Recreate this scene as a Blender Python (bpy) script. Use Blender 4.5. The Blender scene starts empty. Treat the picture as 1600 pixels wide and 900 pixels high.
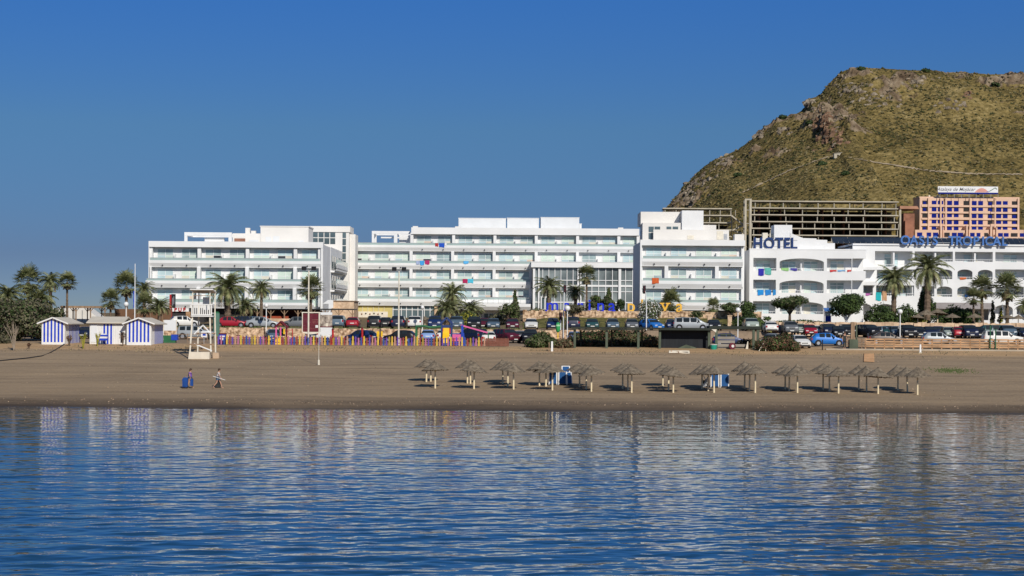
import bpy, math, random
import numpy as np
from math import radians, sin, cos, pi
from mathutils import Vector, Matrix, noise
from mathutils.geometry import tessellate_polygon
R = random.Random(11)
scene = bpy.context.scene
COL = scene.collection

# ------------------------------------------------------------------ view geometry (focal length, eye height, slight roll)
F = 3000.0; H = 7.2; ROLL = radians(0.4); CR, SR = cos(ROLL), sin(ROLL)
def P(px, py, Y):
    u = (px-800)/F; v = (500-py)/F
    return Vector(((u*CR-v*SR)*Y, Y, H+(u*SR+v*CR)*Y))
def xx(px, Y, py=430): return P(px, py, Y).x
def zz(py, Y, px=800): return P(px, py, Y).z

# ------------------------------------------------------------------ terrain
def sstep(a, b, x):
    t = min(1, max(0, (x-a)/(b-a))); return t*t*(3-2*t)
def lerp(a, b, t): return a+(b-a)*t
def piece(pts, v):
    if v <= pts[0][0]: return pts[0][1]
    for (a, za), (b, zb) in zip(pts, pts[1:]):
        if v <= b: return za+(zb-za)*(v-a)/(b-a)
    return pts[-1][1]
LEFTP = [(60,-4),(140,-2.2),(150,-0.5),(154,0),(157,.42),(171,1.17),(214,4.2),(247.6,4.6),(248.0,5.95),(262,6.0),(285,6.8),(330,7.3),(360,8)]
MIDP  = [(60,-4),(140,-2.2),(150,-0.5),(154,0),(157,.42),(171,1.17),(214,4.2),(247.6,4.6),(248.0,5.95),(257,6.05),(265.6,7.6),(266.2,8.45),(330,8.8),(360,8)]
RIGHTP= [(60,-4),(140,-2.2),(150,-0.5),(154,0),(157,.42),(171,1.17),(214,4.2),(217,4.68),(230,4.75),(243,5.25),(259.0,5.35),(259.4,7.0),(330,7.4),(360,8)]
def ground_z(X, Y):
    m = sstep(-3, 6, X); r = sstep(33.5, 35.5, X) if Y > 250 else sstep(30, 42, X)
    z = lerp(lerp(piece(LEFTP, Y), piece(MIDP, Y), m), piece(RIGHTP, Y), r)
    if 154 < Y < 213:
        n = noise.noise(Vector((X*.05, Y*.12, 0)))*.16 + noise.noise(Vector((X*.35, Y*.5, 3)))*.03
        z += n*sstep(156, 162, Y)*(1-sstep(206, 213, Y))
        z += .25*sin(X*.045+1.0)*sstep(158, 168, Y)*(1-sstep(180, 200, Y))*.4
    if 151 < Y < 160: z += (.16*noise.noise(Vector((X*.09, 1.5, 0)))+.06*noise.noise(Vector((X*.5, Y*.4, 4))))*sstep(151,153,Y)*(1-sstep(157,160,Y))
    return z
def gpt(px, py, Y0=155, Y1=300):
    Y = Y0
    while Y < Y1:
        p = P(px, py, Y)
        if p.z <= ground_z(p.x, Y): return Vector((p.x, Y, ground_z(p.x, Y)))
        Y += .1
    p = P(px, py, Y1); return Vector((p.x, Y1, ground_z(p.x, Y1)))
def gat(px, Y):
    x = xx(px, Y, 500); return Vector((x, Y, ground_z(x, Y)))

# ------------------------------------------------------------------ materials
MATS = {}
def mat(name, col, rough=.8, var=.12, scale=1.5, bump=0.0, col2=None, metal=0.0, spec=.3, bscale=None, stretch=None, trans=0.0):
    if name in MATS: return MATS[name]
    m = bpy.data.materials.new(name); m.use_nodes = True
    nt = m.node_tree; N = nt.nodes; L = nt.links
    b = N['Principled BSDF']
    b.inputs['Roughness'].default_value = rough; b.inputs['Metallic'].default_value = metal
    b.inputs['Specular IOR Level'].default_value = spec
    tc = N.new('ShaderNodeNewGeometry')
    src = tc.outputs['Position']
    if stretch:
        mp = N.new('ShaderNodeMapping'); mp.inputs['Scale'].default_value = stretch
        L.new(src, mp.inputs['Vector']); src = mp.outputs['Vector']
    n1 = N.new('ShaderNodeTexNoise'); n1.inputs['Scale'].default_value = scale; n1.inputs['Detail'].default_value = 5
    L.new(src, n1.inputs['Vector'])
    mx = N.new('ShaderNodeMix'); mx.data_type = 'RGBA'
    c = Vector(col); lo = [max(0, v*(1-var)) for v in col]; hi = [min(1, v*(1+var)) for v in (col2 or col)]
    mx.inputs['A'].default_value = (*lo, 1); mx.inputs['B'].default_value = (*hi, 1)
    rp = N.new('ShaderNodeMapRange'); rp.inputs['From Min'].default_value = .35; rp.inputs['From Max'].default_value = .65
    L.new(n1.outputs['Fac'], rp.inputs['Value']); L.new(rp.outputs['Result'], mx.inputs['Factor'])
    L.new(mx.outputs['Result'], b.inputs['Base Color'])
    if bump:
        n2 = N.new('ShaderNodeTexNoise'); n2.inputs['Scale'].default_value = bscale or scale*4; n2.inputs['Detail'].default_value = 4
        L.new(src, n2.inputs['Vector'])
        bp = N.new('ShaderNodeBump'); bp.inputs['Strength'].default_value = 1; bp.inputs['Distance'].default_value = bump
        L.new(n2.outputs['Fac'], bp.inputs['Height']); L.new(bp.outputs['Normal'], b.inputs['Normal'])
    MATS[name] = m; return m
WHITE = mat('white_render', (.79,.79,.78), .75, .045, .30, .004, spec=.2)
WHITE2 = mat('warm_white_render', (.78,.75,.70), .8, .04, .3, .004, spec=.2)
GREYW = mat('grey_white_paint', (.72,.73,.73), .8, .04, .4)
OFFW = mat('cream_paint', (.74,.68,.56), .7, .07, 2)
GLASSR = mat('balustrade_glass', (.37,.47,.445), .12, .06, .6, spec=.6)
GLASSD = mat('dark_window_glass', (.10,.14,.15), .08, .3, .25, spec=.8)
PANES = [mat('pane_green', (.62,.73,.64), .12, .08, .5, spec=.55), mat('pane_blue', (.50,.64,.66), .10, .10, .5, spec=.6),
         mat('pane_cream', (.72,.69,.57), .15, .08, .5, spec=.5), mat('pane_grey', (.36,.46,.46), .08, .2, .5, spec=.7),
         mat('pane_peach', (.72,.58,.46), .2, .08, .5, spec=.4), mat('pane_dark', (.05,.055,.06), .1, .2, .5, spec=.6)]
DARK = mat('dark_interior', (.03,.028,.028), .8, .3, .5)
BLACK = mat('black_paint', (.018,.018,.02), .5, .2, 2)
METAL = mat('galvanised_metal', (.42,.43,.44), .45, .1, 2, metal=.5)
LAMPW = mat('opal_globe', (.82,.82,.80), .25, .02, 2, spec=.5)
TIMBER = mat('weathered_timber', (.30,.20,.125), .85, .25, 3, .01, stretch=(1,1,.2))
TIMBERL = mat('orange_timber', (.47,.28,.15), .85, .3, 2.5, .01, stretch=(.3,1,1))
GREENW = mat('green_stained_timber', (.09,.11,.075), .8, .2, 2, stretch=(1,1,.3))
STONE = mat('rubble_stone', (.30,.17,.09), .9, .25, 2.2, .12, col2=(.66,.48,.32), bscale=3)
STONET = mat('tan_stone_cladding', (.55,.38,.24), .9, .12, 1.5, .05, col2=(.68,.50,.34), bscale=4)
CONC = mat('raw_concrete', (.36,.33,.27), .9, .15, .35)
CONCL = mat('cast_concrete_edge', (.50,.45,.35), .9, .12, .35)
BRICK = mat('brown_brick', (.28,.13,.085), .9, .2, .5)
PEACH = mat('peach_render', (.72,.49,.355), .85, .06, .3)
BLUEWIN = mat('blue_shutters', (.006,.016,.20), .8, .15, .6, spec=.1)
BLUEP = mat('blue_paint', (.015,.06,.42), .5, .1, 2)
BLUES = mat('blue_sign_paint', (.008,.035,.14), .45, .12, 1)
BLUEO = mat('bright_blue_sign_paint', (.06,.17,.46), .5, .12, 1)
MARB = mat('ultramarine_letter', (.01,.03,.60), .4, .08, 1)
MARY = mat('amber_letter', (.85,.48,.06), .4, .08, 1)
MAROON = mat('maroon_paint', (.13,.012,.025), .6, .15, 2)
REDP = mat('red_paint', (.45,.02,.025), .5, .1, 2)
SOLAR = mat('solar_collector', (.022,.028,.038), .25, .25, .6, spec=.6)
THATCH = mat('dry_thatch', (.14,.11,.077), .95, .2, 4, .012, col2=(.215,.172,.122), bscale=9)
POLEC = mat('cream_pole_paint', (.80,.67,.44), .6, .05, 3)
POLESHADE = mat('pole_canopy_shadow', (.12,.09,.065), .9, .2, 4)  # dark brown paints the canopy's shadow onto the upper pole
TYRE = mat('tyre_rubber', (.02,.02,.02), .9, .1, 3)
RIM = mat('wheel_rim', (.45,.46,.48), .35, .1, 3, metal=.6)
CARGL = mat('car_glass', (.02,.026,.03), .04, .2, 1, spec=.5)
PLATE = mat('plate_white', (.7,.7,.66), .5, .05, 2)
LAMPC = mat('headlamp', (.6,.62,.64), .12, .05, 3, spec=.9)
LAMPR = mat('tail_lamp', (.35,.01,.01), .2, .05, 3, spec=.8)
SKIN = mat('skin', (.50,.29,.20), .6, .06, 8)
HAIR = mat('brown_hair', (.06,.035,.02), .7, .2, 20)
YEL = mat('yellow_plastic', (.85,.52,.02), .4, .08, 1.5)
PINK = mat('pink_plastic', (.72,.13,.33), .45, .08, 1.5)
GREENP = mat('green_paint', (.03,.14,.06), .5, .1, 1.5)
PURP = mat('purple_paint', (.13,.06,.33), .5, .1, 1.5)
ORNG = mat('orange_cloth', (.75,.17,.04), .85, .1, 4)
def leafm(name, c, c2): return mat(name, c, .7, .25, 1.2, col2=c2, spec=.25)
PALMG = leafm('palm_green', (.075,.10,.03), (.235,.24,.11))
PALMD = leafm('palm_dry', (.16,.12,.06), (.34,.27,.15))
LEAFG = leafm('leaf_green', (.030,.060,.014), (.075,.115,.030))
LEAFD = leafm('leaf_dark', (.018,.038,.011), (.05,.075,.022))
LEAFO = leafm('leaf_olive', (.07,.075,.035), (.15,.145,.075))
LEAFB = leafm('leaf_brown', (.085,.045,.028), (.16,.085,.05))
LEAFY = leafm('leaf_yellow', (.20,.20,.02), (.34,.30,.04))
LEAFGY = leafm('leaf_grey', (.075,.068,.042), (.135,.115,.075))
FLOWER = mat('white_blossom', (.75,.74,.68), .8, .05, 3)
BARK = mat('bark', (.12,.085,.06), .95, .3, 5, .02)
PBARK = mat('palm_bark', (.16,.115,.08), .95, .3, 5, .03)

# ------------------------------------------------------------------ mesh builder
class MB:
    def __init__(s): s.v = []; s.f = []; s.m = []; s.mats = []; s.cur = 0
    def use(s, m):
        if m not in s.mats: s.mats.append(m)
        s.cur = s.mats.index(m); return s
    def face(s, pts, m=None):
        i = len(s.v); s.v += [tuple(p) for p in pts]; s.f.append(tuple(range(i, i+len(pts)))); s.m.append(s.cur)
    def box(s, x0, x1, y0, y1, z0, z1):
        if x0 > x1: x0, x1 = x1, x0
        if y0 > y1: y0, y1 = y1, y0
        if z0 > z1: z0, z1 = z1, z0
        i = len(s.v)
        s.v += [(x0,y0,z0),(x1,y0,z0),(x1,y1,z0),(x0,y1,z0),(x0,y0,z1),(x1,y0,z1),(x1,y1,z1),(x0,y1,z1)]
        for q in ((0,3,2,1),(4,5,6,7),(0,1,5,4),(1,2,6,5),(2,3,7,6),(3,0,4,7)):
            s.f.append(tuple(i+k for k in q)); s.m.append(s.cur)
        return s
    def bar(s, a, b, w, d=None):
        a = Vector(a); b = Vector(b); d = d or w
        t = (b-a).normalized(); u = t.cross(Vector((0,1,0)))
        if u.length < .1: u = t.cross(Vector((1,0,0)))
        u.normalize(); n = t.cross(u)
        i = len(s.v)
        for p in (a, b):
            for su, sn in ((-1,-1),(1,-1),(1,1),(-1,1)): s.v.append(tuple(p+u*su*w/2+n*sn*d/2))
        for q in ((0,1,2,3),(7,6,5,4),(0,4,5,1),(1,5,6,2),(2,6,7,3),(3,7,4,0)):
            s.f.append(tuple(i+k for k in q)); s.m.append(s.cur)
        return s
    def tube(s, pts, rads, n=8, cap=True):
        pts = [Vector(p) for p in pts]; i0 = len(s.v)
        if not hasattr(rads, '__len__'): rads = [rads]*len(pts)
        for k, p in enumerate(pts):
            t = (pts[min(k+1, len(pts)-1)]-pts[max(k-1, 0)]).normalized()
            u = t.cross(Vector((0,1,0)))
            if u.length < .1: u = t.cross(Vector((1,0,0)))
            u.normalize(); w = t.cross(u)
            for j in range(n):
                a = 2*pi*j/n; s.v.append(tuple(p+(u*cos(a)+w*sin(a))*rads[k]))
        for k in range(len(pts)-1):
            for j in range(n):
                a = i0+k*n+j; b = i0+k*n+(j+1)%n
                s.f.append((a, b, b+n, a+n)); s.m.append(s.cur)
        if cap:
            s.f.append(tuple(i0+j for j in range(n))[::-1]); s.m.append(s.cur)
            s.f.append(tuple(i0+(len(pts)-1)*n+j for j in range(n))); s.m.append(s.cur)
        return s
    def ball(s, c, r, n=10, m=6, sz=1.0):
        c = Vector(c); i0 = len(s.v)
        for k in range(1, m):
            a = pi*k/m
            for j in range(n):
                b = 2*pi*j/n; s.v.append((c.x+r*sin(a)*cos(b), c.y+r*sin(a)*sin(b), c.z+r*cos(a)*sz))
        t = len(s.v); s.v.append((c.x, c.y, c.z+r*sz)); s.v.append((c.x, c.y, c.z-r*sz))
        for k in range(m-2):
            for j in range(n):
                a = i0+k*n+j; b = i0+k*n+(j+1)%n
                s.f.append((a, a+n, b+n, b)); s.m.append(s.cur)
        for j in range(n):
            s.f.append((t, i0+j, i0+(j+1)%n)); s.m.append(s.cur)
            e = i0+(m-2)*n; s.f.append((t+1, e+(j+1)%n, e+j)); s.m.append(s.cur)
        return s
    def prism(s, poly, ax, a, b):
        """poly: list of 2-D points; ax 'x' -> (y,z) poly extruded along x; 'y' -> (x,z) poly extruded along y"""
        n = len(poly); i = len(s.v)
        for c in (a, b):
            for p, q in poly: s.v.append((c, p, q) if ax == 'x' else (p, c, q))
        s.f.append(tuple(i+k for k in range(n))); s.m.append(s.cur)
        s.f.append(tuple(i+n+k for k in range(n))[::-1]); s.m.append(s.cur)
        for k in range(n):
            l = (k+1) % n; s.f.append((i+k, i+n+k, i+n+l, i+l)); s.m.append(s.cur)
        return s
    def holes(s, outer, hs, y0, y1):
        """wall in the XZ plane with openings, thickness y0..y1"""
        polys = [[Vector((x, z, 0)) for x, z in q] for q in [outer]+hs]
        flat = [p for q in polys for p in q]; tris = tessellate_polygon(polys)
        for y in (y0, y1):
            i = len(s.v); s.v += [(p.x, y, p.y) for p in flat]
            for t in tris: s.f.append(tuple(i+k for k in t)); s.m.append(s.cur)
        for q in polys:
            for k in range(len(q)):
                a, b = q[k], q[(k+1) % len(q)]
                s.face([(a.x,y0,a.y),(b.x,y0,b.y),(b.x,y1,b.y),(a.x,y1,a.y)])
        return s
    def build(s, name, parent=None, m=None, smooth=False, loc=None):
        me = bpy.data.meshes.new(name); me.from_pydata(s.v, [], s.f)
        if m is not None and not s.mats: s.mats = [m]
        for q in s.mats: me.materials.append(q)
        me.polygons.foreach_set('material_index', s.m)
        if smooth: me.polygons.foreach_set('use_smooth', [True]*len(s.f))
        me.update()
        o = bpy.data.objects.new(name, me); COL.objects.link(o)
        if parent is not None: o.parent = parent
        if loc is not None: o.location = loc
        return o
def part(name, parent, m, fn, smooth=False):
    b = MB().use(m); fn(b); return b.build(name, parent, smooth=smooth)
def empty(name, loc=(0,0,0), rz=0):
    o = bpy.data.objects.new(name, None); COL.objects.link(o); o.location = loc; o.rotation_euler = (0,0,rz); o.empty_display_size = .2
    return o
def tag(o, label, cat, group=None):
    o['label'] = label; o['category'] = cat
    if group: o['group'] = group
    return o
def thing(name, label, cat, loc=(0,0,0), rz=0, group=None): return tag(empty(name, loc, rz), label, cat, group)
def struct(o, kind='structure'): o['kind'] = kind; return o
CH = {}
def kids(o):
    return CH.get(o.name) or CH.setdefault(o.name, list(o.children))
def copy_tree(o, parent=None):
    c = o.copy(); COL.objects.link(c); c.parent = parent
    for ch in kids(o): copy_tree(ch, c)
    return c
def setmat(o, i, m):
    o.material_slots[i].link = 'OBJECT'; o.material_slots[i].material = m

# ------------------------------------------------------------------ camera, world, sun
cam = bpy.data.cameras.new('camera'); co = bpy.data.objects.new('camera', cam); COL.objects.link(co)
co.location = (0,0,H)
right = Vector((CR,0,SR)); up = Vector((-SR,0,CR)); fwd = Vector((0,1,0))
co.matrix_world = Matrix.Translation((0,0,H)) @ Matrix((right, up, -fwd)).transposed().to_4x4()
cam.sensor_width = 36; cam.lens = 36*F/1600; cam.shift_y = 50/1600; cam.clip_start = .5; cam.clip_end = 20000
scene.camera = co
EL, AZ = radians(31), radians(21)
sunv = Vector((sin(AZ)*cos(EL), -cos(AZ)*cos(EL), sin(EL)))
w = bpy.data.worlds.new('World'); scene.world = w; w.use_nodes = True
nt = w.node_tree; bg = nt.nodes['Background']
sky = nt.nodes.new('ShaderNodeTexSky'); sky.sky_type = 'NISHITA'; sky.sun_disc = False
sky.sun_elevation = EL; sky.sun_rotation = pi-AZ; sky.air_density = 1.0; sky.dust_density = .35; sky.ozone_density = 2.2
tc = nt.nodes.new('ShaderNodeTexCoord'); mp = nt.nodes.new('ShaderNodeMapping')
mp.inputs['Location'].default_value = (0,0,.035); mp.inputs['Scale'].default_value = (1,1,3.0)
nt.links.new(tc.outputs['Generated'], mp.inputs['Vector']); nt.links.new(mp.outputs['Vector'], sky.inputs['Vector'])
# clear polarised-looking evening-blue sky: Nishita graded by elevation
spz = nt.nodes.new('ShaderNodeSeparateXYZ'); nt.links.new(tc.outputs['Generated'], spz.inputs[0])
rmp = nt.nodes.new('ShaderNodeValToRGB'); ee = rmp.color_ramp.elements
for p_, c_ in ((0,(.195,.218,.29)),(.033,(.193,.217,.288)),(.099,(.300,.462,.545)),(.165,(.265,.605,.975)),(.45,(.42,.60,.70)),(1,(.5,.55,.62))):
    if p_ in (0,1): el_ = ee[0 if p_ == 0 else len(ee)-1]; el_.color = (*c_,1)
    else: el_ = ee.new(p_); el_.color = (*c_,1)
nt.links.new(spz.outputs['Z'], rmp.inputs['Fac'])
tint = nt.nodes.new('ShaderNodeMix'); tint.data_type = 'RGBA'; tint.blend_type = 'MULTIPLY'; tint.inputs['Factor'].default_value = 1
nt.links.new(sky.outputs['Color'], tint.inputs['A']); nt.links.new(rmp.outputs['Color'], tint.inputs['B'])
dbl = nt.nodes.new('ShaderNodeVectorMath'); dbl.operation = 'SCALE'; dbl.inputs['Scale'].default_value = 1.6
nt.links.new(tint.outputs['Result'], dbl.inputs[0]); nt.links.new(dbl.outputs[0], bg.inputs['Color'])
bg.inputs['Strength'].default_value = .095
sl = bpy.data.lights.new('sun', 'SUN'); sl.energy = 3.75; sl.angle = radians(.5); sl.color = (1,.945,.86)
so = bpy.data.objects.new('sun', sl); COL.objects.link(so); so.rotation_euler = sunv.to_track_quat('Z','Y').to_euler()
vs = scene.view_settings; vs.view_transform = 'Standard'; vs.look = 'None'; vs.gamma = 1; vs.exposure = 0; vs.use_curve_mapping = False
scene.cycles.max_bounces = 6; scene.cycles.caustics_reflective = False; scene.cycles.caustics_refractive = False

# ------------------------------------------------------------------ numpy grid mesh
def grid_mesh(name, X, Y, Z, m, smooth=True, attr=None):
    ny, nx = Z.shape
    me = bpy.data.meshes.new(name); n = nx*ny
    co_ = np.empty((n,3), np.float32); co_[:,0] = X.ravel(); co_[:,1] = Y.ravel(); co_[:,2] = Z.ravel()
    me.vertices.add(n); me.vertices.foreach_set('co', co_.ravel())
    i = (np.arange(ny-1)[:,None]*nx+np.arange(nx-1)[None,:]).ravel()
    q = np.stack([i, i+1, i+nx+1, i+nx], 1).astype(np.int32)
    me.loops.add(q.size); me.loops.foreach_set('vertex_index', q.ravel())
    me.polygons.add(len(q)); me.polygons.foreach_set('loop_start', np.arange(0, q.size, 4, dtype=np.int32))
    me.polygons.foreach_set('loop_total', np.full(len(q), 4, np.int32))
    me.polygons.foreach_set('use_smooth', np.full(len(q), smooth, bool))
    me.update(calc_edges=True)
    if attr is not None:
        a = me.attributes.new('rock', 'FLOAT', 'POINT'); a.data.foreach_set('value', attr.astype(np.float32).ravel())
    me.materials.append(m)
    o = bpy.data.objects.new(name, me); COL.objects.link(o); return o

# ---- ground material: sand, wet edge, orange dirt, parking gravel, lawn, all by place
def ramp(N, stops):
    r = N.new('ShaderNodeValToRGB'); e = r.color_ramp.elements
    while len(e) < len(stops): e.new(.5)
    for k, (p, c) in enumerate(stops): e[k].position = p; e[k].color = (*c, 1)
    return r
def ground_material():
    m = bpy.data.materials.new('ground_soil'); m.use_nodes = True; nt = m.node_tree; N = nt.nodes; L = nt.links; b = N['Principled BSDF']
    b.inputs['Roughness'].default_value = .95; b.inputs['Specular IOR Level'].default_value = .15
    g = N.new('ShaderNodeNewGeometry'); sp = N.new('ShaderNodeSeparateXYZ'); L.new(g.outputs['Position'], sp.inputs[0])
    def nz(scale, detail=5, st=None):
        n = N.new('ShaderNodeTexNoise'); n.inputs['Scale'].default_value = scale; n.inputs['Detail'].default_value = detail
        if st:
            q = N.new('ShaderNodeMapping'); q.inputs['Scale'].default_value = st; L.new(g.outputs['Position'], q.inputs['Vector']); L.new(q.outputs['Vector'], n.inputs['Vector'])
        else: L.new(g.outputs['Position'], n.inputs['Vector'])
        return n.outputs['Fac']
    def mth(op, a, b_):
        q = N.new('ShaderNodeMath'); q.operation = op
        for k, v in enumerate((a, b_)):
            if isinstance(v, (int, float)): q.inputs[k].default_value = v
            else: L.new(v, q.inputs[k])
        return q.outputs[0]
    y = mth('ADD', sp.outputs['Y'], mth('MULTIPLY', mth('SUBTRACT', nz(.12, 4, (.6,1,1)), .5), 7))
    t = mth('DIVIDE', mth('SUBTRACT', y, 150), 120)
    sand = (.318,.232,.146); tan = (.50,.325,.17)
    r = ramp(N, [(0,(.03,.026,.022)), (.030,(.075,.056,.043)), (.055,(.18,.132,.088)), (.09,sand), (.42,(.335,.247,.158)), (.465,(.38,.27,.165)), (.49,tan), (.55,(.42,.29,.165)), (.60,(.33,.24,.16)), (.82,(.28,.205,.14)), (.95,(.20,.15,.085))])
    L.new(t, r.inputs['Fac'])
    v = N.new('ShaderNodeMix'); v.data_type = 'RGBA'; v.blend_type = 'MULTIPLY'; v.inputs['Factor'].default_value = 1
    vr = ramp(N, [(.36,(.74,.735,.73)), (.5,(1.0,1.0,1.0)), (.64,(1.18,1.17,1.15))]); L.new(mth('ADD', mth('ADD', mth('MULTIPLY', nz(.5, 8, (.25,1,1)), .40), mth('MULTIPLY', nz(3.5, 3), .25)), mth('MULTIPLY', nz(1.0, 5, (.05,.9,1)), .35)), vr.inputs['Fac'])
    L.new(r.outputs['Color'], v.inputs['A']); L.new(vr.outputs['Color'], v.inputs['B'])
    L.new(v.outputs['Result'], b.inputs['Base Color'])
    bp = N.new('ShaderNodeBump'); bp.inputs['Distance'].default_value = .10; bp.inputs['Strength'].default_value = .9
    L.new(mth('ADD', nz(2.2, 6), mth('MULTIPLY', nz(.6, 4, (.3,1,1)), 1.6)), bp.inputs['Height']); L.new(bp.outputs['Normal'], b.inputs['Normal'])
    return m
ys = np.concatenate([np.array([100,130.,145]), np.arange(150,162,.5), np.arange(162,214,1.), np.arange(214,247,2.), [247.5,247.8,248.1,250,254,257,258.8,259.1,259.4,262,265.4,265.9,266.4,270,275,280,290,300,310,320,330,345,360,500,1000,3000,9000,14000]])
xs = np.concatenate([[-9000,-3000,-1000,-400,-200,-130], np.arange(-100,100.1,1.25), [130,200,400,1000,3000,9000]])
GX, GY = np.meshgrid(xs, ys); GZ = np.vectorize(ground_z)(GX, GY)
struct(grid_mesh('ground', GX, GY, GZ, ground_material()))

# ---- water: wave trains of many lengths
def water():
    wy = np.concatenate([[-3000,-500,-50,20,40], np.arange(48,90,.09), np.arange(90,157.5,.14)])
    wx = np.concatenate([[-9000,-2000,-300,-80], np.arange(-46,46.01,.13), [80,300,2000,9000]])
    X, Y = np.meshgrid(wx, wy); Z = np.zeros_like(X); ZS = np.zeros_like(X); rg = np.random.RandomState(4)
    fade = np.clip((Y-46)/3,0,1)*np.clip((48-np.abs(X))/3,0,1)
    tt = np.clip((152-Y)/98,0,1)**1.7; shore = .30+.80*tt
    for k in range(120):
        lam = .42*(7.5/.42)**(rg.rand()**1.2); kk = 2*pi/lam
        th = pi/2+rg.normal(0, .85 if lam < 1.3 else (.45 if lam < 3 else .26))
        sl = .0100*(1.0 if lam < 3 else .62)
        a = sl/kk*rg.uniform(.6,1.4)
        ph = kk*(X*cos(th)+Y*sin(th))+rg.rand()*6.28
        env = .55+.45*np.sin(X*rg.uniform(.02,.12)+Y*rg.uniform(.02,.10)+rg.rand()*6.28)
        sn = a*env*(np.sin(ph)-.22*np.cos(2*ph))
        if lam < 1.3: ZS += sn
        else: Z += sn
    Z = (Z*shore*.93+ZS*(.66+.40*tt))*fade
    m = bpy.data.materials.new('sea_water'); m.use_nodes = True; nt = m.node_tree; N = nt.nodes; L = nt.links; b = N['Principled BSDF']
    b.inputs['Base Color'].default_value = (.006,.050,.105,1); b.inputs['Roughness'].default_value = .02; b.inputs['IOR'].default_value = 1.42
    b.inputs['Specular IOR Level'].default_value = .5
    g = N.new('ShaderNodeNewGeometry'); q = N.new('ShaderNodeMapping'); q.inputs['Scale'].default_value = (.38,1,1); L.new(g.outputs['Position'], q.inputs['Vector'])
    n = N.new('ShaderNodeTexNoise'); n.inputs['Scale'].default_value = 3.2; n.inputs['Detail'].default_value = 3; L.new(q.outputs['Vector'], n.inputs['Vector'])
    bp = N.new('ShaderNodeBump'); bp.inputs['Distance'].default_value = .006; bp.inputs['Strength'].default_value = .5
    L.new(n.outputs['Fac'], bp.inputs['Height']); L.new(bp.outputs['Normal'], b.inputs['Normal'])
    struct(grid_mesh('water', X, Y, Z, m))
water()

# ------------------------------------------------------------------ hill
SIL = [(560,500),(800,492),(900,470),(950,430),(985,390),(1012,358),(1037,330),(1048,314),(1062,298),(1080,276),(1095,262),(1112,250),(1132,243),(1152,234),(1172,218),(1190,205),(1204,194),(1222,186),(1238,179),(1254,170),(1258,155),(1268,152),(1278,150),(1288,135),(1300,122),(1312,112),(1326,107),(1345,105),(1370,107),(1400,108),(1440,110),(1500,112),(1560,115),(1600,115),(1700,112),(1850,120),(2100,180),(2400,300)]
YC = 1100.0
CRAGS = [(172,1030,9,13,1.0),(166,1052,8,10,.9),(160,1075,7,9,.8),(182,1015,7,9,.8),(150,1080,6,8,.5),(205,1068,14,8,.5),(256,1066,9,8,.6),(240,1050,16,7,.35)]
def crest(X):
    px = 800+X/YC*F
    py = piece(SIL, px) if px > 560 else 500
    return P(px, py, YC).z
def rid(x, y, s, seed):
    return 1-abs(noise.noise(Vector((x*s, y*s, seed))))*2
def hill_zr(X, Y):
    zc = crest(X); ys = 882 if X < 176 else (882+38*sstep(176, 184, X))
    z0 = min(54, zc*.45); t = (Y-ys)/(YC-ys)
    if t < 0: z = lerp(z0, min(34, z0*.6), sstep(0, 5, ys-Y)) - max(0, ys-Y-5)*.42; z = max(z, -3)
    elif t < 1: z = z0+(zc-z0)*t**.97
    else: z = zc-(Y-YC)*.35
    hgt = sstep(10, 60, z)*(1 if t > 0 else .15)
    if t > 0: hgt *= .25+.75*sstep(0, 12, Y-ys)
    tt = t
    n = noise.fractal(Vector((X*.012, Y*.012, 1)), 1, 2, 4)*5
    left = 1-sstep(85, 150, X-(Y-YC)*.25)
    band = sstep(.62, .78, tt)
    msk = noise.fractal(Vector((X*.03, Y*.05, 12)), 1, 2, 3)
    edge = .35+.65*(1-math.exp(-abs(Y-YC)/25))
    cr = 0
    for cx_, cy_, sx_, sy_, a_ in CRAGS: cr += a_*math.exp(-((X-cx_)/sx_)**2-((Y-cy_)/sy_)**2)
    r1 = rid(X, Y, .045, 7)*.6+rid(X, Y, .12, 9)*.3+rid(X, Y, .3, 5)*.15
    rock = max(0, min(1, left*1.0+band*(.22+msk*1.4)+cr*1.5+(msk-.42)*1.2))
    v = noise.voronoi(Vector((X*.16, Y*.16, 3)))[0]; blk = min(1, (v[1]-v[0])*1.6)
    z += (n*.6*edge+(r1-.5)*(1.4+7*rock)*edge+cr*7+blk*rock*4.5*edge)*hgt
    z += noise.noise(Vector((X*.5, Y*.5, 2)))*(.25+.9*rock)*hgt
    return z, rock
hx = np.arange(-30, 430, 1.6); hy = np.concatenate([np.arange(770, 1125, 1.6), np.arange(1126, 1300, 12)])
HX, HY = np.meshgrid(hx, hy); HZ = np.empty_like(HX); HR = np.empty_like(HX)
for j in range(HX.shape[0]):
    for i in range(HX.shape[1]):
        HZ[j,i], HR[j,i] = hill_zr(HX[j,i], HY[j,i])
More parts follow.
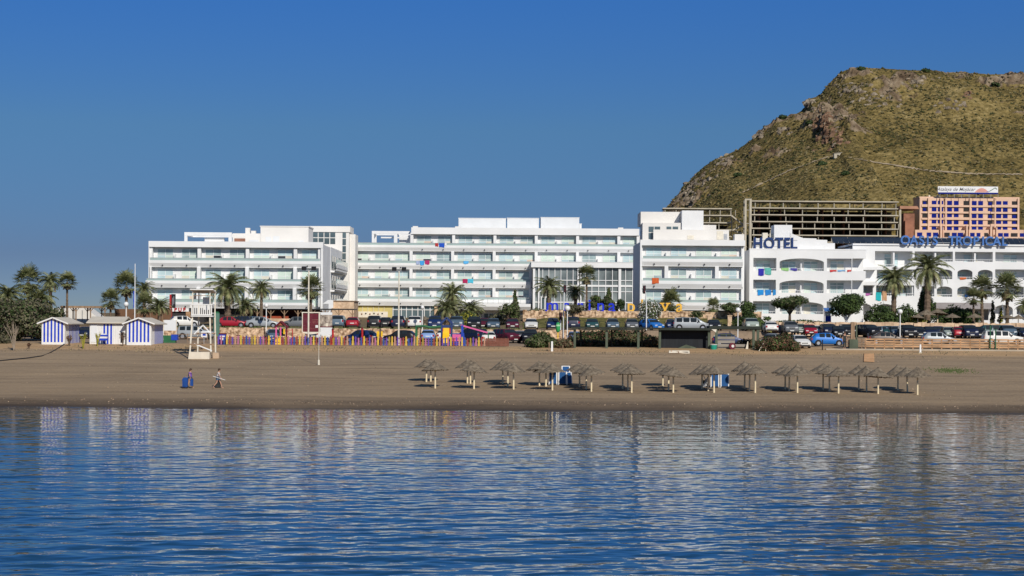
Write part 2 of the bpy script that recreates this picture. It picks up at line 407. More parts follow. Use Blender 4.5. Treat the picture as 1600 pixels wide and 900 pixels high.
def hill_material():
    m = bpy.data.materials.new('hillside'); m.use_nodes = True; nt = m.node_tree; N = nt.nodes; L = nt.links; b = N['Principled BSDF']
    b.inputs['Roughness'].default_value = 1; b.inputs['Specular IOR Level'].default_value = .1
    g = N.new('ShaderNodeNewGeometry')
    def nz(s, d=5):
        n = N.new('ShaderNodeTexNoise'); n.inputs['Scale'].default_value = s; n.inputs['Detail'].default_value = d; L.new(g.outputs['Position'], n.inputs['Vector']); return n.outputs['Fac']
    grass = ramp(N, [(.33,(.050,.043,.017)), (.43,(.125,.095,.033)), (.55,(.228,.170,.062)), (.68,(.36,.275,.12))]); 
    ad = N.new('ShaderNodeMath'); ad.operation = 'ADD'; ml = N.new('ShaderNodeMath'); ml.operation = 'MULTIPLY'; ml.inputs[1].default_value = .6
    m2 = N.new('ShaderNodeMath'); m2.operation = 'MULTIPLY'; m2.inputs[1].default_value = .4
    L.new(nz(.42, 9), ml.inputs[0]); L.new(nz(.035, 4), m2.inputs[0]); L.new(ml.outputs[0], ad.inputs[0]); L.new(m2.outputs[0], ad.inputs[1]); L.new(ad.outputs[0], grass.inputs['Fac'])
    rock = ramp(N, [(.32,(.060,.040,.026)), (.48,(.175,.125,.080)), (.68,(.34,.27,.185))]); L.new(nz(.16, 8), rock.inputs['Fac'])
    a = N.new('ShaderNodeAttribute'); a.attribute_name = 'rock'
    s = N.new('ShaderNodeMath'); s.operation = 'ADD'; L.new(a.outputs['Fac'], s.inputs[0])
    sm = N.new('ShaderNodeMath'); sm.operation = 'SUBTRACT'; L.new(nz(.25, 7), sm.inputs[0]); sm.inputs[1].default_value = .5
    sx = N.new('ShaderNodeMath'); sx.operation = 'MULTIPLY'; sx.inputs[1].default_value = 2.2; L.new(sm.outputs[0], sx.inputs[0]); L.new(sx.outputs[0], s.inputs[1])
    mr = N.new('ShaderNodeMapRange'); mr.inputs['From Min'].default_value = .35; mr.inputs['From Max'].default_value = .65; L.new(s.outputs[0], mr.inputs['Value'])
    mx = N.new('ShaderNodeMix'); mx.data_type = 'RGBA'; L.new(mr.outputs['Result'], mx.inputs['Factor']); L.new(grass.outputs['Color'], mx.inputs['A']); L.new(rock.outputs['Color'], mx.inputs['B'])
    L.new(mx.outputs['Result'], b.inputs['Base Color'])
    bp = N.new('ShaderNodeBump'); bp.inputs['Distance'].default_value = 1.6; bp.inputs['Strength'].default_value = 1; L.new(nz(.45, 8), bp.inputs['Height']); L.new(bp.outputs['Normal'], b.inputs['Normal'])
    return m
struct(grid_mesh('hill', HX, HY, HZ, hill_material(), smooth=False, attr=HR))
def hz(X, Y):
    i = (X+30)/1.6; j = (Y-770)/1.6; i0 = int(i); j0 = int(j); a = i-i0; c = j-j0
    return (HZ[j0,i0]*(1-a)+HZ[j0,i0+1]*a)*(1-c)+(HZ[j0+1,i0]*(1-a)+HZ[j0+1,i0+1]*a)*c
def hhit(px, py):
    Y = 800.
    while Y < 1115:
        p = P(px, py, Y)
        if 0 < p.x < 420 and p.z < hz(p.x, Y): return p
        Y += .7
    return None
def rough_blob(b, c, r, rng, fl=.7):
    vs_ = []
    for d in ((1,0,0),(.5,.85,0),(-.5,.85,0),(-1,0,0),(-.5,-.85,0),(.5,-.85,0)):
        k = rng.uniform(.6,1.25); vs_.append((c[0]+d[0]*r*k, c[1]+d[1]*r*k, c[2]+rng.uniform(-.3,.25)*r))
    top = (c[0]+rng.uniform(-.3,.3)*r, c[1]+rng.uniform(-.3,.3)*r, c[2]+r*fl*rng.uniform(.8,1.5))
    i = len(b.v); b.v += vs_+[top]
    for k in range(6): b.f.append((i+k, i+(k+1)%6, i+6)); b.m.append(b.cur)
sb = MB(); HM = [leafm('scrub_green', (.030,.036,.010), (.06,.062,.018)), leafm('scrub_olive', (.06,.052,.018), (.115,.092,.035)), leafm('scrub_straw', (.14,.115,.045), (.21,.17,.08))]
for k in range(34000):
    Y = R.uniform(884, 1102); X = R.uniform(20, 425)
    if X/Y > .38 or (X > 170 and Y < 925): continue
    z = hz(X, Y)
    if z < 25: continue
    j = int((Y-770)/1.6); i = int((X+30)/1.6)
    if HR[j,i] > .55 and R.random() < .6: continue
    cl = noise.noise(Vector((X*.03, Y*.03, 30)))
    if cl < R.uniform(-.8, .25): continue
    sb.use(HM[0] if R.random() < .38 else (HM[1] if R.random() < .6 else HM[2]))
    rough_blob(sb, (X, Y, z), R.choice([.35,.45,.55,.65,.8,1.1]), R)
struct(sb.build('hillside_scrub'), 'stuff')
def boulder(b, c, r, rng, fl=.9):
    n = 7; i = len(b.v); ax = rng.uniform(.7,1.5); ph = rng.uniform(0,6.28)
    for q, (rr_, z_) in enumerate(((1.0,-.3),(1.05,.25),(.72,.72))):
        for k in range(n):
            a = 2*pi*k/n+ph; kk = rng.uniform(.55,1.3)*rr_
            b.v.append((c[0]+cos(a)*r*kk*ax, c[1]+sin(a)*r*kk/ax, c[2]+r*fl*(z_+rng.uniform(-.14,.14))))
    b.v.append((c[0]+rng.uniform(-.3,.3)*r, c[1]+rng.uniform(-.3,.3)*r, c[2]+r*fl*rng.uniform(.8,1.0)))
    for q in range(2):
        for k in range(n):
            a = i+q*n+k; d = i+q*n+(k+1)%n; b.f.append((a, d, d+n, a+n)); b.m.append(b.cur)
    for k in range(n): b.f.append((i+2*n+k, i+2*n+(k+1)%n, i+3*n)); b.m.append(b.cur)
# rocks sticking out of the hill, one uncountable mass
rb = MB().use(mat('outcrop_rock', (.10,.07,.045), .95, .2, .2, .3, col2=(.29,.225,.155)))
for k in range(8000):
    Y = R.uniform(890, 1104); X = R.uniform(60, 425)
    if X/Y > .38 or (X > 170 and Y < 930): continue
    j = int((Y-770)/1.6); i = int((X+30)/1.6)
    if HR[j,i] < .42: continue
    boulder(rb, (X, Y, hz(X, Y)-.4), R.choice([.4,.5,.7,.9,1.3]), R, .9)
RK = (mat('red_crag_rock', (.13,.07,.042), .95, .25, .25, .4, col2=(.27,.165,.10)), mat('grey_crag_rock', (.14,.105,.075), .95, .25, .25, .4, col2=(.29,.24,.175)))
for cx_, cy_, n_, sx_, sy_ in ((1285,192,55,14,13),(1300,215,50,14,14),(1262,163,22,9,7),(1228,205,12,9,5),(1188,208,16,10,6),(1125,250,22,16,7),(1090,290,26,16,14),(1512,150,14,9,6),(1370,158,24,22,7),(1335,140,26,20,9),(1430,128,16,22,6),(1480,168,22,36,9),(1070,305,26,16,12)):
    for k in range(n_*2):
        h = hhit(R.gauss(cx_, sx_*.7), R.gauss(cy_, sy_*.6))
        if h: boulder(rb.use(RK[0] if cx_ in (1285,1300,1512) and R.random() < .75 else RK[1]), (h.x, h.y+1, hz(h.x, h.y)-.6), R.uniform(.5,1.9), R, R.uniform(.8,1.6))
struct(rb.build('rock_outcrops'), 'stuff')
PATHM = mat('dusty_path', (.34,.27,.18), .95, .1, .5)
def footpath(pts):
    b = MB().use(PATHM); out = []
    for (x0,y0), (x1,y1) in zip(pts, pts[1:]):
        n = max(2, int(abs(x1-x0)/3))
        for k in range(n):
            h = hhit(lerp(x0,x1,k/n)+R.uniform(-.5,.5), lerp(y0,y1,k/n)+R.uniform(-.7,.7))
            if h: out.append(h)
    for a, c in zip(out, out[1:]):
        if (a-c).length > 14: continue
        b.face([(a.x,a.y-.7,hz(a.x,a.y-.7)+.45),(c.x,c.y-.7,hz(c.x,c.y-.7)+.45),(c.x,c.y+.5,hz(c.x,c.y+.5)+.45),(a.x,a.y+.5,hz(a.x,a.y+.5)+.45)])
    struct(b.build('path'))
footpath([(1160,302),(1200,283),(1240,265),(1280,251),(1305,244)])
footpath([(1325,247),(1380,257),(1450,268),(1520,273),(1600,274)])
h = hhit(1309, 245)
if h:
    t = thing('ruined_hut', 'small pale stone hut standing alone beside the hill path', 'hut', h)
    part('wall', t, CONCL, lambda b: b.holes([(-2,-1.5),(2,-1.5),(2,2),(-2,1.6)], [[(-.5,-.8),(.4,-.8),(.4,1),(-.5,1)]], -1, -.7).box(-2,-1.7,-.69,2,-1.5,1.6).box(1.7,2,-.69,2,-1.5,1.9))
    part('roof', t, CONC, lambda b: b.prism([(-2.2,1.61),(2.2,2.02),(2.2,2.2),(-2.2,1.8)], 'y', -1.3, 2.3))

# ------------------------------------------------------------------ foliage
def leaves(b, blobs, n, size, rng, droop=0.0, el=1.0):
    tot = sum(r[0]*r[2] for _, r in blobs)
    for c, r in blobs:
        for k in range(int(n*r[0]*r[2]/tot)):
            d = Vector((rng.gauss(0,1), rng.gauss(0,1), rng.gauss(0,1))).normalized()
            q = rng.uniform(.35,1)**.45
            # clumpy surface
            q *= 1+.34*noise.noise(Vector((d.x*2.4+c[0], d.y*2.4+c[1], d.z*2.4+c[2]*3)))
            p = Vector((c[0]+d.x*r[0]*q, c[1]+d.y*r[1]*q, c[2]+d.z*r[2]*q))
            nrm = (d+Vector((rng.gauss(0,.55), rng.gauss(0,.55), rng.gauss(0,.55)+.3))).normalized()
            u = nrm.cross(Vector((rng.gauss(0,1), rng.gauss(0,1), rng.gauss(0,1)))).normalized(); v = nrm.cross(u)
            s = size*rng.uniform(.55,1.35)
            b.face([p-u*s*el-v*s*.35, p+v*s*.6-u*s*.2, p+u*s*el+v*s*.2, p-v*s*.55+u*s*.3])
def tree(name, label, cat, px, py_base, Y, w, h, mats_, rng, trunk=.35, n=1100, leaf=.2, lobes=10, group=None, shape='round', z=None, flower=None, bark=BARK):
    """w,h crown+trunk size in metres, standing on the ground"""
    base = P(px, py_base, Y) if z is None else Vector((xx(px, Y, 490), Y, z))
    base.z = max(base.z, ground_z(base.x, base.y)-.05) if z is None else z
    base.z = ground_z(base.x, base.y)-.05 if z is None else z
    w *= 1.12; n = int(n*1.3)
    t = thing(name, label, cat, base, 0, group)
    ct = h*trunk; ch = h-ct; blobs = []
    if shape == 'round':
        for k in range(lobes):
            a = rng.uniform(0, 6.28); rr = rng.uniform(.2,.80)*w/2
            s = rng.uniform(.24,.46)
            blobs.append(((cos(a)*rr, sin(a)*rr, ct+ch*rng.uniform(.22,.80)), (w*s*.62, w*s*.62, ch*s*.62)))
        blobs.append(((0,0,ct+ch*.55),(w*.30,w*.30,ch*.42)))
    elif shape == 'cone':
        for k in range(lobes):
            f = (k+.5)/lobes; a = rng.uniform(0, 6.28)
            rr = w/2*(1-f)**.8
            blobs.append(((cos(a)*rr*.25, sin(a)*rr*.25, ct+ch*f*.92), (max(.18, rr*.85), max(.18, rr*.85), ch/lobes*.95)))
    elif shape == 'mound':
        for k in range(lobes):
            f = (k+.5)/lobes*2-1
            hh = h*(1-.45*f*f)*rng.uniform(.8,1.08)
            blobs.append(((f*w*.40, rng.uniform(-.2,.2)*min(w,3), hh*.42), (w/lobes*1.05, min(w,3.4)*.42, hh*.56)))
    cb = MB(); per = n//len(mats_)
    for mm in mats_: cb.use(mm); leaves(cb, blobs, per, leaf, rng)
    cb.build('crown', t)
    if flower:
        fb = MB().use(flower); leaves(fb, [(c, (r[0]*1.08, r[1]*1.08, r[2]*1.08)) for c, r in blobs], int(n*.55), leaf*.8, rng); fb.build('blossom', t)
    tb = MB().use(bark); lean = rng.uniform(-.08,.08)*h
    tb.tube([(0,0,-.2),(lean*.3,0,ct*.5),(lean*.6,0,max(ct,.3)),(lean*.5,0,ct+ch*.5)], [w*.035+.06,w*.028+.05,w*.022+.04,.03], 7)
    for k in range(5):
        a = rng.uniform(0,6.28); rr = w*.3
        tb.tube([(lean*.5,0,max(ct*.75,.2)),(cos(a)*rr*.5,sin(a)*rr*.5,ct+ch*.28),(cos(a)*rr,sin(a)*rr,ct+ch*.55)], [w*.015+.035,w*.01+.025,.015], 5)
    tb.build('trunk', t)
    return t

def frond(b, rng, L, az, el, bend, wid, nseg=11, fan=False):
    d = Vector((cos(az), sin(az), 0)); up_ = Vector((0,0,1)); pts = []; p = Vector((0,0,0)); a = el
    for k in range(nseg+1):
        pts.append(p.copy()); p = p+(d*cos(a)+up_*sin(a))*(L/nseg); a -= bend/nseg*(1+.6*k/nseg)
    side = Vector((-sin(az), cos(az), 0))
    for k in range(nseg):                                    # rachis
        h = .035*(1-k/nseg)+.012
        b.face([pts[k]-side*h, pts[k]+side*h, pts[k+1]+side*h*.8, pts[k+1]-side*h*.8])
    for k in range(1 if not fan else 0, nseg+1):
        f = k/nseg
        for s in (-1, 1):
            for q in (0, .5):
                if k == nseg and q: continue
                o = pts[k].lerp(pts[min(k+1,nseg)], q)
                tdir = (pts[min(k+1,nseg)]-pts[max(k-1,0)]).normalized()
                ln = wid*(sin(pi*min(1,.12+.86*f))**.6)*rng.uniform(.8,1.15)
                dd = (side*s*.75+tdir*.65-up_*(.25+rng.uniform(0,.25))).normalized()
                e = o+dd*ln; wv = tdir*(.045 if not fan else .07)
                b.face([o-wv, o+wv, e+wv*.3-up_*.02, e-wv*.3-up_*.02])
def make_palm(kind, seed, trunk_h, cr, rng=None):
    """a palm of unit layout: feather palms (arching fronds) or fan palms (stiff round heads with a dead skirt)"""
    rng = random.Random(seed); root = empty('palm_tree')
    cb = MB().use(PALMG)
    if kind == 'feather':
        for k in range(46):
            az = k*2.399+rng.uniform(-.2,.2); f = k/46
            frond(cb, rng, cr*rng.uniform(.9,1.15), az, lerp(1.35,-.25,f)+rng.uniform(-.12,.12), lerp(1.1,1.5,f), cr*.21)
        c = cb.build('crown', root); c.location = (0,0,trunk_h)
        db = MB().use(PALMD)
        for k in range(16):
            frond(db, rng, cr*rng.uniform(.55,.85), k*2.399, -.35+rng.uniform(-.3,.2), 1.1, cr*.14, 7)
        d = db.build('dry_fronds', root); d.location = (0,0,trunk_h-.1)
    else:
        for k in range(50):
            az = k*2.399+rng.uniform(-.2,.2); f = k/50; el = lerp(1.4,-.5,f)+rng.uniform(-.15,.15)
            L = cr*rng.uniform(.42,.72); d = Vector((cos(az)*cos(el), sin(az)*cos(el), sin(el))); tip = d*L
            cb.face([(-.02*sin(az),.02*cos(az),0),(.02*sin(az),-.02*cos(az),0),(tip.x+.015,tip.y,tip.z),(tip.x-.015,tip.y,tip.z)])
            s1 = Vector((-sin(az), cos(az), 0)); s2 = d.cross(s1)
            for j in range(15):
                a = lerp(-1.75,1.75,j/14); e = tip+(d*cos(a)+s1*sin(a))*cr*.50*rng.uniform(.85,1.1)+Vector((0,0,-cr*.10*rng.uniform(.3,1.6)))
                wv = (s1*cos(a)-d*sin(a))*.085
                cb.face([tip-wv*.5, tip+wv*.5, e+wv*.6, e-wv*.6])
        c = cb.build('crown', root); c.location = (0,0,trunk_h)
        db = MB().use(PALMD)
        for k in range(150):
            az = rng.uniform(0,6.28); r0 = .16; L = rng.uniform(.3,.6)*cr*1.1; z0 = rng.uniform(-.28,.0)*cr
            p0 = Vector((cos(az)*r0, sin(az)*r0, z0)); e = p0+Vector((cos(az)*L*.5, sin(az)*L*.5, -L*.75)); s1 = Vector((-sin(az), cos(az), 0))*.10
            db.face([p0-s1*.3, p0+s1*.3, e+s1, e-s1])
        d = db.build('dry_fronds', root); d.location = (0,0,trunk_h)
    tb = MB().use(PBARK); n = 22; rr = .24 if kind == 'feather' else .20; lean = rng.uniform(-.25,.25)
    pts = []; rd = []
    for k in range(n+1):
        f = k/n; pts.append((lean*sin(f*1.6), 0, f*trunk_h-.25*(k==0))); rd.append(rr*(1.25-.35*f)*(1.10 if k % 2 else .95)*(1.45 if f > .93 else 1))
    tb.tube(pts, rd, 8); tb.build('trunk', root)
    root['tip'] = lean*sin(1.6)
    for o in root.children:
        if o.name.split('.')[0] in ('crown','dry_fronds'): o.location.x = lean*sin(1.6)
    return root
def fix_dims(px, py_top, py_base, w_px, Y): pass
PALMS = [  # crown centre x, crown centre y, base y, crown width px, kind, Y, label
 (45,441,482,44,'fan',262,'tall bushy palm with a round fan head above the dark tree at the left'),
 (10,462,500,62,'feather',258,'low spreading palm cut by the left edge of the photo behind the dark tree'),
 (62,470,500,60,'feather',260,'low arching palm crowded against the foot of the tall fan palm'),
 (80,440,486,42,'feather',262,'slim tall palm with drooping fronds, middle of the trio against the sky'),
 (105,441,486,32,'fan',263,'slim tall palm with compact round head, nearest the white tent'),
 (172,470,500,32,'fan',258,'small palm at the left end of the clump beside the flagpole'),
 (198,448,503,42,'fan',262,'tallest fan palm of the clump just left of the flagpole'),
 (224,452,503,36,'feather',266,'tall feathery palm just right of the flagpole against the white hotel corner'),
 (226,478,505,34,'fan',250,'low bright green palm between the flagpole and the striped hut roof'),
 (248,478,506,40,'feather',252,'low palm with a dead frond beside the red pub sign'),
 (356,450,503,74,'feather',262,'large arching palm in front of the left hotel wing beside the lifeguard tower'),
 (384,478,503,44,'feather',266,'low palm filling the gap between the two arching palms'),
 (408,452,500,38,'feather',268,'slender palm with a small arching head right of the large palm'),
 (486,452,500,40,'fan',262,'fan palm with a shaggy head behind the left floodlight mast'),
 (707,460,502,46,'feather',282,'tall spiky palm in front of the long balconies left of the glass entrance'),
 (698,482,503,52,'feather',276,'low dark palm at the foot of the tall spiky palm'),
 (736,484,503,50,'feather',275,'low spreading palm right of the dark palm beside the bright green bush'),
 (857,448,486,52,'feather',280,'arching palm in front of the left half of the glass entrance hall'),
 (916,432,486,32,'fan',278,'tall round headed palm in front of the middle column of the entrance hall'),
 (898,456,486,34,'feather',284,'short palm tucked behind the round headed palm at the entrance hall'),
 (1049,475,492,36,'fan',270.2,'short fan palm on the stone terrace between the amber letters'),
 (1113,480,490,22,'fan',268.5,'dwarf palm on the terrace before the right hotel block'),
 (1396,437,502,58,'feather',264,'arching palm nearest the white globe lamp in front of the arcaded hotel'),
 (1448,421,502,72,'feather',266,'tallest palm with a huge arching crown in front of the arcaded hotel'),
 (1535,452,508,42,'fan',265,'shaggy fan palm over the thatched parasols at the arcaded hotel'),
 (1521,466,508,30,'fan',263,'shorter brown skirted palm left of the shaggy fan palm'),
 (1574,452,508,46,'fan',264,'fan palm with a slim straight trunk near the right edge'),
 (1604,478,508,36,'feather',266,'palm cut by the right edge of the photo'),
]
PROTO = {}
for k, (cx, cy, by, wpx, kind, Y, lab) in enumerate(PALMS):
    g = gat(cx, Y); top = P(cx, cy, Y).z-g.z; cr = wpx/F*Y/2*(1.12 if kind == 'feather' else 1.12)
    th = max(.6, top); ratio = th/cr
    key = (kind, round(ratio*2)/2)
    vr = k % 2
    key = key+(vr,)
    if key not in PROTO:
        o = make_palm(kind, 100+k, key[1]*2.2, 2.2); PROTO[key] = o
    else: o = copy_tree(PROTO[key])
    s = cr/2.2; o.scale = (s, s, th/(key[1]*2.2)); o.location = g; o.rotation_euler = (0,0,R.uniform(0,6.28))
    tag(o, lab, 'palm tree', 'palm trees around the hotels')

# ------------------------------------------------------------------ hotel windows
def win_proto(w, h, trans=.62, cols=2):
    b = MB().use(WHITE); f = .07
    b.box(-w/2,w/2,-.06,0,0,f).box(-w/2,w/2,-.06,0,h-f,h).box(-w/2,-w/2+f,-.06,0,f,h-f).box(w/2-f,w/2,-.06,0,f,h-f)
    for k in range(1, cols): x = -w/2+w*k/cols; b.box(x-.035,x+.035,-.055,0,f,h-f)
    b.box(-w/2+f,w/2-f,-.05,0,h*trans-.04,h*trans+.04)
    o = b.build('window')
    for k in range(cols):
        x0 = -w/2+w*k/cols+.05; x1 = -w/2+w*(k+1)/cols-.05
        q = MB().use(PANES[0]).box(x0, x1, -.02, .02, .05, h*trans-.04).build('pane', o)
    q = MB().use(PANES[1]).box(-w/2+.05, w/2-.05, -.02, .02, h*trans+.04, h-.05).build('pane', o)
    return o
WPR = {}
def window(parent, x, y, z, w, h, rng, cols=2, pal=None, trans=.62):
    key = (round(w,1), round(h,1), cols, trans)
    if key not in WPR:
        o = win_proto(key[0], key[1], trans, cols); WPR[key] = o
    else: o = copy_tree(WPR[key])
    o.parent = parent; o.location = (x, y, z)
    ch = [c for c in COL.objects if False]
    return o
def paint(o, rng, pal=(0,0,0,0,0,1,1,1,0,2,2,1,0,3,4,0,1,5)):
    for k, c in enumerate(o.children):
        setmat(c, 0, PANES[rng.choice(pal)] if k < len(o.children)-1 else PANES[rng.choice((1,3,3,0))])
def storey(parent, x0, x1, Yf, zc, zrt, zrb, zbb, rooms, rng, thick=(), depth=1.25, out=0.0, winw=2.1, ends=True, ws=.57, lamps=True, rail=True):
    """one balcony storey: ceiling zc, glass rail zrt..zrb, white band zrb..zbb; rooms = room edges"""
    yf = Yf-out
    zm = zrb-(zrb-zbb)*.48
    b = MB().use(WHITE)
    b.prism([(yf,zrb),(yf,zm+.06),(yf+.05,zm+.05),(yf+.05,zm),(yf+.30,zbb+.08),(yf+.30,zbb),(yf+.48,zbb),(Yf+depth,zbb+.02),(Yf+depth,zbb+.3),(yf+.2,zbb+.3),(yf+.2,zrb)], 'x', x0, x1)
    if lamps:
        b.use(BLACK)
        for a, c in zip(rooms, rooms[1:]): b.box((a+c)/2-.09,(a+c)/2+.09,yf+.01,yf+.3,zm-.32,zm-.18)
    b.build('balcony_band', parent)
    if rail:
        g = MB().use(GLASSR).box(x0+.15, x1-.15, yf+.05, yf+.09, zrb+.0, zrt-.03)
        g.use(METAL).box(x0+.15, x1-.15, yf+.03, yf+.11, zrt-.029, zrt+.03)
        g.build('balustrade', parent)
    fl = zbb+.35
    for k, (a, c) in enumerate(zip(rooms, rooms[1:])):
        wd = min(winw*1.1, (c-a)*.70); wh = zc-fl-.28
        cx = a+(c-a)*ws
        o = window(parent, cx, Yf+depth-.02, fl, wd, wh, rng); paint(o, rng)
    for k, x in enumerate(rooms):
        if k in (0, len(rooms)-1) and not ends: continue
        tk = .26 if k in thick else .10
        y0 = yf+.25 if k in thick else yf+.55
        h1 = zc-.01 if (k in thick or k in (0, len(rooms)-1)) else fl+(zc-fl)*.62
        part('partition', parent, WHITE, lambda b: b.box(x-tk, x+tk, y0, Yf+depth-.01, zbb+.31, h1))
def zs(Y, px, *ys): return [zz(y, Y, px) for y in ys]
def edges(a, c, n): return [a+(c-a)*k/n for k in range(n+1)]
HG = 'blocks of the white balconied hotel'

# ---- left wing
Y = 297; rf = 370
t = thing('hotel_building', 'white left wing of the balconied hotel with three balcony rows, behind the pub', 'hotel building', gat(370, Y+8), 0, HG); L0 = t.location.copy()
def W(o):  # parts are modelled in world coordinates: shift them under their thing
    pass
class Grp:
    """collects world-space parts under an Empty placed at its base"""
    def __init__(s, root): s.root = root; s.before = None
def rebase(root):
    bpy.context.view_layer.update()
    for c in root.children: c.location = c.location-root.location
zt, c1, r1, b1, e1, r2, b2, e2, r3, b3, e3, gz = zs(Y, rf, 377.5, 386.6, 403.5, 407.3, 418, 436, 439.2, 450, 468, 472.5, 481.8, 505)
xa, xb = xx(233, Y), xx(501, Y)
part('wall', t, WHITE, lambda b: b.box(xa, xb, Y+1.25, Y+12, gz-.5, c1).box(xa-.02, xb+.4, Y+12.01, Y+42, gz-.5, zt-.3))
part('parapet', t, WHITE, lambda b: b.box(xa-.1, xb+.35, Y-.1, Y+1.68, c1, zt).box(xa-.1, xb+.35, Y+1.7, Y+12, c1+.002, zt-.35))
part('end_wall', t, WHITE, lambda b: b.box(xb, xb+.35, Y-.05, Y+12, gz-.5, c1-.002))
part('end_wall', t, WHITE, lambda b: b.box(xa-.1, xa-.002, Y-.05, Y+12, gz-.5, c1-.002))
rm = [xx(p, Y) for p in (235,272,310.6,347,386,423,461,499)]
storey(t, xa, xb-.003, Y, c1, r1, b1, e1, rm, R, thick=(0,2,4,6,7), winw=2.3)
storey(t, xa-.45, xb-.2, Y, e1, r2, b2, e2, rm, R, thick=(2,4,6), out=.45, winw=2.3)
storey(t, xa-.75, xb-.9, Y, e2, r3, b3, e3, rm, R, thick=(2,4,6), out=.9, winw=2.3)
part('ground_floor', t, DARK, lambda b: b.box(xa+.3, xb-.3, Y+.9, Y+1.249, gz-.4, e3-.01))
# east side balconies
xs_ = xb+.4
for za, zb_, zr in ((e1+1.0,e1-.35,r1), (e2+1.0,e2-.3,r2), (e3+1.0,e3-.3,r3)):
    part('side_balcony_band', t, WHITE, lambda b: b.prism([(xs_+.9,za),(xs_+1.0,za),(xs_+1.0,za-.6),(xs_+.6,zb_),(xs_-.05,zb_),(xs_-.05,zb_+.3),(xs_+.9,zb_+.3)], 'y', Y+12.1, Y+41.5))
    part('side_balustrade', t, GLASSR, lambda b: b.box(xs_+.93, xs_+.97, Y+12.3, Y+41.3, za+.002, za+.75))
    part('side_window_strip', t, GLASSD, lambda b: [b.box(xs_+.001, xs_+.05, Y+14+k*4, Y+16.4+k*4, za-.6, za+1.4) for k in range(7)])
# roof structures
fa, fb_ = xx(288,Y+3,370), xx(362,Y+3,370); z1, z0 = zs(Y+3, 330, 363, 378)
part('roof_frame', t, WHITE, lambda b: b.box(fa, fb_, Y+3, Y+3.5, z1-.55, z1).box(fa, fb_, Y+8, Y+8.5, z1-.56, z1-.01).box(fa, fa+.5, Y+3.51, Y+7.99, z1-.54, z1).box(fa, fa+.45, Y+3.01, Y+3.49, z0-.4, z1-.56).box(fb_-.5, fb_, Y+3.01, Y+3.49, z0-.4, z1-.56).box(fa+2.3,fb_-2, Y+8.51, Y+9, z0-.4, z1-.6))
x0, x1 = xx(362,Y+5,370), xx(406,Y+5,370)
part('roof_shed', t, WHITE2, lambda b: b.box(x0+.01, x1, Y+6, Y+9, z0-.4, z1).use(BRICK).box(x0+.3, x0+2, Y+5.9, Y+5.99, z0, z0+.7).use(GREYW).box(x1-1.8, x1-.3, Y+5.9, Y+5.99, z0, z0+.5))
part('chimney', t, WHITE2, lambda b: b.box(xx(384,Y+7,370), xx(391,Y+7,370), Y+6.5, Y+7.4, z1+.002, z1+.9).box(xx(393,Y+7,370), xx(400,Y+7,370), Y+6.5, Y+7.4, z1+.002, z1+.45))
x0, x1 = xx(407,Y+6,370), xx(482,Y+6,370); zp, = zs(Y+6, 440, 354.5)
part('penthouse', t, WHITE2, lambda b: b.box(x0, x1, Y+6, Y+13, z0-.4, zp).box(x0-.1, x1+.1, Y+5.9, Y+13.1, zp+.002, zp+.15).use(GREYW).box(x0+.8,x0+1.7,Y+5.95,Y+5.99,z0-.3,z0+1).box(x0+2,x0+3,Y+5.95,Y+5.99,z0-.3,z0+1.1).box(x1-1.6,x1-.7,Y+5.95,Y+5.99,z0-.2,z0+.45))
rebase(t)
# ---- stair tower behind
Y = 330
t = thing('stair_tower', 'beige stair tower with tall dark window grids between the left wing and the long block', 'tower', gat(515, Y+4))
z1, z0 = zs(Y, 515, 353.5, 500); xa, xm, xc = xx(484,Y), xx(545,Y), xx(554,Y)
part('wall', t, WHITE2, lambda b: b.box(xa, xm, Y, Y+7, z0-1, z1-1.0).box(xm+.002, xc, Y+1.2, Y+7, z0-1, z1-1.3))
part('roof', t, WHITE2, lambda b: b.box(xa-.15, xm+.2, Y-.2, Y+7.2, z1-.999, z1))
for c in range(4):
    for r_ in range(2):
        xw = xx(488.3+c*9.1, Y); ztop = zz(361.5+r_*10.6, Y, 515)
        part('window_pane', t, GLASSD, lambda b: b.box(xw, xw+.86, Y-.04, Y-.001, ztop-1.02, ztop))
for r_ in range(5):
    ztop = zz(362+r_*11.2, Y, 535); xw = xx(534.8, Y)
    part('window_pane', t, GLASSD, lambda b: b.box(xw, xw+.6, Y-.04, Y-.001, ztop-1.08, ztop))
rebase(t)

# ---- long central block
Y = 337; rf = 700
t = thing('hotel_building', 'long white central block of the hotel with roof boxes and glass entrance hall', 'hotel building', gat(770, Y+8), 0, HG)
ztp, cc, r1, b1, e1, r2, b2, e2, r3, b3, e3, r4, b4, e4, gz = zs(Y, rf, 355.5, 366, 380, 383.3, 392.7, 407.8, 411.4, 421, 435.8, 439.3, 449.4, 464, 467.5, 478, 504)
xa, xb = xx(545.5,Y), xx(998.5,Y); x5 = xx(643,Y); xat = xx(832,Y)
part('wall', t, WHITE, lambda b: b.box(xa, xb, Y+1.25, Y+14, gz-1, e1+.0).box(x5, xb-.01, Y+1.26, Y+13.9, e1+.01, cc))
part('parapet', t, WHITE, lambda b: b.box(x5-.1, xb, Y+.0, Y+1.69, cc, ztp).box(x5-.1, xb, Y+1.7, Y+13, cc+.002, ztp-.3))
px5 = [643,676,708.4,740.7,773,805.3,837.6,870,902.2,934.5,966.8,997]
rm5 = [xx(p,Y) for p in px5]
storey(t, xa, xb-.01, Y, cc, r1, b1, e1, rm5, R, thick=(0,2,4,6,8,10,11), winw=2.4, lamps=True)
pxr = [547,577.5,609.5,642,674.5,707,740,772,804,837.6,870,902.2,934.5,966.8,997]
rm4 = [xx(p,Y) for p in pxr]
storey(t, xa, xb-.01, Y, e1, r2, b2, e2, rm4, R, thick=(0,3,5,7,9,11,13,14), winw=2.4)
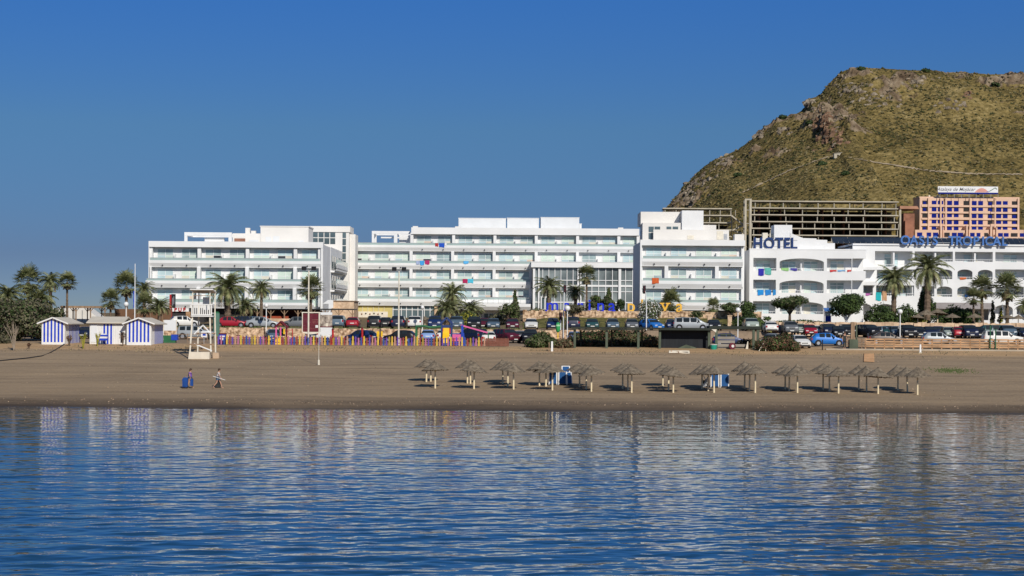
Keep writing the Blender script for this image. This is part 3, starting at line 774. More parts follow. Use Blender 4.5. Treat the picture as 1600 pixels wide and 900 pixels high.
storey(t, xa, xat-.3, Y, e2, r3, b3, e3, rm4[:9]+[xat-.35], R, thick=(0,3,5,7,9), winw=2.4, out=.0)
storey(t, xa+.0, xat-.3, Y, e3, r4, b4, e4, rm4[:9]+[xat-.35], R, thick=(0,3,5,7,9), winw=2.4, out=.0)
# open roof frame over the left end
fa, fb_ = xx(581,Y+2,370), xx(641,Y+2,370); z1, z0 = zs(Y+2, 610, 361, 381)
part('roof_frame', t, WHITE, lambda b: b.box(fa, fb_, Y+2, Y+2.5, z1-.5, z1).box(fa, fa+.4, Y+2.01, Y+2.49, z0-.5, z1-.51).box(fa+3.9, fa+4.5, Y+2.01, Y+2.49, z0-.5, z1-.51).box(fa, fb_, Y+8, Y+8.5, z1-.5, z1).box(fa,fa+.4,Y+8.01,Y+8.49,z0-.5,z1-.51).box(fa, fa+.4, Y+2.51, Y+7.99, z1-.5, z1).box(fa+3.9, fa+4.4, Y+2.51, Y+7.99, z1-.5, z1).box(fa+1.4, fb_-.2, Y+5, Y+5.3, z1-1.15, z1-.9).box(fa+4.6,fb_-.01,Y+6,Y+6.4,z0-.5,z1-.52))
part('roof_planter', t, OFFW, lambda b: b.box(xx(552,Y+4,380), xx(578,Y+4,380), Y+4, Y+6, b1-.1, zz(381.5,Y+4,560)))
for (pa, pb, pt, yo) in ((716.5,790.5,340.6,0),(792.5,842,340.2,.4),(845,905,339.4,0),(905.5,909,349,.8)):
    x0, x1 = xx(pa,Y+5,350), xx(pb,Y+5,350); zt_ = zz(pt, Y+5, (pa+pb)/2)
    part('roof_box', t, GREYW, lambda b: b.box(x0, x1, Y+5+yo, Y+12, ztp-.5, zt_-.1).box(x0-.06, x1+.06, Y+4.95+yo, Y+12.05, zt_-.099, zt_))
part('roof_vent', t, WHITE2, lambda b: [b.box(xx(p,Y+3,355), xx(p,Y+3,355)+.9, Y+3, Y+4, ztp-.3, ztp+.35) for p in (645,711,966)])
# terrace slab right of the ground floor
z0, z1, z2 = zs(Y-3, 760, 484.5, 474.5, 464.5)
part('terrace', t, WHITE, lambda b: b.prism([(Y-3,z1),(Y-3,z1-.5),(Y-2.5,z0),(Y-.01,z0),(Y-.01,z1)], 'x', xx(690,Y), xat-.3))
part('terrace_balustrade', t, METAL, lambda b: [b.box(xx(720,Y)+k*.95, xx(720,Y)+k*.95+.05, Y-2.9, Y-2.85, z1+.002, z1+1.0) for k in range(13)] + [b.box(xx(720,Y), xat-.5, Y-2.92, Y-2.84, z1+1.001, z1+1.06)])
# ground floor glazing and mural wall
zg, zh = zs(Y, 600, 502, 479.5)
xg = xx(613,Y)
part('mural_wall', t, mat('yellow_mural', (.62,.52,.20), .8, .1, .4), lambda b: b.box(xa+.3, xg, Y+.9, Y+1.249, zg-.5, e4-.01))
part('mural_panel', t, mat('mural_figures', (.62,.50,.25), .8, .05, 1), lambda b: [b.use(OFFW).box(xa+1.6, xg-.8, Y+.82, Y+.89, zg+.6, zg+1.7)]+[b.use(BLACK if k % 2 else BRICK).ball((xa+2.2+k*.72, Y+.8, zg+1.25+.1*(k%2)), .14) for k in range(6)]+[b.use(OFFW).box(xa+.4+k*.95,xa+.47+k*.95,Y+.78,Y+.85,zg-.4,e4-.05) for k in range(7)])
part('ground_glazing', t, GLASSD, lambda b: b.box(xg+.02, xx(700,Y), Y+1.0, Y+1.248, zg-.5, e4-.01))
part('ground_mullions', t, WHITE, lambda b: [b.box(xx(p,Y)-.06, xx(p,Y)+.06, Y+.85, Y+.99, zg-.5, e4-.01) for p in (614,627,635,644,653,663,672,680)]+[b.box(xg+.02, xx(700,Y), Y+.86, Y+.98, zz(484,Y,640)-.06, zz(484,Y,640)+.06)])
part('brick_pier', t, STONET, lambda b: b.box(xx(679,Y), xx(684,Y), Y+.6, Y+.99, zg-.5, e4-.01))
part('ground_doors', t, WHITE, lambda b: b.box(xx(753,Y), xat-.4, Y+.9, Y+1.247, zg-.5, z0-.05).use(GLASSD).box(xx(757,Y),xx(763,Y),Y+.85,Y+.89,zg,z0-.6).box(xx(765,Y),xx(771,Y),Y+.85,Y+.89,zg,z0-.6))
# atrium
Ya = Y-3; zT, zB, zG = zs(Ya, 915, 409.3, 418.2, 484); xa2, xb2 = xx(832.5,Ya), xx(997.5,Ya)
part('canopy', t, WHITE, lambda b: b.box(xa2-.3, xb2, Ya-.5, Y-.012, zB, zT-.1).box(xa2-.36, xb2+.0, Ya-.56, Y-.014, zT-.099, zT))
part('entrance_glass', t, mat('atrium_glass', (.10,.125,.13), .10, .35, .22, col2=(.20,.23,.23), spec=.8), lambda b: b.box(xa2+.2, xb2-.05, Ya+.3, Ya+.4, zG, zB-.002))
for p, wd in ((834.5,4),(842,2.5),(903.5,3.2),(907.5,2.5),(968.5,4.5)):
    x = xx(p,Ya); part('entrance_column', t, WHITE, lambda b: b.box(x-wd*.05, x+wd*.05, Ya-.1, Ya+.29, zG-.3, zB-.003))
part('entrance_mullions', t, WHITE, lambda b: [b.box(xx(p,Ya)-.055, xx(p,Ya)+.055, Ya+.12, Ya+.298, zG, zB-.004) for p in (848,857.5,867,876.5,886,895.5,914.5,925,935.5,946.5,957,977.5,988.5)])
part('entrance_transoms', t, WHITE, lambda b: [b.box(xa2+.21, xb2-.06, Ya+.14, Ya+.297, zz(p,Ya,915)-hh, zz(p,Ya,915)+hh) for p, hh in ((438,.06),(446.5,.16),(455.5,.06),(472.5,.09))])
part('entrance_door', t, WHITE, lambda b: b.box(xx(845,Ya), xx(860,Ya), Ya-.3, Ya+.1, zG, zz(463,Ya,850)).use(GLASSD).box(xx(847,Ya), xx(851,Ya), Ya-.36, Ya-.31, zG+.1, zz(465,Ya,850)).box(xx(853,Ya), xx(858,Ya), Ya-.36, Ya-.31, zG+.1, zz(465,Ya,850)))
rebase(t)

# ---- right block
Y = 273; rf = 1080
t = thing('hotel_building', 'white right block of the balconied hotel nearest the sea, stepped roof boxes above', 'hotel building', gat(1080, Y+6), 0, HG)
zt, cc, r1, b1, e1, r2, b2, e2, r3, b3, e3 = zs(Y, rf, 375, 383.7, 400.5, 404.4, 416.2, 435, 438.8, 451, 468.8, 472.5, 484.6)
xa, xb = xx(1000.6,Y), xx(1163.5,Y)
part('wall', t, WHITE, lambda b: b.box(xa, xb-.2, Y+1.2, Y+16, 7.5, cc))
part('parapet', t, WHITE, lambda b: b.box(xa-.05, xb+.05, Y, Y+1.59, cc, zt).box(xa-.05, xb+.05, Y+1.6, Y+16, cc+.002, zt-.3))
part('end_wall', t, WHITE, lambda b: b.box(xa-.05, xa+.2, Y+.0, Y+16, 7.5, cc-.002))
part('end_wall', t, WHITE, lambda b: b.box(xb-.19, xb+.05, Y+.9, Y+16, 7.5, cc-.002))
rmr = [xx(p,Y) for p in (1003,1041.5,1081,1120.5,1160)]
storey(t, xa+.21, xb-.25, Y, cc, r1, b1, e1, rmr, R, thick=(), winw=2.1, depth=1.2, ws=.50)
storey(t, xa+.21, xb-.35, Y, e1, r2, b2, e2, rmr, R, thick=(1,3), winw=2.1, depth=1.2, ws=.50)
storey(t, xa+.21, xb-.45, Y, e2, r3, b3, e3, rmr, R, thick=(), winw=2.1, depth=1.2, ws=.50)
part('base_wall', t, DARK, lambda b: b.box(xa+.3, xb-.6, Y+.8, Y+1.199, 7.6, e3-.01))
def rbox(nm, pa, pb, pt, pbm, yo, dd, m=WHITE2):
    x0, x1 = xx(pa,Y+yo,360), xx(pb,Y+yo,360); a, c = zs(Y+yo, (pa+pb)/2, pt, pbm)
    part(nm, t, m, lambda b: b.box(x0, x1, Y+yo, Y+yo+dd, c-.3, a)); return x0, x1, a, c
rbox('roof_screen', 1021, 1139, 359, 376, 2, .4)
rbox('roof_room', 1004, 1066, 348, 376, 3, 5)
x0, x1, a, c = rbox('roof_room', 1001, 1062, 331, 348, 5, 7)
rbox('roof_tower', 1065.5, 1099, 329, 360, 2.6, 6, WHITE)
rbox('roof_box', 1096, 1119, 351.5, 360, 3, 2.3)
rbox('roof_side_box', 1148, 1163, 366, 376, 4, 2)
for pa, pb, pt, pbm in ((1013.5,1021.5,354,362.5),(1022.8,1031.5,354,360),(1013.5,1021.5,364,373.5),(1041.5,1049,354,358),(1051,1059.5,354,358)):
    x0, x1 = xx(pa,Y+3,360), xx(pb,Y+3,360); a, c = zs(Y+3, pa, pt, pbm)
    part('roof_window', t, GLASSD, lambda b: b.box(x0, x1, Y+2.95, Y+2.999, c, a))
x0 = xx(1120,Y+2,370); z0 = zz(372,Y+2,1120)
part('roof_grille', t, OFFW, lambda b: b.box(x0,x0+.9,Y+1.95,Y+1.999,z0-.2,z0+1).use(METAL).box(x0+1,x0+1.5,Y+1.95,Y+1.999,z0-.2,z0+.6).use(OFFW).box(xx(1074,Y+2,370),xx(1084,Y+2,370),Y+1.95,Y+1.999,z0-.2,z0+.35))
rebase(t)

# ------------------------------------------------------------------ arcaded hotel
Y = 280
t = thing('hotel_building', 'white arcaded hotel with arched balconies and blue rooftop lettering at the right', 'hotel building', gat(1330, Y+6), 0, 'white beach hotels')
def rect(a, b_, c, d, Y=Y, px=None):   # px x0,x1, y0(top), y1
    x0, x1 = xx(a,Y), xx(b_,Y); m_ = px or (a+b_)/2; z1, z0 = zs(Y, m_, c, d)
    return [(x0,z0),(x1,z0),(x1,z1),(x0,z1)]
def arch(a, b_, side, top, bot, Y=Y, n=12, flat=True):
    x0, x1 = xx(a,Y), xx(b_,Y); m_ = (a+b_)/2; z1, zs_, z0 = zs(Y, m_, top, side, bot)
    pts = [(x0,z0),(x1,z0)]; cx = (x0+x1)/2; hw = (x1-x0)/2
    for k in range(n+1):
        an = pi*k/n; pts.append((cx+hw*cos(an), zs_+(z1-zs_)*sin(an)))
    return pts
def shell(nm, outer, ops, Yf, th, depth, z_floor_pad=.02, back=True):
    part(nm, t, WHITE, lambda b: b.holes(outer, ops, Yf, Yf+th))
def loggia(ops, Yf, th, depth, wins=1):
    for o in ops:
        x0 = min(p[0] for p in o); x1 = max(p[0] for p in o); z0 = min(p[1] for p in o); z1 = max(p[1] for p in o)
        n = max(1, int((x1-x0)/3.0))
        for k in range(n):
            cx = x0+(x1-x0)*(k+.5)/n
            w_ = window(t, cx, Yf+depth-.02, z0-.55, min(2.1,(x1-x0)/n*.66), (z1-z0)+.25, R, trans=.99 if False else .78); paint(w_, R, (3,1,1,0,2,3))
        part('rail', t, WHITE, lambda b: [b.box(x0+.02, x1-.02, Yf+th*.4, Yf+th*.4+.05, z0+.28, z0+.34)]+[b.box(x0+.1+j*.25, x0+.13+j*.25, Yf+th*.4+.01, Yf+th*.4+.04, z0+.002, z0+.279) for j in range(int((x1-x0-.1)/.25))])
        if n > 1: part('partition', t, WHITE, lambda b: b.box((x0+x1)/2-.08, (x0+x1)/2+.08, Yf+th+.3, Yf+depth-.03, z0-.5, z0+(z1-z0)*.6))
th = .3; dp = 2.0
gz, ztl = zs(Y, 1260, 503.5, 389.3)
opsA = [rect(1177,1213,403,422.7), rect(1177,1212.5,437,457), rect(1177,1212,470.5,489.8),
        arch(1218,1287.3,410,403.8,423), arch(1218,1287,444,437.8,457.5), arch(1219,1287,478,471.5,490.5),
        rect(1292,1352.6-22,404,423.5), rect(1292,1330.6,438,457.7), rect(1292,1330,471,491)]
x0, x1 = xx(1171,Y), xx(1353,Y); xmid = xx(1331.5,Y)
shell('arcade_wall', [(x0,gz),(xmid,gz),(xmid,ztl),(x0,ztl)], opsA, Y, th, dp)
loggia(opsA, Y, th, dp)
part('back_wall', t, WHITE, lambda b: b.box(x0, x1+.0, Y+dp, Y+14, gz, ztl-.4))
part('side_wall', t, WHITE, lambda b: b.box(x0+.002, x0+.25, Y+th+.002, Y+dp-.002, gz, ztl-.4))
for pz in (424.5, 458.5, 491.5, 401.5):
    za, = zs(Y, 1260, pz)
    part('floor_slab', t, WHITE, lambda b: b.box(x0+.26, xmid-.01, Y+th+.001, Y+dp-.003, za-.35, za-.1))
for px_ in (1215.3, 1289.6):
    part('pier', t, WHITE, lambda b: b.box(xx(px_,Y)-.15, xx(px_,Y)+.15, Y+th+.001, Y+dp-.004, gz, ztl-.5))
# corner balconies to the right of the front bay (bands with open fronts)
for ya, yb in ((423.5,438),(457.7,470.8),(389.3,403.8)):
    a, c = zs(Y, 1340, ya, yb)
    part('corner_band', t, WHITE, lambda b: b.box(xmid+.001, xx(1352.6,Y), Y, Y+.3, c, a).box(xmid+.001, xx(1352.6,Y)-.001, Y+.301, Y+dp-.01, c+.01, c+.35))
# stepped parapets over the left bay
prof = [(1179,371),(1207,371)]
part('sign_parapet', t, WHITE, lambda b: b.prism([(x0+.5,ztl-.1),(xx(1306,Y),ztl-.1),(xx(1306,Y),zz(379.5,Y,1306)),(xx(1294,Y),zz(379.5,Y,1300)),(xx(1294,Y),zz(374.5,Y,1290)),(xx(1277,Y),zz(374.0,Y,1280)),(xx(1277,Y),zz(372,Y,1270)),(xx(1256,Y),zz(371.5,Y,1256)),(xx(1236,Y),zz(363.5,Y,1236)),(xx(1236,Y),zz(371,Y,1236)-.3),(xx(1179,Y),zz(371.5,Y,1179))], 'y', Y+1.0, Y+1.4))
part('parapet_coping', t, WHITE, lambda b: b.box(x0-.03, x1+.03, Y-.03, Y+.95, ztl-.12, ztl+.05))
part('roof_slab', t, WHITE, lambda b: b.box(x0, x1, Y+.33, Y+14, ztl-.39, ztl-.14))
part('roof_tower', t, WHITE, lambda b: b.box(xx(1209,Y+3,360), xx(1237,Y+3,360), Y+2.5, Y+6, ztl-.1, zz(351.5,Y+2.5,1222)))
part('roof_unit', t, OFFW, lambda b: b.box(xx(1191,Y+4,370), xx(1199,Y+4,370), Y+3.5, Y+4.4, ztl, zz(364,Y+4,1195)).box(xx(1202,Y+4,370), xx(1208.5,Y+4,370), Y+3.5, Y+4.4, ztl, zz(365,Y+4,1205)))
# long right range, set back 3 m
Y2 = Y+4
xq0, xq1 = xx(1332,Y2), xx(1640,Y2)
def rect2(a, b_, c, d): return rect(a, b_, c, d, Y2)
def arch2(a, b_, s_, top, bot): return arch(a, b_, s_, top, bot, Y2)
opsB = [rect2(1367,1425.5,392.5,416.5), rect2(1429,1488.6,393,408.5), rect2(1492,1551,393.6,409), rect2(1555,1612,394,409.5),
        arch2(1467,1488,426,421,436), arch2(1496,1519.5,426,421,436.2), arch2(1528,1551,426.5,421.5,436.5), rect2(1555,1612,421,437.3), rect2(1404,1432,421,437),rect2(1370,1398,421.5,442), 
        rect2(1334,1364,447,461), arch2(1464,1488,453,447.5,463.5), arch2(1496,1519,453,447.5,463.8), arch2(1528,1551,453,448,464), rect2(1556,1600,448,464.2), rect2(1399,1428.5,446,462),rect2(1369,1394,446,461.5), rect2(1440,1460,447,463),
        arch2(1344,1362,480,475,500), arch2(1372,1396,480,475,500), rect2(1461,1545,475,500), arch2(1554,1583,484,476.5,500), arch2(1589,1612,484,477,500)]
g2, t2 = zs(Y2, 1480, 506, 383.8)
part('range_wall', t, WHITE, lambda b: b.holes([(xq0,g2),(xq1,g2),(xq1,t2),(xq0,t2)], opsB, Y2, Y2+.3))
for k, o_ in enumerate(opsB):
    if k < 18: loggia([o_], Y2, .3, 2.0)
part('range_back_wall', t, WHITE, lambda b: b.box(xq0+.01, xq1, Y2+2.0, Y2+13, g2, t2-.3))
for pz in (417.5, 444.0, 466.5, 391.0):
    za, = zs(Y2, 1480, pz)
    part('floor_slab', t, WHITE, lambda b: b.box(xq0+.02, xq1-.02, Y2+.301, Y2+1.99, za-.3, za-.05))
for px_ in (1365.5,1397,1427.2,1462,1490.5,1524,1553):
    part('pier', t, WHITE, lambda b: b.box(xx(px_,Y2)-.12, xx(px_,Y2)+.12, Y2+.302, Y2+1.995, g2, t2-.31))
part('range_roof', t, WHITE, lambda b: b.box(xq0, xq1, Y2-.2, Y2+13, t2-.02, t2+.22))
for pz0, pz1, pa, pb in ((416.8,421.5,1332,1367),(439.5,445.5,1332,1364)):
    a, c = zs(Y2-2, 1350, pz0, pz1)
    part('corner_band', t, WHITE, lambda b: b.box(xx(1333,Y2), xx(1367,Y2), Y2-1.9, Y2-.003, c, a))
# awning
a, c = zs(Y2-1.4, 1500, 475, 478)
part('awning', t, mat('grey_awning', (.30,.27,.26), .9, .1, 1), lambda b: b.prism([(Y2-1.9,c-.35),(Y2-.21,a+.2),(Y2-.21,a+.1),(Y2-1.9,c-.45)], 'x', xx(1459,Y2), xx(1552,Y2)))
rebase(t)
# solar collectors: one row of tilted panels
g_ = 'solar collectors on the arcaded hotel roof'
t = thing('solar_array', 'long row of tilted black solar panels along the roof behind the blue lettering', 'solar panels', (xx(1460,Y2+2), Y2+2, t2+.22))
zz0 = t2+.22
for k in range(36):
    xk = xx(1300,Y2+2)+k*.82
    def pf(b):
        b.prism([(Y2+1,zz0+.05),(Y2+3,zz0+1.0),(Y2+3,zz0+1.08),(Y2+1,zz0+.13)], 'x', xk, xk+.76)
        b.use(METAL).box(xk+.1, xk+.16, Y2+2.8, Y2+2.86, zz0, zz0+.9)
    part('panel', t, SOLAR, pf)
rebase(t)

# ------------------------------------------------------------------ lettering
def text_part(ch, size, parent, m, loc, ext=.06, off=0.0, shear=0.0, serif=False, sx=1.0, name='letter'):
    cu = bpy.data.curves.new('t', 'FONT'); cu.body = ch; cu.size = size; cu.extrude = ext; cu.offset = off; cu.shear = shear; cu.align_x = 'CENTER'
    to = bpy.data.objects.new('t', cu); COL.objects.link(to)
    dg = bpy.context.evaluated_depsgraph_get(); dg.update()
    me = bpy.data.meshes.new_from_object(to.evaluated_get(dg)); bpy.data.objects.remove(to)
    me.transform(Matrix.Rotation(pi/2, 4, 'X')); me.transform(Matrix.Scale(sx, 4, Vector((1,0,0))))
    if serif and ch in 'mrinlpy':
        me.update(); vs_ = [v.co for v in me.vertices]; b = MB()
        zsel = min(v.z for v in vs_) if ch != 'y' else max(v.z for v in vs_)
        xs2 = sorted(v.x for v in vs_ if abs(v.z-zsel) < size*.03)
        cl = []
        for x in xs2:
            if cl and x-cl[-1][-1] < size*.12: cl[-1].append(x)
            else: cl.append([x])
        n0 = len(me.vertices); vv = [tuple(v.co) for v in me.vertices]; ff = [tuple(p.vertices) for p in me.polygons]
        b.v = vv; b.f = ff; b.m = [0]*len(ff)
        for c in cl:
            b.box(c[0]-size*.07, c[-1]+size*.07, -ext*1.1, ext*1.1, zsel-size*.02, zsel+size*.05)
        me = bpy.data.meshes.new(name); me.from_pydata(b.v, [], b.f)
    me.name = name; me.materials.clear(); me.materials.append(m)
    o = bpy.data.objects.new(name, me); COL.objects.link(o); o.parent = parent; o.location = loc; return o
def sign_letters(root, chars, xs3, z, y, size, m, **k):
    for c, x in zip(chars, xs3): text_part(c, size, root, m, (x-root.location.x, y-root.location.y, z-root.location.z), **k)
Ys = 280.82
zb = zz(388.2, Ys, 1212)
t = thing('rooftop_sign', 'dark blue HOTEL letters standing on the white parapet', 'sign', (xx(1212,Ys,380), Ys, zb))
sign_letters(t, 'HOTEL', [xx(p,Ys,380) for p in (1184.5,1202,1217.5,1229.5,1240.5)], zb, Ys, 2.28, BLUES, ext=.12, off=.05, sx=.86)
part('support_rail', t, METAL, lambda b: b.box(-3.2,3.2,.125,.16,.25,.29).box(-3.2,3.2,.125,.16,1.2,1.24))
Ys = 283.4; zb = zz(383.0, Ys, 1490)+.02
t = thing('rooftop_sign', 'blue OASIS TROPICAL letters along the roof edge of the arcaded hotel', 'sign', (xx(1490,Ys,380), Ys, zb))
s_ = 'OASISTROPICAL'; ps = (1414.5,1428,1440,1449.5,1461,1487.5,1498.5,1511.5,1525,1536,1545.5,1557.5,1569.5)
for c, p in zip(s_, ps):
    zb2 = zz(382.2+(p-1412)*.012, Ys, p)+.05
    text_part(c, 1.85, t, BLUEO, (xx(p,Ys,380)-t.location.x, 0, zb2-zb), ext=.10, off=.035, sx=.97)
part('support_rail', t, METAL, lambda b: b.box(-7.6,7.8,.2,.26,.30,.36).box(-7.6,7.8,.2,.26,1.0,1.05))
# garden letters
Yl = 266.9
t = thing('garden_sign', 'big blue and amber letters spelling marina playa along the stone terrace wall', 'sign', (xx(960,Yl,487), Yl, 8.45))
LT = [('m',863,0),('a',886,0),('r',906,0),('i',921,0),('n',938.5,0),('a',956,0),('p',986,1),('l',1003,1),('a',1020,1),('y',1039,1),('a',1061.5,1)]
for c, p, k in LT:
    zb2 = zz(486.6+(0 if k == 0 else 1.0), Yl, p); zb2 = max(zb2, 8.5)
    text_part(c, 2.45, t, MARY if k else MARB, (xx(p,Yl,487)-t.location.x, 0, zb2-8.45), ext=.10, off=.018, serif=True, sx=.98)
part('base_rail', t, METAL, lambda b: b.box(xx(850,Yl,487)-t.location.x, xx(1072,Yl,487)-t.location.x, .12, .2, .02, .1))

# towels over the rails
TOW = [(679.7,684.5,380,385,337,(.45,.04,.04),'small red towel on the top balcony rail beside a blue one'),(685.8,694,380,386.3,337,(.02,.09,.5),'deep blue towel on the top balcony rail of the long block'),(694.5,697.5,380,384,337,(.75,.75,.75),'small white cloth at the right of the deep blue towel'),
 (650,655.5,407.6,413,337,(.35,.42,.6),'pale patterned towel left of a sky blue one on the long block'),(656,662.7,407.4,414,337,(.06,.35,.75),'sky blue towel between a patterned and a magenta towel'),(664,671,407,413,337,(.42,.03,.13),'magenta towel right of the sky blue towel on the long block'),
 (724,732,408,412,337,(.1,.42,.75),'short light blue towel alone on the fourth balcony row'),(723,730.5,436,442.4,337,(.40,.02,.09),'crimson towel beside the cyan towel near the entrance hall'),(731,739.6,436,442.2,337,(.08,.5,.68),'cyan towel beside the crimson towel near the entrance hall'),
 (1019,1029.6,434.5,443,273,(.6,.12,.03),'orange towel on the middle balcony of the right block'),
 (1185,1193.6,420,430.5,280,(.03,.03,.35),'purple blue towel on the top left balcony under the HOTEL letters'),(1195,1205,419,429,280,(.12,.42,.36),'green and blue towel beside the purple one on the top left balcony'),
 (1184,1193.4,453,461,280,(.02,.25,.62),'left bright blue towel on the middle left balcony'),(1196,1205,453,461,280,(.025,.22,.6),'middle bright blue towel on the middle left balcony'),(1208,1212.6,453,461,280,(.03,.24,.55),'narrow blue towel at the right end of the middle left balcony'),
 (1221,1232.4,418.8,422.8,280,(.3,.55,.2),'lime green towel in the top wide arch'),(1235.4,1245.6,419.2,422.8,280,(.07,.06,.3),'indigo towel in the top wide arch'),(1297,1307,422,424.4,280,(.6,.05,.05),'left red towel on the top right front balcony'),(1309,1321,422,424,280,(.2,.4,.65),'pale blue towel between two red ones'),(1324,1330,422,424.4,280,(.6,.06,.05),'right red towel on the top right front balcony'),
 (1369,1377,457,469.5,284,(.02,.42,.45),'long teal towel hanging by the palm trunk'),(1379,1386,455,469.5,284,(.55,.32,.18),'long orange striped towel right of the teal one'),(1340,1345,455,462.5,284,(.75,.6,.2),'small yellow towel on the recessed balcony'),(1351,1360,458,461.5,284,(.4,.12,.35),'mauve towel hung beside the yellow one'),
 (1500,1510,433.5,436.5,284,(.6,.14,.04),'orange towel in the arch behind the fan palm'),(1508,1516,460.5,463.8,284,(.03,.15,.5),'blue towel in the lower arch beside the fan palm')]
for a, b_, c, d, Yt, col, lab in TOW:
    x0, x1 = xx(a,Yt-.1), xx(b_,Yt-.1); z1, z0 = zs(Yt-.1, (a+b_)/2, c, d)
    m_ = mat('towel_%d_%d' % (a, c), col, .9, .12, 3)
    b = MB().use(m_); n = 8
    front = []; yo = Yt-.06 if Yt > 281 or Yt < 280 else Yt-.06
    for i in range(n+1):
        f = i/n; ww = .04*sin(f*9+a)
        front.append((lerp(x0,x1,f), yo+ww*.5-.03, z0-.05*sin(f*5+c)))
    for i in range(n):
        p, q = front[i], front[i+1]
        b.face([p, q, (q[0], yo, z1+.02), (p[0], yo, z1+.02)])
        b.face([(p[0], yo, z1+.02), (q[0], yo, z1+.02), (q[0], yo+.24, z1+.03), (p[0], yo+.24, z1+.03)])
        b.face([(p[0], yo+.24, z1+.03), (q[0], yo+.24, z1+.03), (q[0], yo+.26, z0+.3*(z1-z0)), (p[0], yo+.26, z0+.3*(z1-z0))])
    tag(b.build('towel'), lab, 'towel', 'towels drying on balcony rails')

# ------------------------------------------------------------------ unfinished concrete frames on the hillside
def frame_building(label, px0, px1, Y, levels, colpx, depth, base_extra=22, steps=None, jit=0.0, dark_from=1):
    base = Vector((xx((px0+px1)/2, Y), Y, zz(levels[-1], Y, (px0+px1)/2)-base_extra))
    t = thing('unfinished_building', label, 'unfinished building', base, 0, 'bare concrete frames below the hill')
    x0, x1 = xx(px0, Y, 340), xx(px1, Y, 340); m_ = (px0+px1)/2
    z = [zz(l, Y, m_) for l in levels]+[base.z]
    for k, zz_ in enumerate(z[:-1]):
        o = 0 if k % 2 else .5
        part('slab', t, CONCL, lambda b: b.box(x0-o, x1+o*.3, Y-.6, Y+.1, zz_-.34, zz_+.12).use(CONC).box(x0, x1, Y+.101, Y+depth, zz_-.40, zz_))
    for i, p in enumerate(colpx):
        x = xx(p, Y, 340)
        for k in range(len(z)-1):
            xo = x+R.uniform(-1,1)*jit
            part('column', t, CONC, lambda b: b.box(xo-.2, xo+.2, Y+.2, Y+.6, z[k+1]+.021, z[k]-.401))
            if i % 2 == k % 2 and k < 5: part('inner_column', t, CONC, lambda b: b.box(xo+2.6, xo+2.9, Y+depth*.5, Y+depth*.5+.3, z[k+1]+.021, z[k]-.401))
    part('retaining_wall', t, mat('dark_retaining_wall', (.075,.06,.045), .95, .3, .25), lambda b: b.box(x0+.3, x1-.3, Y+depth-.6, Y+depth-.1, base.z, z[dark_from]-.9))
    for k in range(dark_from, len(z)-1):
        part('partition_wall', t, BRICK, lambda b: [b.box(x, x+.2, Y+4, Y+depth-.7, z[k+1]+.02, z[k]-.41) for x in np.arange(x0+4, x1-3, 9.5)])
    rebase(t); return t
t = frame_building('long bare concrete frame with six open floors on the hillside behind the HOTEL letters', 1175, 1403, 862, (314.5,325.2,335.8,346.5,357,367.5,378), [1177+k*24.8 for k in range(10)], 13, jit=.9)
# lift shaft
t = thing('concrete_shaft', 'tall open concrete shaft at the left end of the long bare frame', 'concrete shaft', (xx(1168,858), 858, zz(385,858,1168)-20))
xa, xb = xx(1162.8,858,340), xx(1173.5,858,340); z1, z0 = zs(858, 1168, 310.8, 455)
part('frame', t, CONCL, lambda b: b.box(xa, xa+.8, 856, 857, z0, z1-.7).box(xb-.8, xb, 856, 857, z0, z1-.7).box(xa, xb, 856, 857, z1-.699, z1).use(CONC).box(xa, xa+.6, 860, 861, z0, z1-.6).box(xb-.6, xb, 860, 861, z0, z1-.6).box(xa+.81, xb-.81, 856.2, 856.8, zz(328,858,1168)-.3, zz(328,858,1168)).box(xa+.81, xb-.81, 856.2, 856.8, zz(349,858,1168)-.3, zz(349,858,1168)))
rebase(t)
frame_building('smaller bare concrete frame left of the shaft, behind the right hotel block', 1037, 1143, 868, (325.5,336,347.5,358.5,369), [1040+k*17 for k in range(7)], 12, jit=.5, dark_from=2)
t = thing('concrete_stair', 'broken zigzag concrete stairs between the two bare frames', 'stairs', (xx(1152,866), 866, zz(385,866,1152)))
zig = [(1143,337),(1162,352),(1144,360),(1163,366),(1146,375),(1166,386)]
for k, ((a, b_), (c, d)) in enumerate(zip(zig, zig[1:])):
    A = P(a, b_, 864+k); B = P(c, d, 864+k)
    part('flight', t, CONCL, lambda b: b.bar(A, B, .6, 1.6))
    part('landing', t, CONC, lambda b: b.box(B.x-2, B.x+1.5, 865+k, 869+k, B.z-.35, B.z-.05))
rebase(t)
t = thing('brick_building', 'brown brick shell with a tiled roof between the bare frame and the peach apartments', 'building', (xx(1420,875), 875, zz(390,875,1420)))
x0, x1 = xx(1404,875,340), xx(1434,875,340)
part('wall', t, BRICK, lambda b: b.box(xx(1412,875,340), xx(1429,875,340), 875, 886, zz(460,875,1420), zz(333,875,1420)).use(mat('red_brick_far',(.36,.16,.10),.9,.15,.4)).box(xx(1413,875,340), xx(1425,875,340), 873, 874.9, zz(460,875,1420), zz(345,875,1420)))
part('roof', t, mat('tile_roof_far', (.42,.22,.14), .9, .15, .4), lambda b: b.prism([(x0,zz(327,875,1420)),(x1,zz(327,875,1420)),(xx(1431,875,340),zz(322.5,875,1420)),(xx(1404,875,340),zz(322.5,875,1420))], 'y', 872, 888))
part('post', t, CONCL, lambda b: b.box(xx(1404,875,340), xx(1404,875,340)+.7, 872.5, 873.2, zz(460,875,1404), zz(327,875,1404)-.01).box(xx(1407,875,340), xx(1407,875,340)+.5, 878, 878.6, zz(460,875,1404), zz(327,875,1404)-.01))
rebase(t)

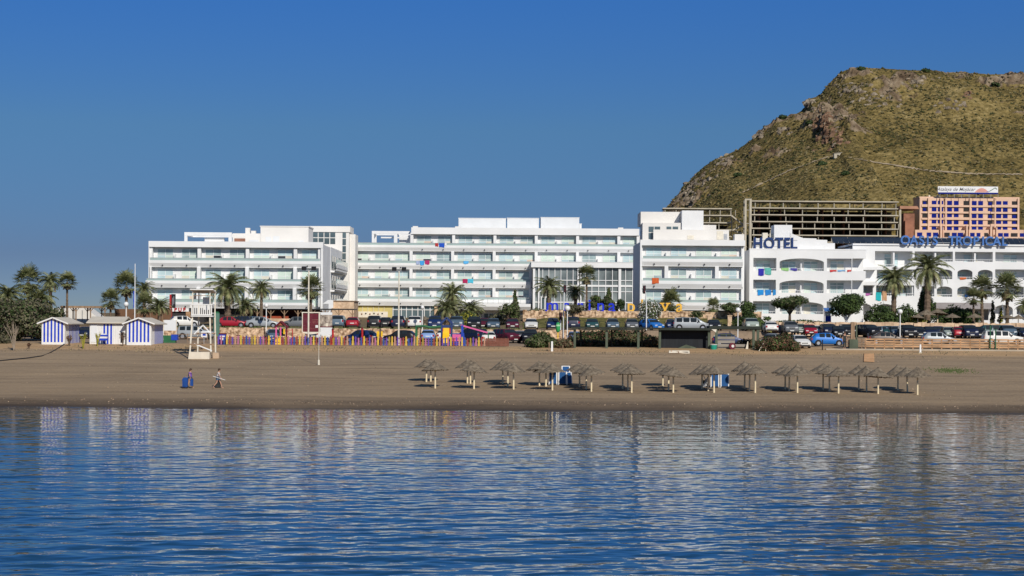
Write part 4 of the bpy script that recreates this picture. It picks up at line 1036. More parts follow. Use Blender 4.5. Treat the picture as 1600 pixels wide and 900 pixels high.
# ------------------------------------------------------------------ peach apartments with blue shutters
Y = 900; m_ = 1515
t = thing('apartment_building', 'peach apartment block with blue shuttered windows and a roof billboard', 'apartment building', (xx(m_,Y), Y, zz(392,Y,m_)-26))
base_z = t.location.z
x0, x1 = xx(1438,Y,340), xx(1593.5,Y,340)
part('wall', t, PEACH, lambda b: b.box(x0, x1, Y+.8, Y+16, base_z, zz(309,Y,m_)))
part('parapet', t, PEACH, lambda b: b.box(x0-.2, x1+.2, Y+1.5, Y+16.1, zz(309,Y,m_)+.002, zz(308.3,Y,m_)+.3))
fl = [313.8,323.8,333.8,343.8,353.8,363.5]
for k, l in enumerate(fl):
    zt_ = zz(l+7.0,Y,m_); zb_ = zz(l+9.8,Y,m_)
    part('balcony_band', t, PEACH, lambda b: [b.box(x0+(0 if k%2 else .6)+a, x0+(0 if k%2 else .6)+a+w_, Y+(0 if j%2 else .25), Y+.79, zb_, zt_+(.35 if (j+k)%3==0 else 0)) for j, (a, w_) in enumerate(((0,10.5),(10.6,12),(22.8,10),(33,12.5)))])
for p in (1438,1451,1470,1478,1516,1555,1591):
    x = xx(p,Y,340); part('pier', t, PEACH, lambda b: b.box(x-.35, x+.35, Y-.1, Y+.78, base_z, zz(309.5,Y,m_)))
wx_ = [(1441.6,1449,0),(1456.4,1463.6,1),(1466,1474.4,1),(1480.4,1488,1),(1491,1498.4,1),(1506,1514,0),(1519,1526.4,1),(1529,1536.4,1),(1544,1552,0),(1557,1565,1),(1567.6,1575,1),(1581.6,1590,0)]
for k, l in enumerate(fl[:5]):
    for a, b_, c in wx_:
        xa, xb = xx(a,Y,340), xx(b_,Y,340); z1 = zz(l,Y,m_); z0 = zz(l+6.6,Y,m_)
        o = part('window', t, BLUEWIN if c else DARK, lambda b: b.box(xa, xb, Y+.7, Y+.79, z0, z1))
        if not c and R.random() < .8: part('window', t, BLUEWIN, lambda b: b.box(xa+.3, xb-.5, Y+.6, Y+.659, z0, z1-.5))
# lower terraces
for k, (l, off) in enumerate(((363,-5),(374,-8))):
    z1, z0 = zs(Y+off, m_, l-2.5, l+9)
    part('terrace_wall', t, PEACH, lambda b: [b.box(xx(a,Y+off,350), xx(c,Y+off,350), Y+off+hh, Y+1.4+off*0, base_z, z1+dz) for a, c, hh, dz in ((1430,1467,0,.3),(1469,1472,-.6,1.9),(1474,1508,.3,.2),(1509.5,1512,-.5,2.3),(1514,1545,0,.5),(1547,1550,-.6,2.0),(1552,1600,.2,.6),(1556,1558,-.6,1.6))])
    for a, b_, c in [(1433,1441,1),(1448,1455,1),(1458,1466,1),(1476,1484,0),(1488,1495,1),(1497,1505,1),(1516,1523,1),(1526,1532,1),(1538,1544,0),(1560,1567,1),(1569,1576,1),(1580,1590,0),(1594,1600,1)]:
        xa, xb = xx(a,Y+off,350), xx(b_,Y+off,350); zt_ = zz(l+.8,Y+off,m_); zb_ = zz(l+7,Y+off,m_)
        part('window', t, BLUEWIN if c else DARK, lambda b: b.box(xa, xb, Y+off-.12+.0, Y+off+.25, zb_, zt_))
part('satellite_dish', t, OFFW, lambda b: [b.tube([(xx(p,Y,305),Y+3,zz(309,Y,p)),(xx(p,Y,305),Y+3,zz(308,Y,p)+.4)],.06,5).ball((xx(p,Y,305),Y+2.8,zz(307,Y,p)+.3),.55,8,5) for p in (1454,1467)])
rebase(t)
Yb = 898
t = thing('billboard', 'white rooftop billboard with grey script, red hill and green line above the peach block', 'billboard', (xx(1512,Yb,300), Yb, zz(308,Yb,1512)))
xa, xb = xx(1465.5,Yb,297), xx(1559.5,Yb,297); z1, z0 = zs(Yb, 1512, 291.3, 300.8); zbb = zz(303.2,Yb,1512)
part('panel', t, mat('billboard_white', (.80,.80,.80), .6, .02, .3), lambda b: b.box(xa, xb, Yb, Yb+.3, z0+.001, z1))
part('blue_strip', t, BLUEWIN, lambda b: b.box(xa+.1, xb, Yb-.02, Yb+.28, zbb, z0))
part('support', t, METAL, lambda b: [b.bar((xa+1+k*3.4, Yb+.2, zbb-.002), (xa+1+k*3.4, Yb+.4, zz(309,Yb,1512)), .18) for k in range(9)])
part('hill_emblem', t, mat('salmon_emblem', (.68,.34,.28), .7, .08, .5), lambda b: b.prism([(xx(1523,Yb,297)+ (xx(1545,Yb,297)-xx(1523,Yb,297))*f, z0+.12+2.0*sin(pi*f)**.8) for f in [k/12 for k in range(13)]], 'y', Yb-.05, Yb-.003))
part('green_line', t, GREENP, lambda b: [b.bar(P(a,c-.6,Yb-.08), P(e,f-.6,Yb-.08), .28, .05) for (a,c),(e,f) in (((1546,299.5),(1552,296)),((1552,296),(1555,294)),((1555,294),(1558,296.5)))])
part('blue_line', t, BLUEO, lambda b: b.bar(P(1541,300,Yb-.08), P(1546,298.9,Yb-.08), .22, .05))
rebase(t)
tx = text_part('Atalaya de Mojácar', 2.25, t, mat('grey_script', (.16,.16,.17), .6, .05, 1), (xx(1493.5,Yb,297)-t.location.x, -.06, z0+.75-t.location.z), ext=.02, off=.012, shear=.35, name='lettering', sx=1.02)

# ------------------------------------------------------------------ walls, fences and ground furniture
def stone_wall(name, label, x0, x1, Y, h, th=.5, cap=False, m=STONE, z=None, slope=0):
    t = thing(name, label, 'stone wall', ((x0+x1)/2, Y, ground_z((x0+x1)/2, Y-.6)))
    b = MB().use(m); n = max(2, int(abs(x1-x0)/.55)); rr = random.Random(int(abs(x0)*10))
    tops = [h+rr.uniform(-.09,.09) for k in range(n+1)]
    for k in range(n):
        xa_, xb_ = lerp(x0,x1,k/n), lerp(x0,x1,(k+1)/n); g0 = min(ground_z(xa_, Y-.6), ground_z(xb_, Y-.6))-.3
        zt_ = (z if z is not None else ground_z(xa_, Y-.6))+tops[k]
        o = rr.uniform(-.09,.09); hm = lerp(g0, zt_, rr.uniform(.4,.6))
        b.box(xa_, xb_, Y+o, Y+th, g0, hm).box(xa_+.002, xb_-.002, Y+rr.uniform(-.1,.1), Y+th-.01, hm+.002, zt_)
    o = b.build('wall_body', t)
    if cap: part('coping', t, STONET, lambda b: b.box(min(x0,x1), max(x0,x1), Y-.15, Y+th+.1, z+h+.1, z+h+.2))
    rebase(t); return t
stone_wall('retaining_wall', 'low rubble stone wall holding up the upper parking row behind the playground', -46, 14, 247.3, 1.35)
stone_wall('retaining_wall', 'rough stone terrace wall above the lawn under the blue and amber letters', 1.5, 34.5, 265.4, 1.0, z=7.55)
stone_wall('retaining_wall', 'long tan stone wall behind the right parking rows in front of the arcaded hotel', 34.8, 90, 258.6, 1.62, z=5.6, m=STONET)
for p in (1108.5, 1140):
    x = xx(p,259,505); t = thing('gate_pier', 'tan stone gate pier on the lawn, %s of the pair' % ('left' if p < 1120 else 'right'), 'gate pier', (x,259,ground_z(x,259)), 0, 'stone gate piers on the lawn')
    part('pier', t, STONET, lambda b: b.box(-.27,.27,-.25,.25,-.2,1.5)); part('cap', t, STONET, lambda b: b.box(-.33,.33,-.31,.31,1.502,1.62))
lw = MB().use(mat('lawn_grass', (.085,.085,.018), .95, .25, 1.2, .05, col2=(.15,.135,.04)))
for i in range(34):
    for j in range(8):
        a = 1.5+i; c = 257.4+j
        q = [(a,c),(a+1,c),(a+1,c+1),(a,c+1)]
        lw.face([(x_,y_,ground_z(x_,y_)+.06) for x_, y_ in q])
struct(lw.build('lawn'), 'stuff')
gr = MB().use(LEAFY).use(mat('verge_grass', (.09,.12,.03), .9, .2, 2))
for k in range(900):
    X = R.uniform(-46, 2); Y = R.uniform(248.6, 249.6) if R.random() < .7 else R.uniform(262, 264)
    gr.face([(X,Y,ground_z(X,Y)),(X+.12,Y,ground_z(X,Y)),(X+R.uniform(-.1,.2),Y+R.uniform(-.1,.1),ground_z(X,Y)+R.uniform(.1,.28))])
struct(gr.build('verge_grass'), 'stuff')
# dune grass and litter on the upper beach
dg_ = MB()
for k in range(2600):
    X = R.uniform(-62, 62); Y = R.uniform(203, 212)
    if noise.noise(Vector((X*.12, Y*.3, 5))) < .05: continue
    dg_.use(LEAFGY if R.random() < .6 else PALMD)
    g = ground_z(X, Y); h_ = R.uniform(.06,.22)
    dg_.face([(X,Y,g-.02),(X+.10,Y+.02,g-.02),(X+R.uniform(-.1,.2),Y,g+h_)])
struct(dg_.build('dune_grass'), 'stuff')
pb = MB()
for k in range(3000):
    X = R.uniform(-45, 45); Y = R.choice([R.uniform(155.6,158), R.uniform(157,212)])
    pb.use(STONE if R.random() < .25 else BARK); rough_blob(pb, (X, Y, ground_z(X,Y)-.01), R.uniform(.02,.065), R, .8)
for k in range(500):
    X = R.uniform(-45, 45); Y = 155.9+.5*noise.noise(Vector((X*.2,0,0)))+R.gauss(0,.25)
    pb.use(BARK); rough_blob(pb, (X, Y, ground_z(X,Y)-.01), R.uniform(.03,.10), R, .5)
struct(pb.build('beach_pebbles'), 'stuff')

# colourful picket fence of the playground
PC = {'y':mat('worn_yellow',(.62,.42,.05),.7,.15,3),'p':PURP,'k':mat('worn_pink',(.42,.14,.26),.7,.15,3),'r':mat('worn_red',(.28,.05,.04),.7,.15,3),'b':mat('worn_blue',(.03,.07,.28),.7,.15,3),'o':mat('salmon_picket',(.48,.25,.16),.7,.15,2),'g':mat('mustard_picket',(.35,.24,.03),.5,.1,2),'w':TIMBER}
Yf = 214.6; xa, xb = xx(337,Yf,540), xx(757,Yf,540)
t = thing('picket_fence', 'rainbow coloured picket fence round the playground at the top of the beach', 'picket fence', ((xa+xb)/2, Yf, ground_z(0,Yf)))
seq = 'ypkbyrpokyrbpgyopkrybpoyrgkpbryopbkyrpoybrgpkyrob'; nP = 97
PKT = {}
for k in range(nP):
    x = lerp(xa, xb, k/(nP-1)); c = seq[k % len(seq)]; hh = 1.12 if c in 'yo' else .92+.08*(k%3)
    key = (c, k % 3)
    if key not in PKT:
        o = part('picket', t, PC[c], lambda b: b.prism([(-.085,.05),(.085,.05),(.085,hh-.12),(.0,hh),(-.085,hh-.12)], 'y', -.02, .02)); PKT[key] = o
    else:
        o = PKT[key].copy(); COL.objects.link(o)
    o.location = (x-t.location.x, 0, ground_z(x,Yf)-t.location.z)
for zr in (.28,.80): part('rail', t, MAROON, lambda b: b.box(xa-t.location.x, xb-t.location.x, .021, .07, zr, zr+.07))
xb2 = xx(794,Yf,540)
t = thing('picket_fence', 'short run of plain reddish brown pickets at the right end of the rainbow fence', 'picket fence', ((xb+xb2)/2, Yf, ground_z(0,Yf)))
pk0 = None
for k in range(17):
    o = part('picket', t, mat('brown_picket', (.20,.075,.05), .8, .15, 2), lambda b: b.prism([(-.07,.05),(.07,.05),(.07,.9),(0,1.0),(-.07,.9)], 'y', -.02, .02)) if pk0 is None else pk0.copy()
    if pk0 is None: pk0 = o
    else: COL.objects.link(o)
    o.location = (lerp(xb+.2, xb2, k/16)-t.location.x, 0, ground_z(0,Yf)-t.location.z)
part('rail', t, MAROON, lambda b: b.box(-1.4,1.4,.021,.07,.35,.42).box(-1.4,1.4,.021,.07,.75,.82))
# wooden rail fence at the right
Yf = 214.5; xa, xb = xx(1352,Yf,540), xx(1605,Yf,540)
t = thing('rail_fence', 'long orange brown horizontal rail fence in front of the right parked cars', 'fence', ((xa+xb)/2, Yf, ground_z(50,Yf)))
b0 = t.location
n = 17
for k in range(n+1):
    x = lerp(xa, xb, k/n); part('post', t, TIMBERL, lambda b: b.box(x-b0.x-.07, x-b0.x+.07, -.07,.07, -.3, 1.15))
for zr in (.15,.42,.70,.98):
    for k in range(n):
        xa_, xb_ = lerp(xa,xb,k/n)-b0.x, lerp(xa,xb,(k+1)/n)-b0.x; q = R.uniform(-.025,.025)
        part('rail', t, TIMBERL, lambda b: b.box(xa_+.01, xb_-.01, -.125, -.071, zr+q, zr+q+.17))
t = thing('rail_fence', 'short weathered rail fence and gate posts beside the tall timber post', 'fence', gpt(1345, 545, 206))
part('post', t, TIMBER, lambda b: [b.box(x-.06,x+.06,-.06,.06,-.3,1.1) for x in (-1.9,-.9,.1,.55)])
part('rail', t, TIMBER, lambda b: [b.box(-2,.6,-.10,-.061,z_,z_+.12) for z_ in (.2,.5,.8,1.0)])
kb = MB().use(mat('kerb_concrete', (.42,.36,.28), .9, .1, 1)).box(xx(1290,213.2,545), xx(1640,213.2,545), 212.9, 213.4, 3.7, 4.28)
struct(kb.build('kerb'))
# ramp of boards on the sand
g1 = gpt(1358, 566, 170); g0 = gpt(1358, 553, 180)
b = MB().use(TIMBERL); nb = 24
for k in range(nb):
    Yk = lerp(g1.y, g0.y, k/nb); Yn = lerp(g1.y, g0.y, (k+.85)/nb); z_ = ground_z(g1.x, Yk)+.05
    xc = lerp(g1.x, g0.x, k/nb); b.box(xc-.54, xc+.54, Yk, Yn, z_, z_+.05)
tag(b.build('boardwalk'), 'narrow timber board path laid on the sand below the rail fence', 'boardwalk')
# left low rail and hose
t = thing('rail_fence', 'thin low rail along the sand between the last striped hut and the lifeguard tower', 'fence', gpt(285, 533, 206))
part('post', t, TIMBER, lambda b: [b.box(x-.04,x+.04,-.04,.04,-.2,.9) for x in (-1.8,-.6,.6,1.8,3.0)])
part('rail', t, TIMBER, lambda b: b.box(-1.85,3.05,-.07,-.041,.35,.41).box(-1.85,3.05,-.07,-.041,.8,.86))
hp = [gpt(px_, py_, 180) for px_, py_ in ((-8,565),(20,562.5),(45,560),(65,557),(80,551),(92,544),(101,538))]
tag(MB().use(BLACK).tube([p+Vector((0,0,.05)) for p in hp], .06, 6).build('hose'), 'dark hose trailing across the sand down from the first striped hut', 'hose')

# ------------------------------------------------------------------ striped beach huts
BLS = mat('blue_stripe', (.012,.05,.50), .6, .08, 2); BRD = mat('white_boards', (.78,.77,.74), .7, .05, 2); ROOFW = mat('felt_roof', (.62,.56,.46), .9, .06, 1)
def hut(label, pxl, pxr, Yh, side_d, py_r, py_e, py_b, roof_r=.45):
    x0, x1 = xx(pxl,Yh,535), xx(pxr,Yh,535); g = min(ground_z(x0,Yh), ground_z(x1,Yh))
    g = zz(py_b, Yh, (pxl+pxr)/2)
    ze, zr = zz(py_e,Yh,pxl)-g, zz(py_r,Yh,pxl)-g; w_ = x1-x0; c = w_/2
    t = thing('beach_hut', label, 'beach hut', ((x0+x1)/2, Yh, g), 0, 'blue and white striped beach huts')
    def front(b):
        n = 13
        for k in range(n):
            a, e = -c+w_*k/n, -c+w_*(k+1)/n
            b.use(BLS if k % 2 == 1 and 0 < k < n-1 else BRD)
            h0 = lerp(ze, zr, 1-abs(a)/c); h1 = lerp(ze, zr, 1-abs(e)/c)
            pr = .012 if k % 2 else 0
            b.face([(a,-pr,-.4),(e,-pr,-.4),(e,-pr,h1-.02),(a,-pr,h0-.02)])
            if a < 0 < e: b.face([(a,-pr,h0-.02),(e,-pr,h1-.02),(0,-pr,zr-.02)])
    part('front_wall', t, BRD, front)
    def side(b):
        n = int(side_d/.22)
        for k in range(n):
            b.use(BLS if k % 3 == 1 and k > n*.28 else BRD)
            b.box(c-.04, c+(.012 if k%3 == 1 else 0), .02+side_d*k/n, .02+side_d*(k+1)/n-.008, -.4, ze-.02)
        b.use(BRD).box(-c, -c+.04, .02, side_d, -.4, ze-.02).box(-c+.04, c-.04, side_d-.05, side_d, -.4, ze)
    part('side_wall', t, BRD, side)
    ov = roof_r
    part('roof', t, ROOFW, lambda b: b.prism([(-c-ov, ze-.22), (0, zr+.02), (c+ov, ze-.22), (c+ov, ze-.12), (0, zr+.14), (-c-ov, ze-.12)], 'y', -.35, side_d+.3))
    part('fascia', t, BRD, lambda b: b.bar((-c-ov,-.38,ze-.15),(0,-.38,zr+.10),.14,.05).bar((c+ov,-.38,ze-.15),(0,-.38,zr+.10),.14,.05))
    part('base_board', t, BRD, lambda b: b.box(-c, c, -.05, -.015, -.4, .06))
    return t
hut('blue and white striped beach hut standing alone at the left beside the dark tree', 65, 101, 213, 7.2, 497.5, 503.5, 535.5)
hut('striped beach hut gable at the right end of the long white cabin', 198, 236, 213, 7.2, 498, 504, 535.5)
Yh = 214; x0, x1 = xx(140,Yh,535), xx(199,Yh,535); g = zz(534, Yh, 170); ze = zz(505, Yh, 170)-g
t = thing('beach_cabin', 'long white board cabin with three blue stripes joining the right hut', 'beach cabin', ((x0+x1)/2, Yh, g), 0)
c = (x1-x0)/2
def cab(b):
    n = 22
    for k in range(n):
        a, e = -c+2*c*k/n, -c+2*c*(k+1)/n
        b.use(BLS if k in (8,10,12) else BRD); b.box(a+.006, e-.006, -.012 if k in (8,10,12) else 0, .04, -.4, ze)
part('front_wall', t, BRD, cab); part('side_wall', t, BRD, lambda b: b.box(-c,-c+.04,.041,5,-.4,ze).box(c-.04,c,.041,5,-.4,ze).box(-c,c,5.001,5.05,-.4,ze))
part('roof', t, ROOFW, lambda b: b.prism([(-.45,ze-.02),(2.5,ze+.62),(5.4,ze-.02),(5.4,ze+.08),(2.5,ze+.74),(-.45,ze+.08)], 'x', -c-.3, c-.35))
part('door', t, GREYW, lambda b: b.box(-c+.15,-c+.85,-.05,-.014,-.05,1.9).use(BLACK).box(1.35,1.7,-.04,-.014,-.1,1.1))
part('trim', t, TIMBER, lambda b: b.box(-c,c,-.045,-.014,ze-.12,ze-.03))
t = thing('bench', 'blue and white striped bench box leaning at the front of the white cabin', 'bench', (xx(162,213,535), 213, zz(533.5,213,162)))
part('box', t, BLS, lambda b: b.box(-.42,.42,-.3,.2,.12,.34).box(-.42,.42,-.3,.2,.56,.74)); part('lid', t, BRD, lambda b: b.box(-.4,.4,-.28,.18,.342,.558).box(-.36,.36,-.25,.15,.742,.86)); part('leg', t, BRD, lambda b: b.box(-.36,-.3,-.25,-.2,-.2,.119).box(.3,.36,-.25,-.2,-.2,.119))

# white tent, pergola and brown wall behind the huts
t = thing('marquee', 'long white canvas marquee with a sloping end behind the beach huts', 'marquee', gat(115, 272))
Ym = 272; b0 = t.location
x0, x1 = xx(62,Ym,490)-b0.x, xx(162,Ym,490)-b0.x; z1, z0 = zz(481,Ym,110)-b0.z, zz(503,Ym,110)-b0.z
part('canopy', t, mat('white_canvas', (.74,.71,.66), .85, .05, .6), lambda b: b.prism([(x0,z1-.6),(x0+1.5,z1-.08),(x0+5,z1),(x1-2.6,z1-.02),(x1-.2,z0+.2),(x1-.2,z0-.4),(x0,z0-.4)], 'y', 0, 5))
part('pole', t, METAL, lambda b: [b.box(x-.04,x+.04,-.12,-.02,z0-.4,z1-.3) for x in (x0+2.2,x0+5,x1-3)])
t = thing('pergola', 'brown timber pergola with a flat roof standing before the white marquee', 'pergola', gat(130, 266)); b0 = t.location
x0, x1 = xx(95,266,480)-b0.x, xx(165,266,480)-b0.x; z1 = zz(478,266,130)-b0.z
part('roof', t, TIMBER, lambda b: b.box(x0,x1,-.2,3.2,z1-.12,z1).box(x0,x1,-.3,-.201,z1-.3,z1-.02))
for k in range(7):
    x = lerp(x0+.1,x1-.1,k/6); yy = 0 if k % 2 == 0 else 2.6
    part('post', t, TIMBER, lambda b: b.box(x-.07,x+.07,yy,yy+.14,-.2,z1-.121).bar((x,yy+.07,z1-.8),(x+.5,yy+.07,z1-.13),.08).bar((x,yy+.07,z1-.8),(x-.5,yy+.07,z1-.13),.08))
t = thing('screen_fence', 'brown cane screen fence behind the flagpole and the palm clump', 'fence', gat(225, 260)); b0 = t.location
x0, x1 = xx(180,260,495)-b0.x, xx(268,260,495)-b0.x; z1 = zz(483,260,225)-b0.z
part('screen', t, mat('cane_screen', (.17,.09,.05), .9, .25, 6, stretch=(4,1,.2)), lambda b: b.box(x0,x1,0,.06,-.2,z1)); part('post', t, TIMBER, lambda b: [b.box(x-.05,x+.05,-.1,-.01,-.2,z1+.1) for x in np.arange(x0,x1,1.6)])
part('gate_panel', t, OFFW, lambda b: b.box(xx(177,258,495)-b0.x, xx(196,258,495)-b0.x, -1.6,-1.5, 0, zz(495,258,186)-b0.z))

# pub: low building, sign tower, lettering
t = thing('pub_building', 'low pub with a white lettered fascia and orange timber doors under the left wing', 'pub', gat(285, 276)); b0 = t.location; Yp = 276
def bx(a, c, top, bot, y0, y1, m_, nm):
    x0, x1 = xx(a,Yp,490)-b0.x, xx(c,Yp,490)-b0.x; z1, z0 = zz(top,Yp,285)-b0.z, zz(bot,Yp,285)-b0.z
    part(nm, t, m_, lambda b: b.box(x0,x1,y0,y1,z0,z1))
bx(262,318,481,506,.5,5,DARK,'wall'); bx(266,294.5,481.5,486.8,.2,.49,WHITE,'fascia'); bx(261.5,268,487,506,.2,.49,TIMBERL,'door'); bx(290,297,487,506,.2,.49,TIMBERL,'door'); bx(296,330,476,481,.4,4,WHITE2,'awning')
for c, p in zip('PUB', (274,281,288)):
    text_part(c, .72, t, REDP, (xx(p,Yp,485)-b0.x, .15, zz(486.3,Yp,p)-b0.z), ext=.03, off=.03, sx=1.0)
t = thing('sign_tower', 'slim red and black lit-box sign tower before the pub', 'sign', gat(269, 262)); b0 = t.location
z1, z0, z2 = (zz(q,262,269)-b0.z for q in (459.5,481,500))
part('panel', t, BLACK, lambda b: b.box(-.1,.42,-.15,.15,z0,z1)); part('red_edge', t, REDP, lambda b: b.box(-.36,-.101,-.16,.16,z0-.1,z1-.05)); part('post', t, REDP, lambda b: b.box(-.18,-.02,-.06,.06,-.2,z0-.101))
part('emblem', t, METAL, lambda b: b.box(.05,.12,-.17,-.151,z0+.3,z1-.5).box(.2,.28,-.17,-.151,z0+.5,z1-.3))
# restaurant pergola along the left wing
t = thing('restaurant_pergola', 'long black roofed restaurant pergola with maroon walls under the left wing', 'pergola', gat(470, 280)); b0 = t.location; Yp = 280
x0, x1 = xx(378,Yp,490)-b0.x, xx(553,Yp,490)-b0.x; z1 = zz(482.3,Yp,465)-b0.z
part('roof', t, BLACK, lambda b: b.prism([(x0,z1-.18),(x1,z1-.12),(x1,z1+.04),(x0,z1-.02)], 'y', -.6, 6))
for k in range(9):
    x = lerp(x0+.3, x1-.2, k/8); part('post', t, TIMBER, lambda b: b.box(x-.08,x+.08,-.4,-.24,-.3,z1-.2).bar((x,-.32,z1-.9),(x+.6,-.32,z1-.19),.08).bar((x,-.32,z1-.9),(x-.6,-.32,z1-.19),.08))
part('back_wall', t, mat('maroon_brown_wall', (.10,.03,.03), .8, .2, .6), lambda b: b.box(x0+.1, xx(500,Yp,490)-b0.x, 3, 3.2, -.3, z1-.2))
part('low_wall', t, STONET, lambda b: b.box(x0, xx(520,Yp,490)-b0.x, -.7,-.5,-.4,.55))
part('counter', t, mat('orange_counter', (.35,.07,.03), .8, .2, 1), lambda b: b.box(xx(405,Yp,490)-b0.x, xx(450,Yp,490)-b0.x, .5,1,-.3,.9))
t = thing('stone_annex', 'tan stone clad annex with a flat roof where the two white hotel wings meet', 'building', gat(538, 290)); b0 = t.location; Yp = 290
x0, x1 = xx(521,Yp,490)-b0.x, xx(553,Yp,490)-b0.x; z1 = zz(471,Yp,538)-b0.z
part('wall', t, STONET, lambda b: b.box(x0,x1,0,8,-.5,z1).box(xx(519,Yp,490)-b0.x,x0+.8,-1,-.01,-.5,z1-1)); part('roof', t, TIMBER, lambda b: b.box(x0-.1,x1+.15,-.15,8.1,z1+.001,z1+.12))
part('slab', t, WHITE, lambda b: b.box(xx(514,Yp,470)-b0.x, x0-.01, -.5, 3, -.5, z1-.4).prism([(x0-1.6,z1-.39),(x0-.01,z1-.39),(x0-.01,z1+.2),(x0-.8,z1+.2)],'y',-.5,3))

wd = MB().use(mat('beach_weed', (.07,.10,.03), .9, .2, 2))
for k in range(420):
    X = xx(1486,190,562)+R.gauss(0,1.0); Y = 190+R.gauss(0,1.2); g_ = ground_z(X, Y)
    wd.face([(X,Y,g_),(X+.1,Y,g_),(X+R.uniform(-.1,.2),Y,g_+R.uniform(.04,.14))])
struct(wd.build('beach_weed'), 'stuff')
t = thing('entrance_booth', 'small blue entrance booth with a white panel below the right arch of the arcaded hotel', 'booth', gat(1293, 266)); b0 = t.location; z1 = zz(481,266,1293)-b0.z
part('awning', t, BLUEO, lambda b: b.prism([(-.6,z1-.45),(.5,z1),(.5,z1-.06),(-.6,z1-.52)],'x',-.5,.55)); part('front_panel', t, LAMPW, lambda b: b.box(-.38,.42,-.05,.0,z1-1.1,z1-.53)); part('base_panel', t, BLS, lambda b: b.box(-.3,.5,.05,.12,-.1,z1-1.101)); part('post', t, PINK, lambda b: b.box(-.5,-.42,-.05,.05,-.1,z1-.4))
t = thing('closed_parasol', 'closed white parasol standing before the right ground floor arches', 'parasol', gat(1566, 268)); part('canopy', t, LAMPW, lambda b: b.tube([(0,0,1.0),(0,0,1.3),(0,0,2.2),(0,0,2.9)], [.05,.17,.12,.02], 9)); part('pole', t, METAL, lambda b: b.tube([(0,0,-.1),(0,0,1.02)], .03, 6))
# ------------------------------------------------------------------ lamps, masts, poles
def globe_lamp(label, px, pyt, Y, pyb=None, r=.3):
    g = gat(px, Y); hgt = zz(pyt,Y,px)-g.z
    t = thing('street_lamp', label, 'street lamp', g, 0, 'white globe lamps')
    part('post', t, METAL if px in (886,) else LAMPW, lambda b: b.tube([(0,0,-.2),(0,0,hgt-r*1.6)], [.075,.055], 8))
    part('globe', t, LAMPW, lambda b: b.ball((0,0,hgt-r*.6), r, 12, 8), smooth=True)
    part('cap', t, METAL, lambda b: b.tube([(0,0,hgt-r*1.75),(0,0,hgt-r*1.45)], [.10,.14], 8))
globe_lamp('globe lamp beside the flagpole above the striped hut roof', 197, 473, 232)
globe_lamp('globe lamp behind the playhouse beside the silver hatchback', 416, 475, 246.5)
globe_lamp('globe lamp left of the blue roofed climbing frame', 660, 478.5, 246.5, r=.24)
globe_lamp('globe lamp beside the traffic light under the blue letters', 886.5, 479, 246, r=.36)
globe_lamp('globe lamp in front of the dark shrubs left of the arcaded hotel', 1153, 482, 246)
globe_lamp('globe lamp between parked cars below the two tall palms', 1406.5, 484.5, 228)
t = thing('floodlight_mast', 'floodlight mast with two dark lamp heads behind the left part of the rainbow fence', 'floodlight mast', gat(482, 216.5), 0, 'tall floodlight masts'); hm = zz(423,216.5,482)-t.location.z
M1 = t
part('mast', t, OFFW, lambda b: b.tube([(0,0,-.3),(0,0,hm)], [.11,.07], 8)); part('crossbar', t, METAL, lambda b: b.box(-.75,.75,-.04,.04,hm,hm+.08))
for s in (-1,1): part('floodlight', t, BLACK, lambda b: b.prism([(-.15,hm+.085),(.2,hm+.085),(.3,hm+.5),(-.2,hm+.42)],'x',s*.55-.25,s*.55+.25))
t2_ = copy_tree(t); t2_.location = gat(623, 218); tag(t2_, 'floodlight mast with two dark lamp heads in front of the long block balconies', 'floodlight mast', 'tall floodlight masts')
sc = (zz(424,218,623)-t2_.location.z)/hm; t2_.scale = (1,1,sc)
t = thing('flagpole', 'white flagpole with a furled blue flag behind the long cabin', 'flagpole', gat(210.5, 236)); hh = zz(412,236,210)-t.location.z
part('pole', t, LAMPW, lambda b: b.tube([(0,0,-.2),(0,0,hh)], [.085,.045], 8)); part('flag', t, BLS, lambda b: [b.box(-.17+.02*sin(k), -.05, -.03+.02*cos(k*2), .03, hh*.42+k*.17, hh*.42+(k+1)*.17) for k in range(12)])
t = thing('shower_pole', 'tall thin pole with a small concrete foot standing on the sand before the fence', 'pole', gpt(498, 570, 170)); hh = zz(488,t.location.y,498)-t.location.z
part('pole', t, OFFW, lambda b: b.tube([(0,0,.3),(0,0,hh)], [.03,.022], 6)); part('foot', t, OFFW, lambda b: b.tube([(0,0,-.1),(0,0,.5)], [.12,.09], 8))
def traffic(label, px, pyt, Y, lean=0, side=1):
    g = gat(px, Y); hh = zz(pyt,Y,px)-g.z; t = thing('traffic_light', label, 'traffic light', g, 0, 'traffic lights on the coast road')
    part('pole', t, GREYW, lambda b: b.tube([(0,0,-.2),(0,0,hh*.55),(lean*.4,0,hh*.85),(lean,0,hh-.3)], .07, 7))
    part('signal_head', t, BLACK, lambda b: b.box(lean-.14,lean+.14,-.15,.1,hh-.85,hh).box(lean-.2,lean+.2,-.02,.0,hh-1.0,hh+.08))
    part('lens', t, MAROON, lambda b: [b.ball((lean,-.16,hh-.15-.28*k), .09, 8, 5) for k in range(3)])
traffic('traffic light on a leaning grey pole in front of the entrance hall glass', 880.5, 446, 247, .15)
traffic('short traffic light below the stone terrace beside the leaning pole', 876, 489, 248.5)
traffic('traffic light on a bent pole in front of the white flowering shrub', 1010, 447, 250, -.3)
t = thing('timber_post', 'thick weathered timber post rising beside the standing dark figure', 'post', gpt(1332, 545, 206)); hh = zz(503,t.location.y,1332)-t.location.z
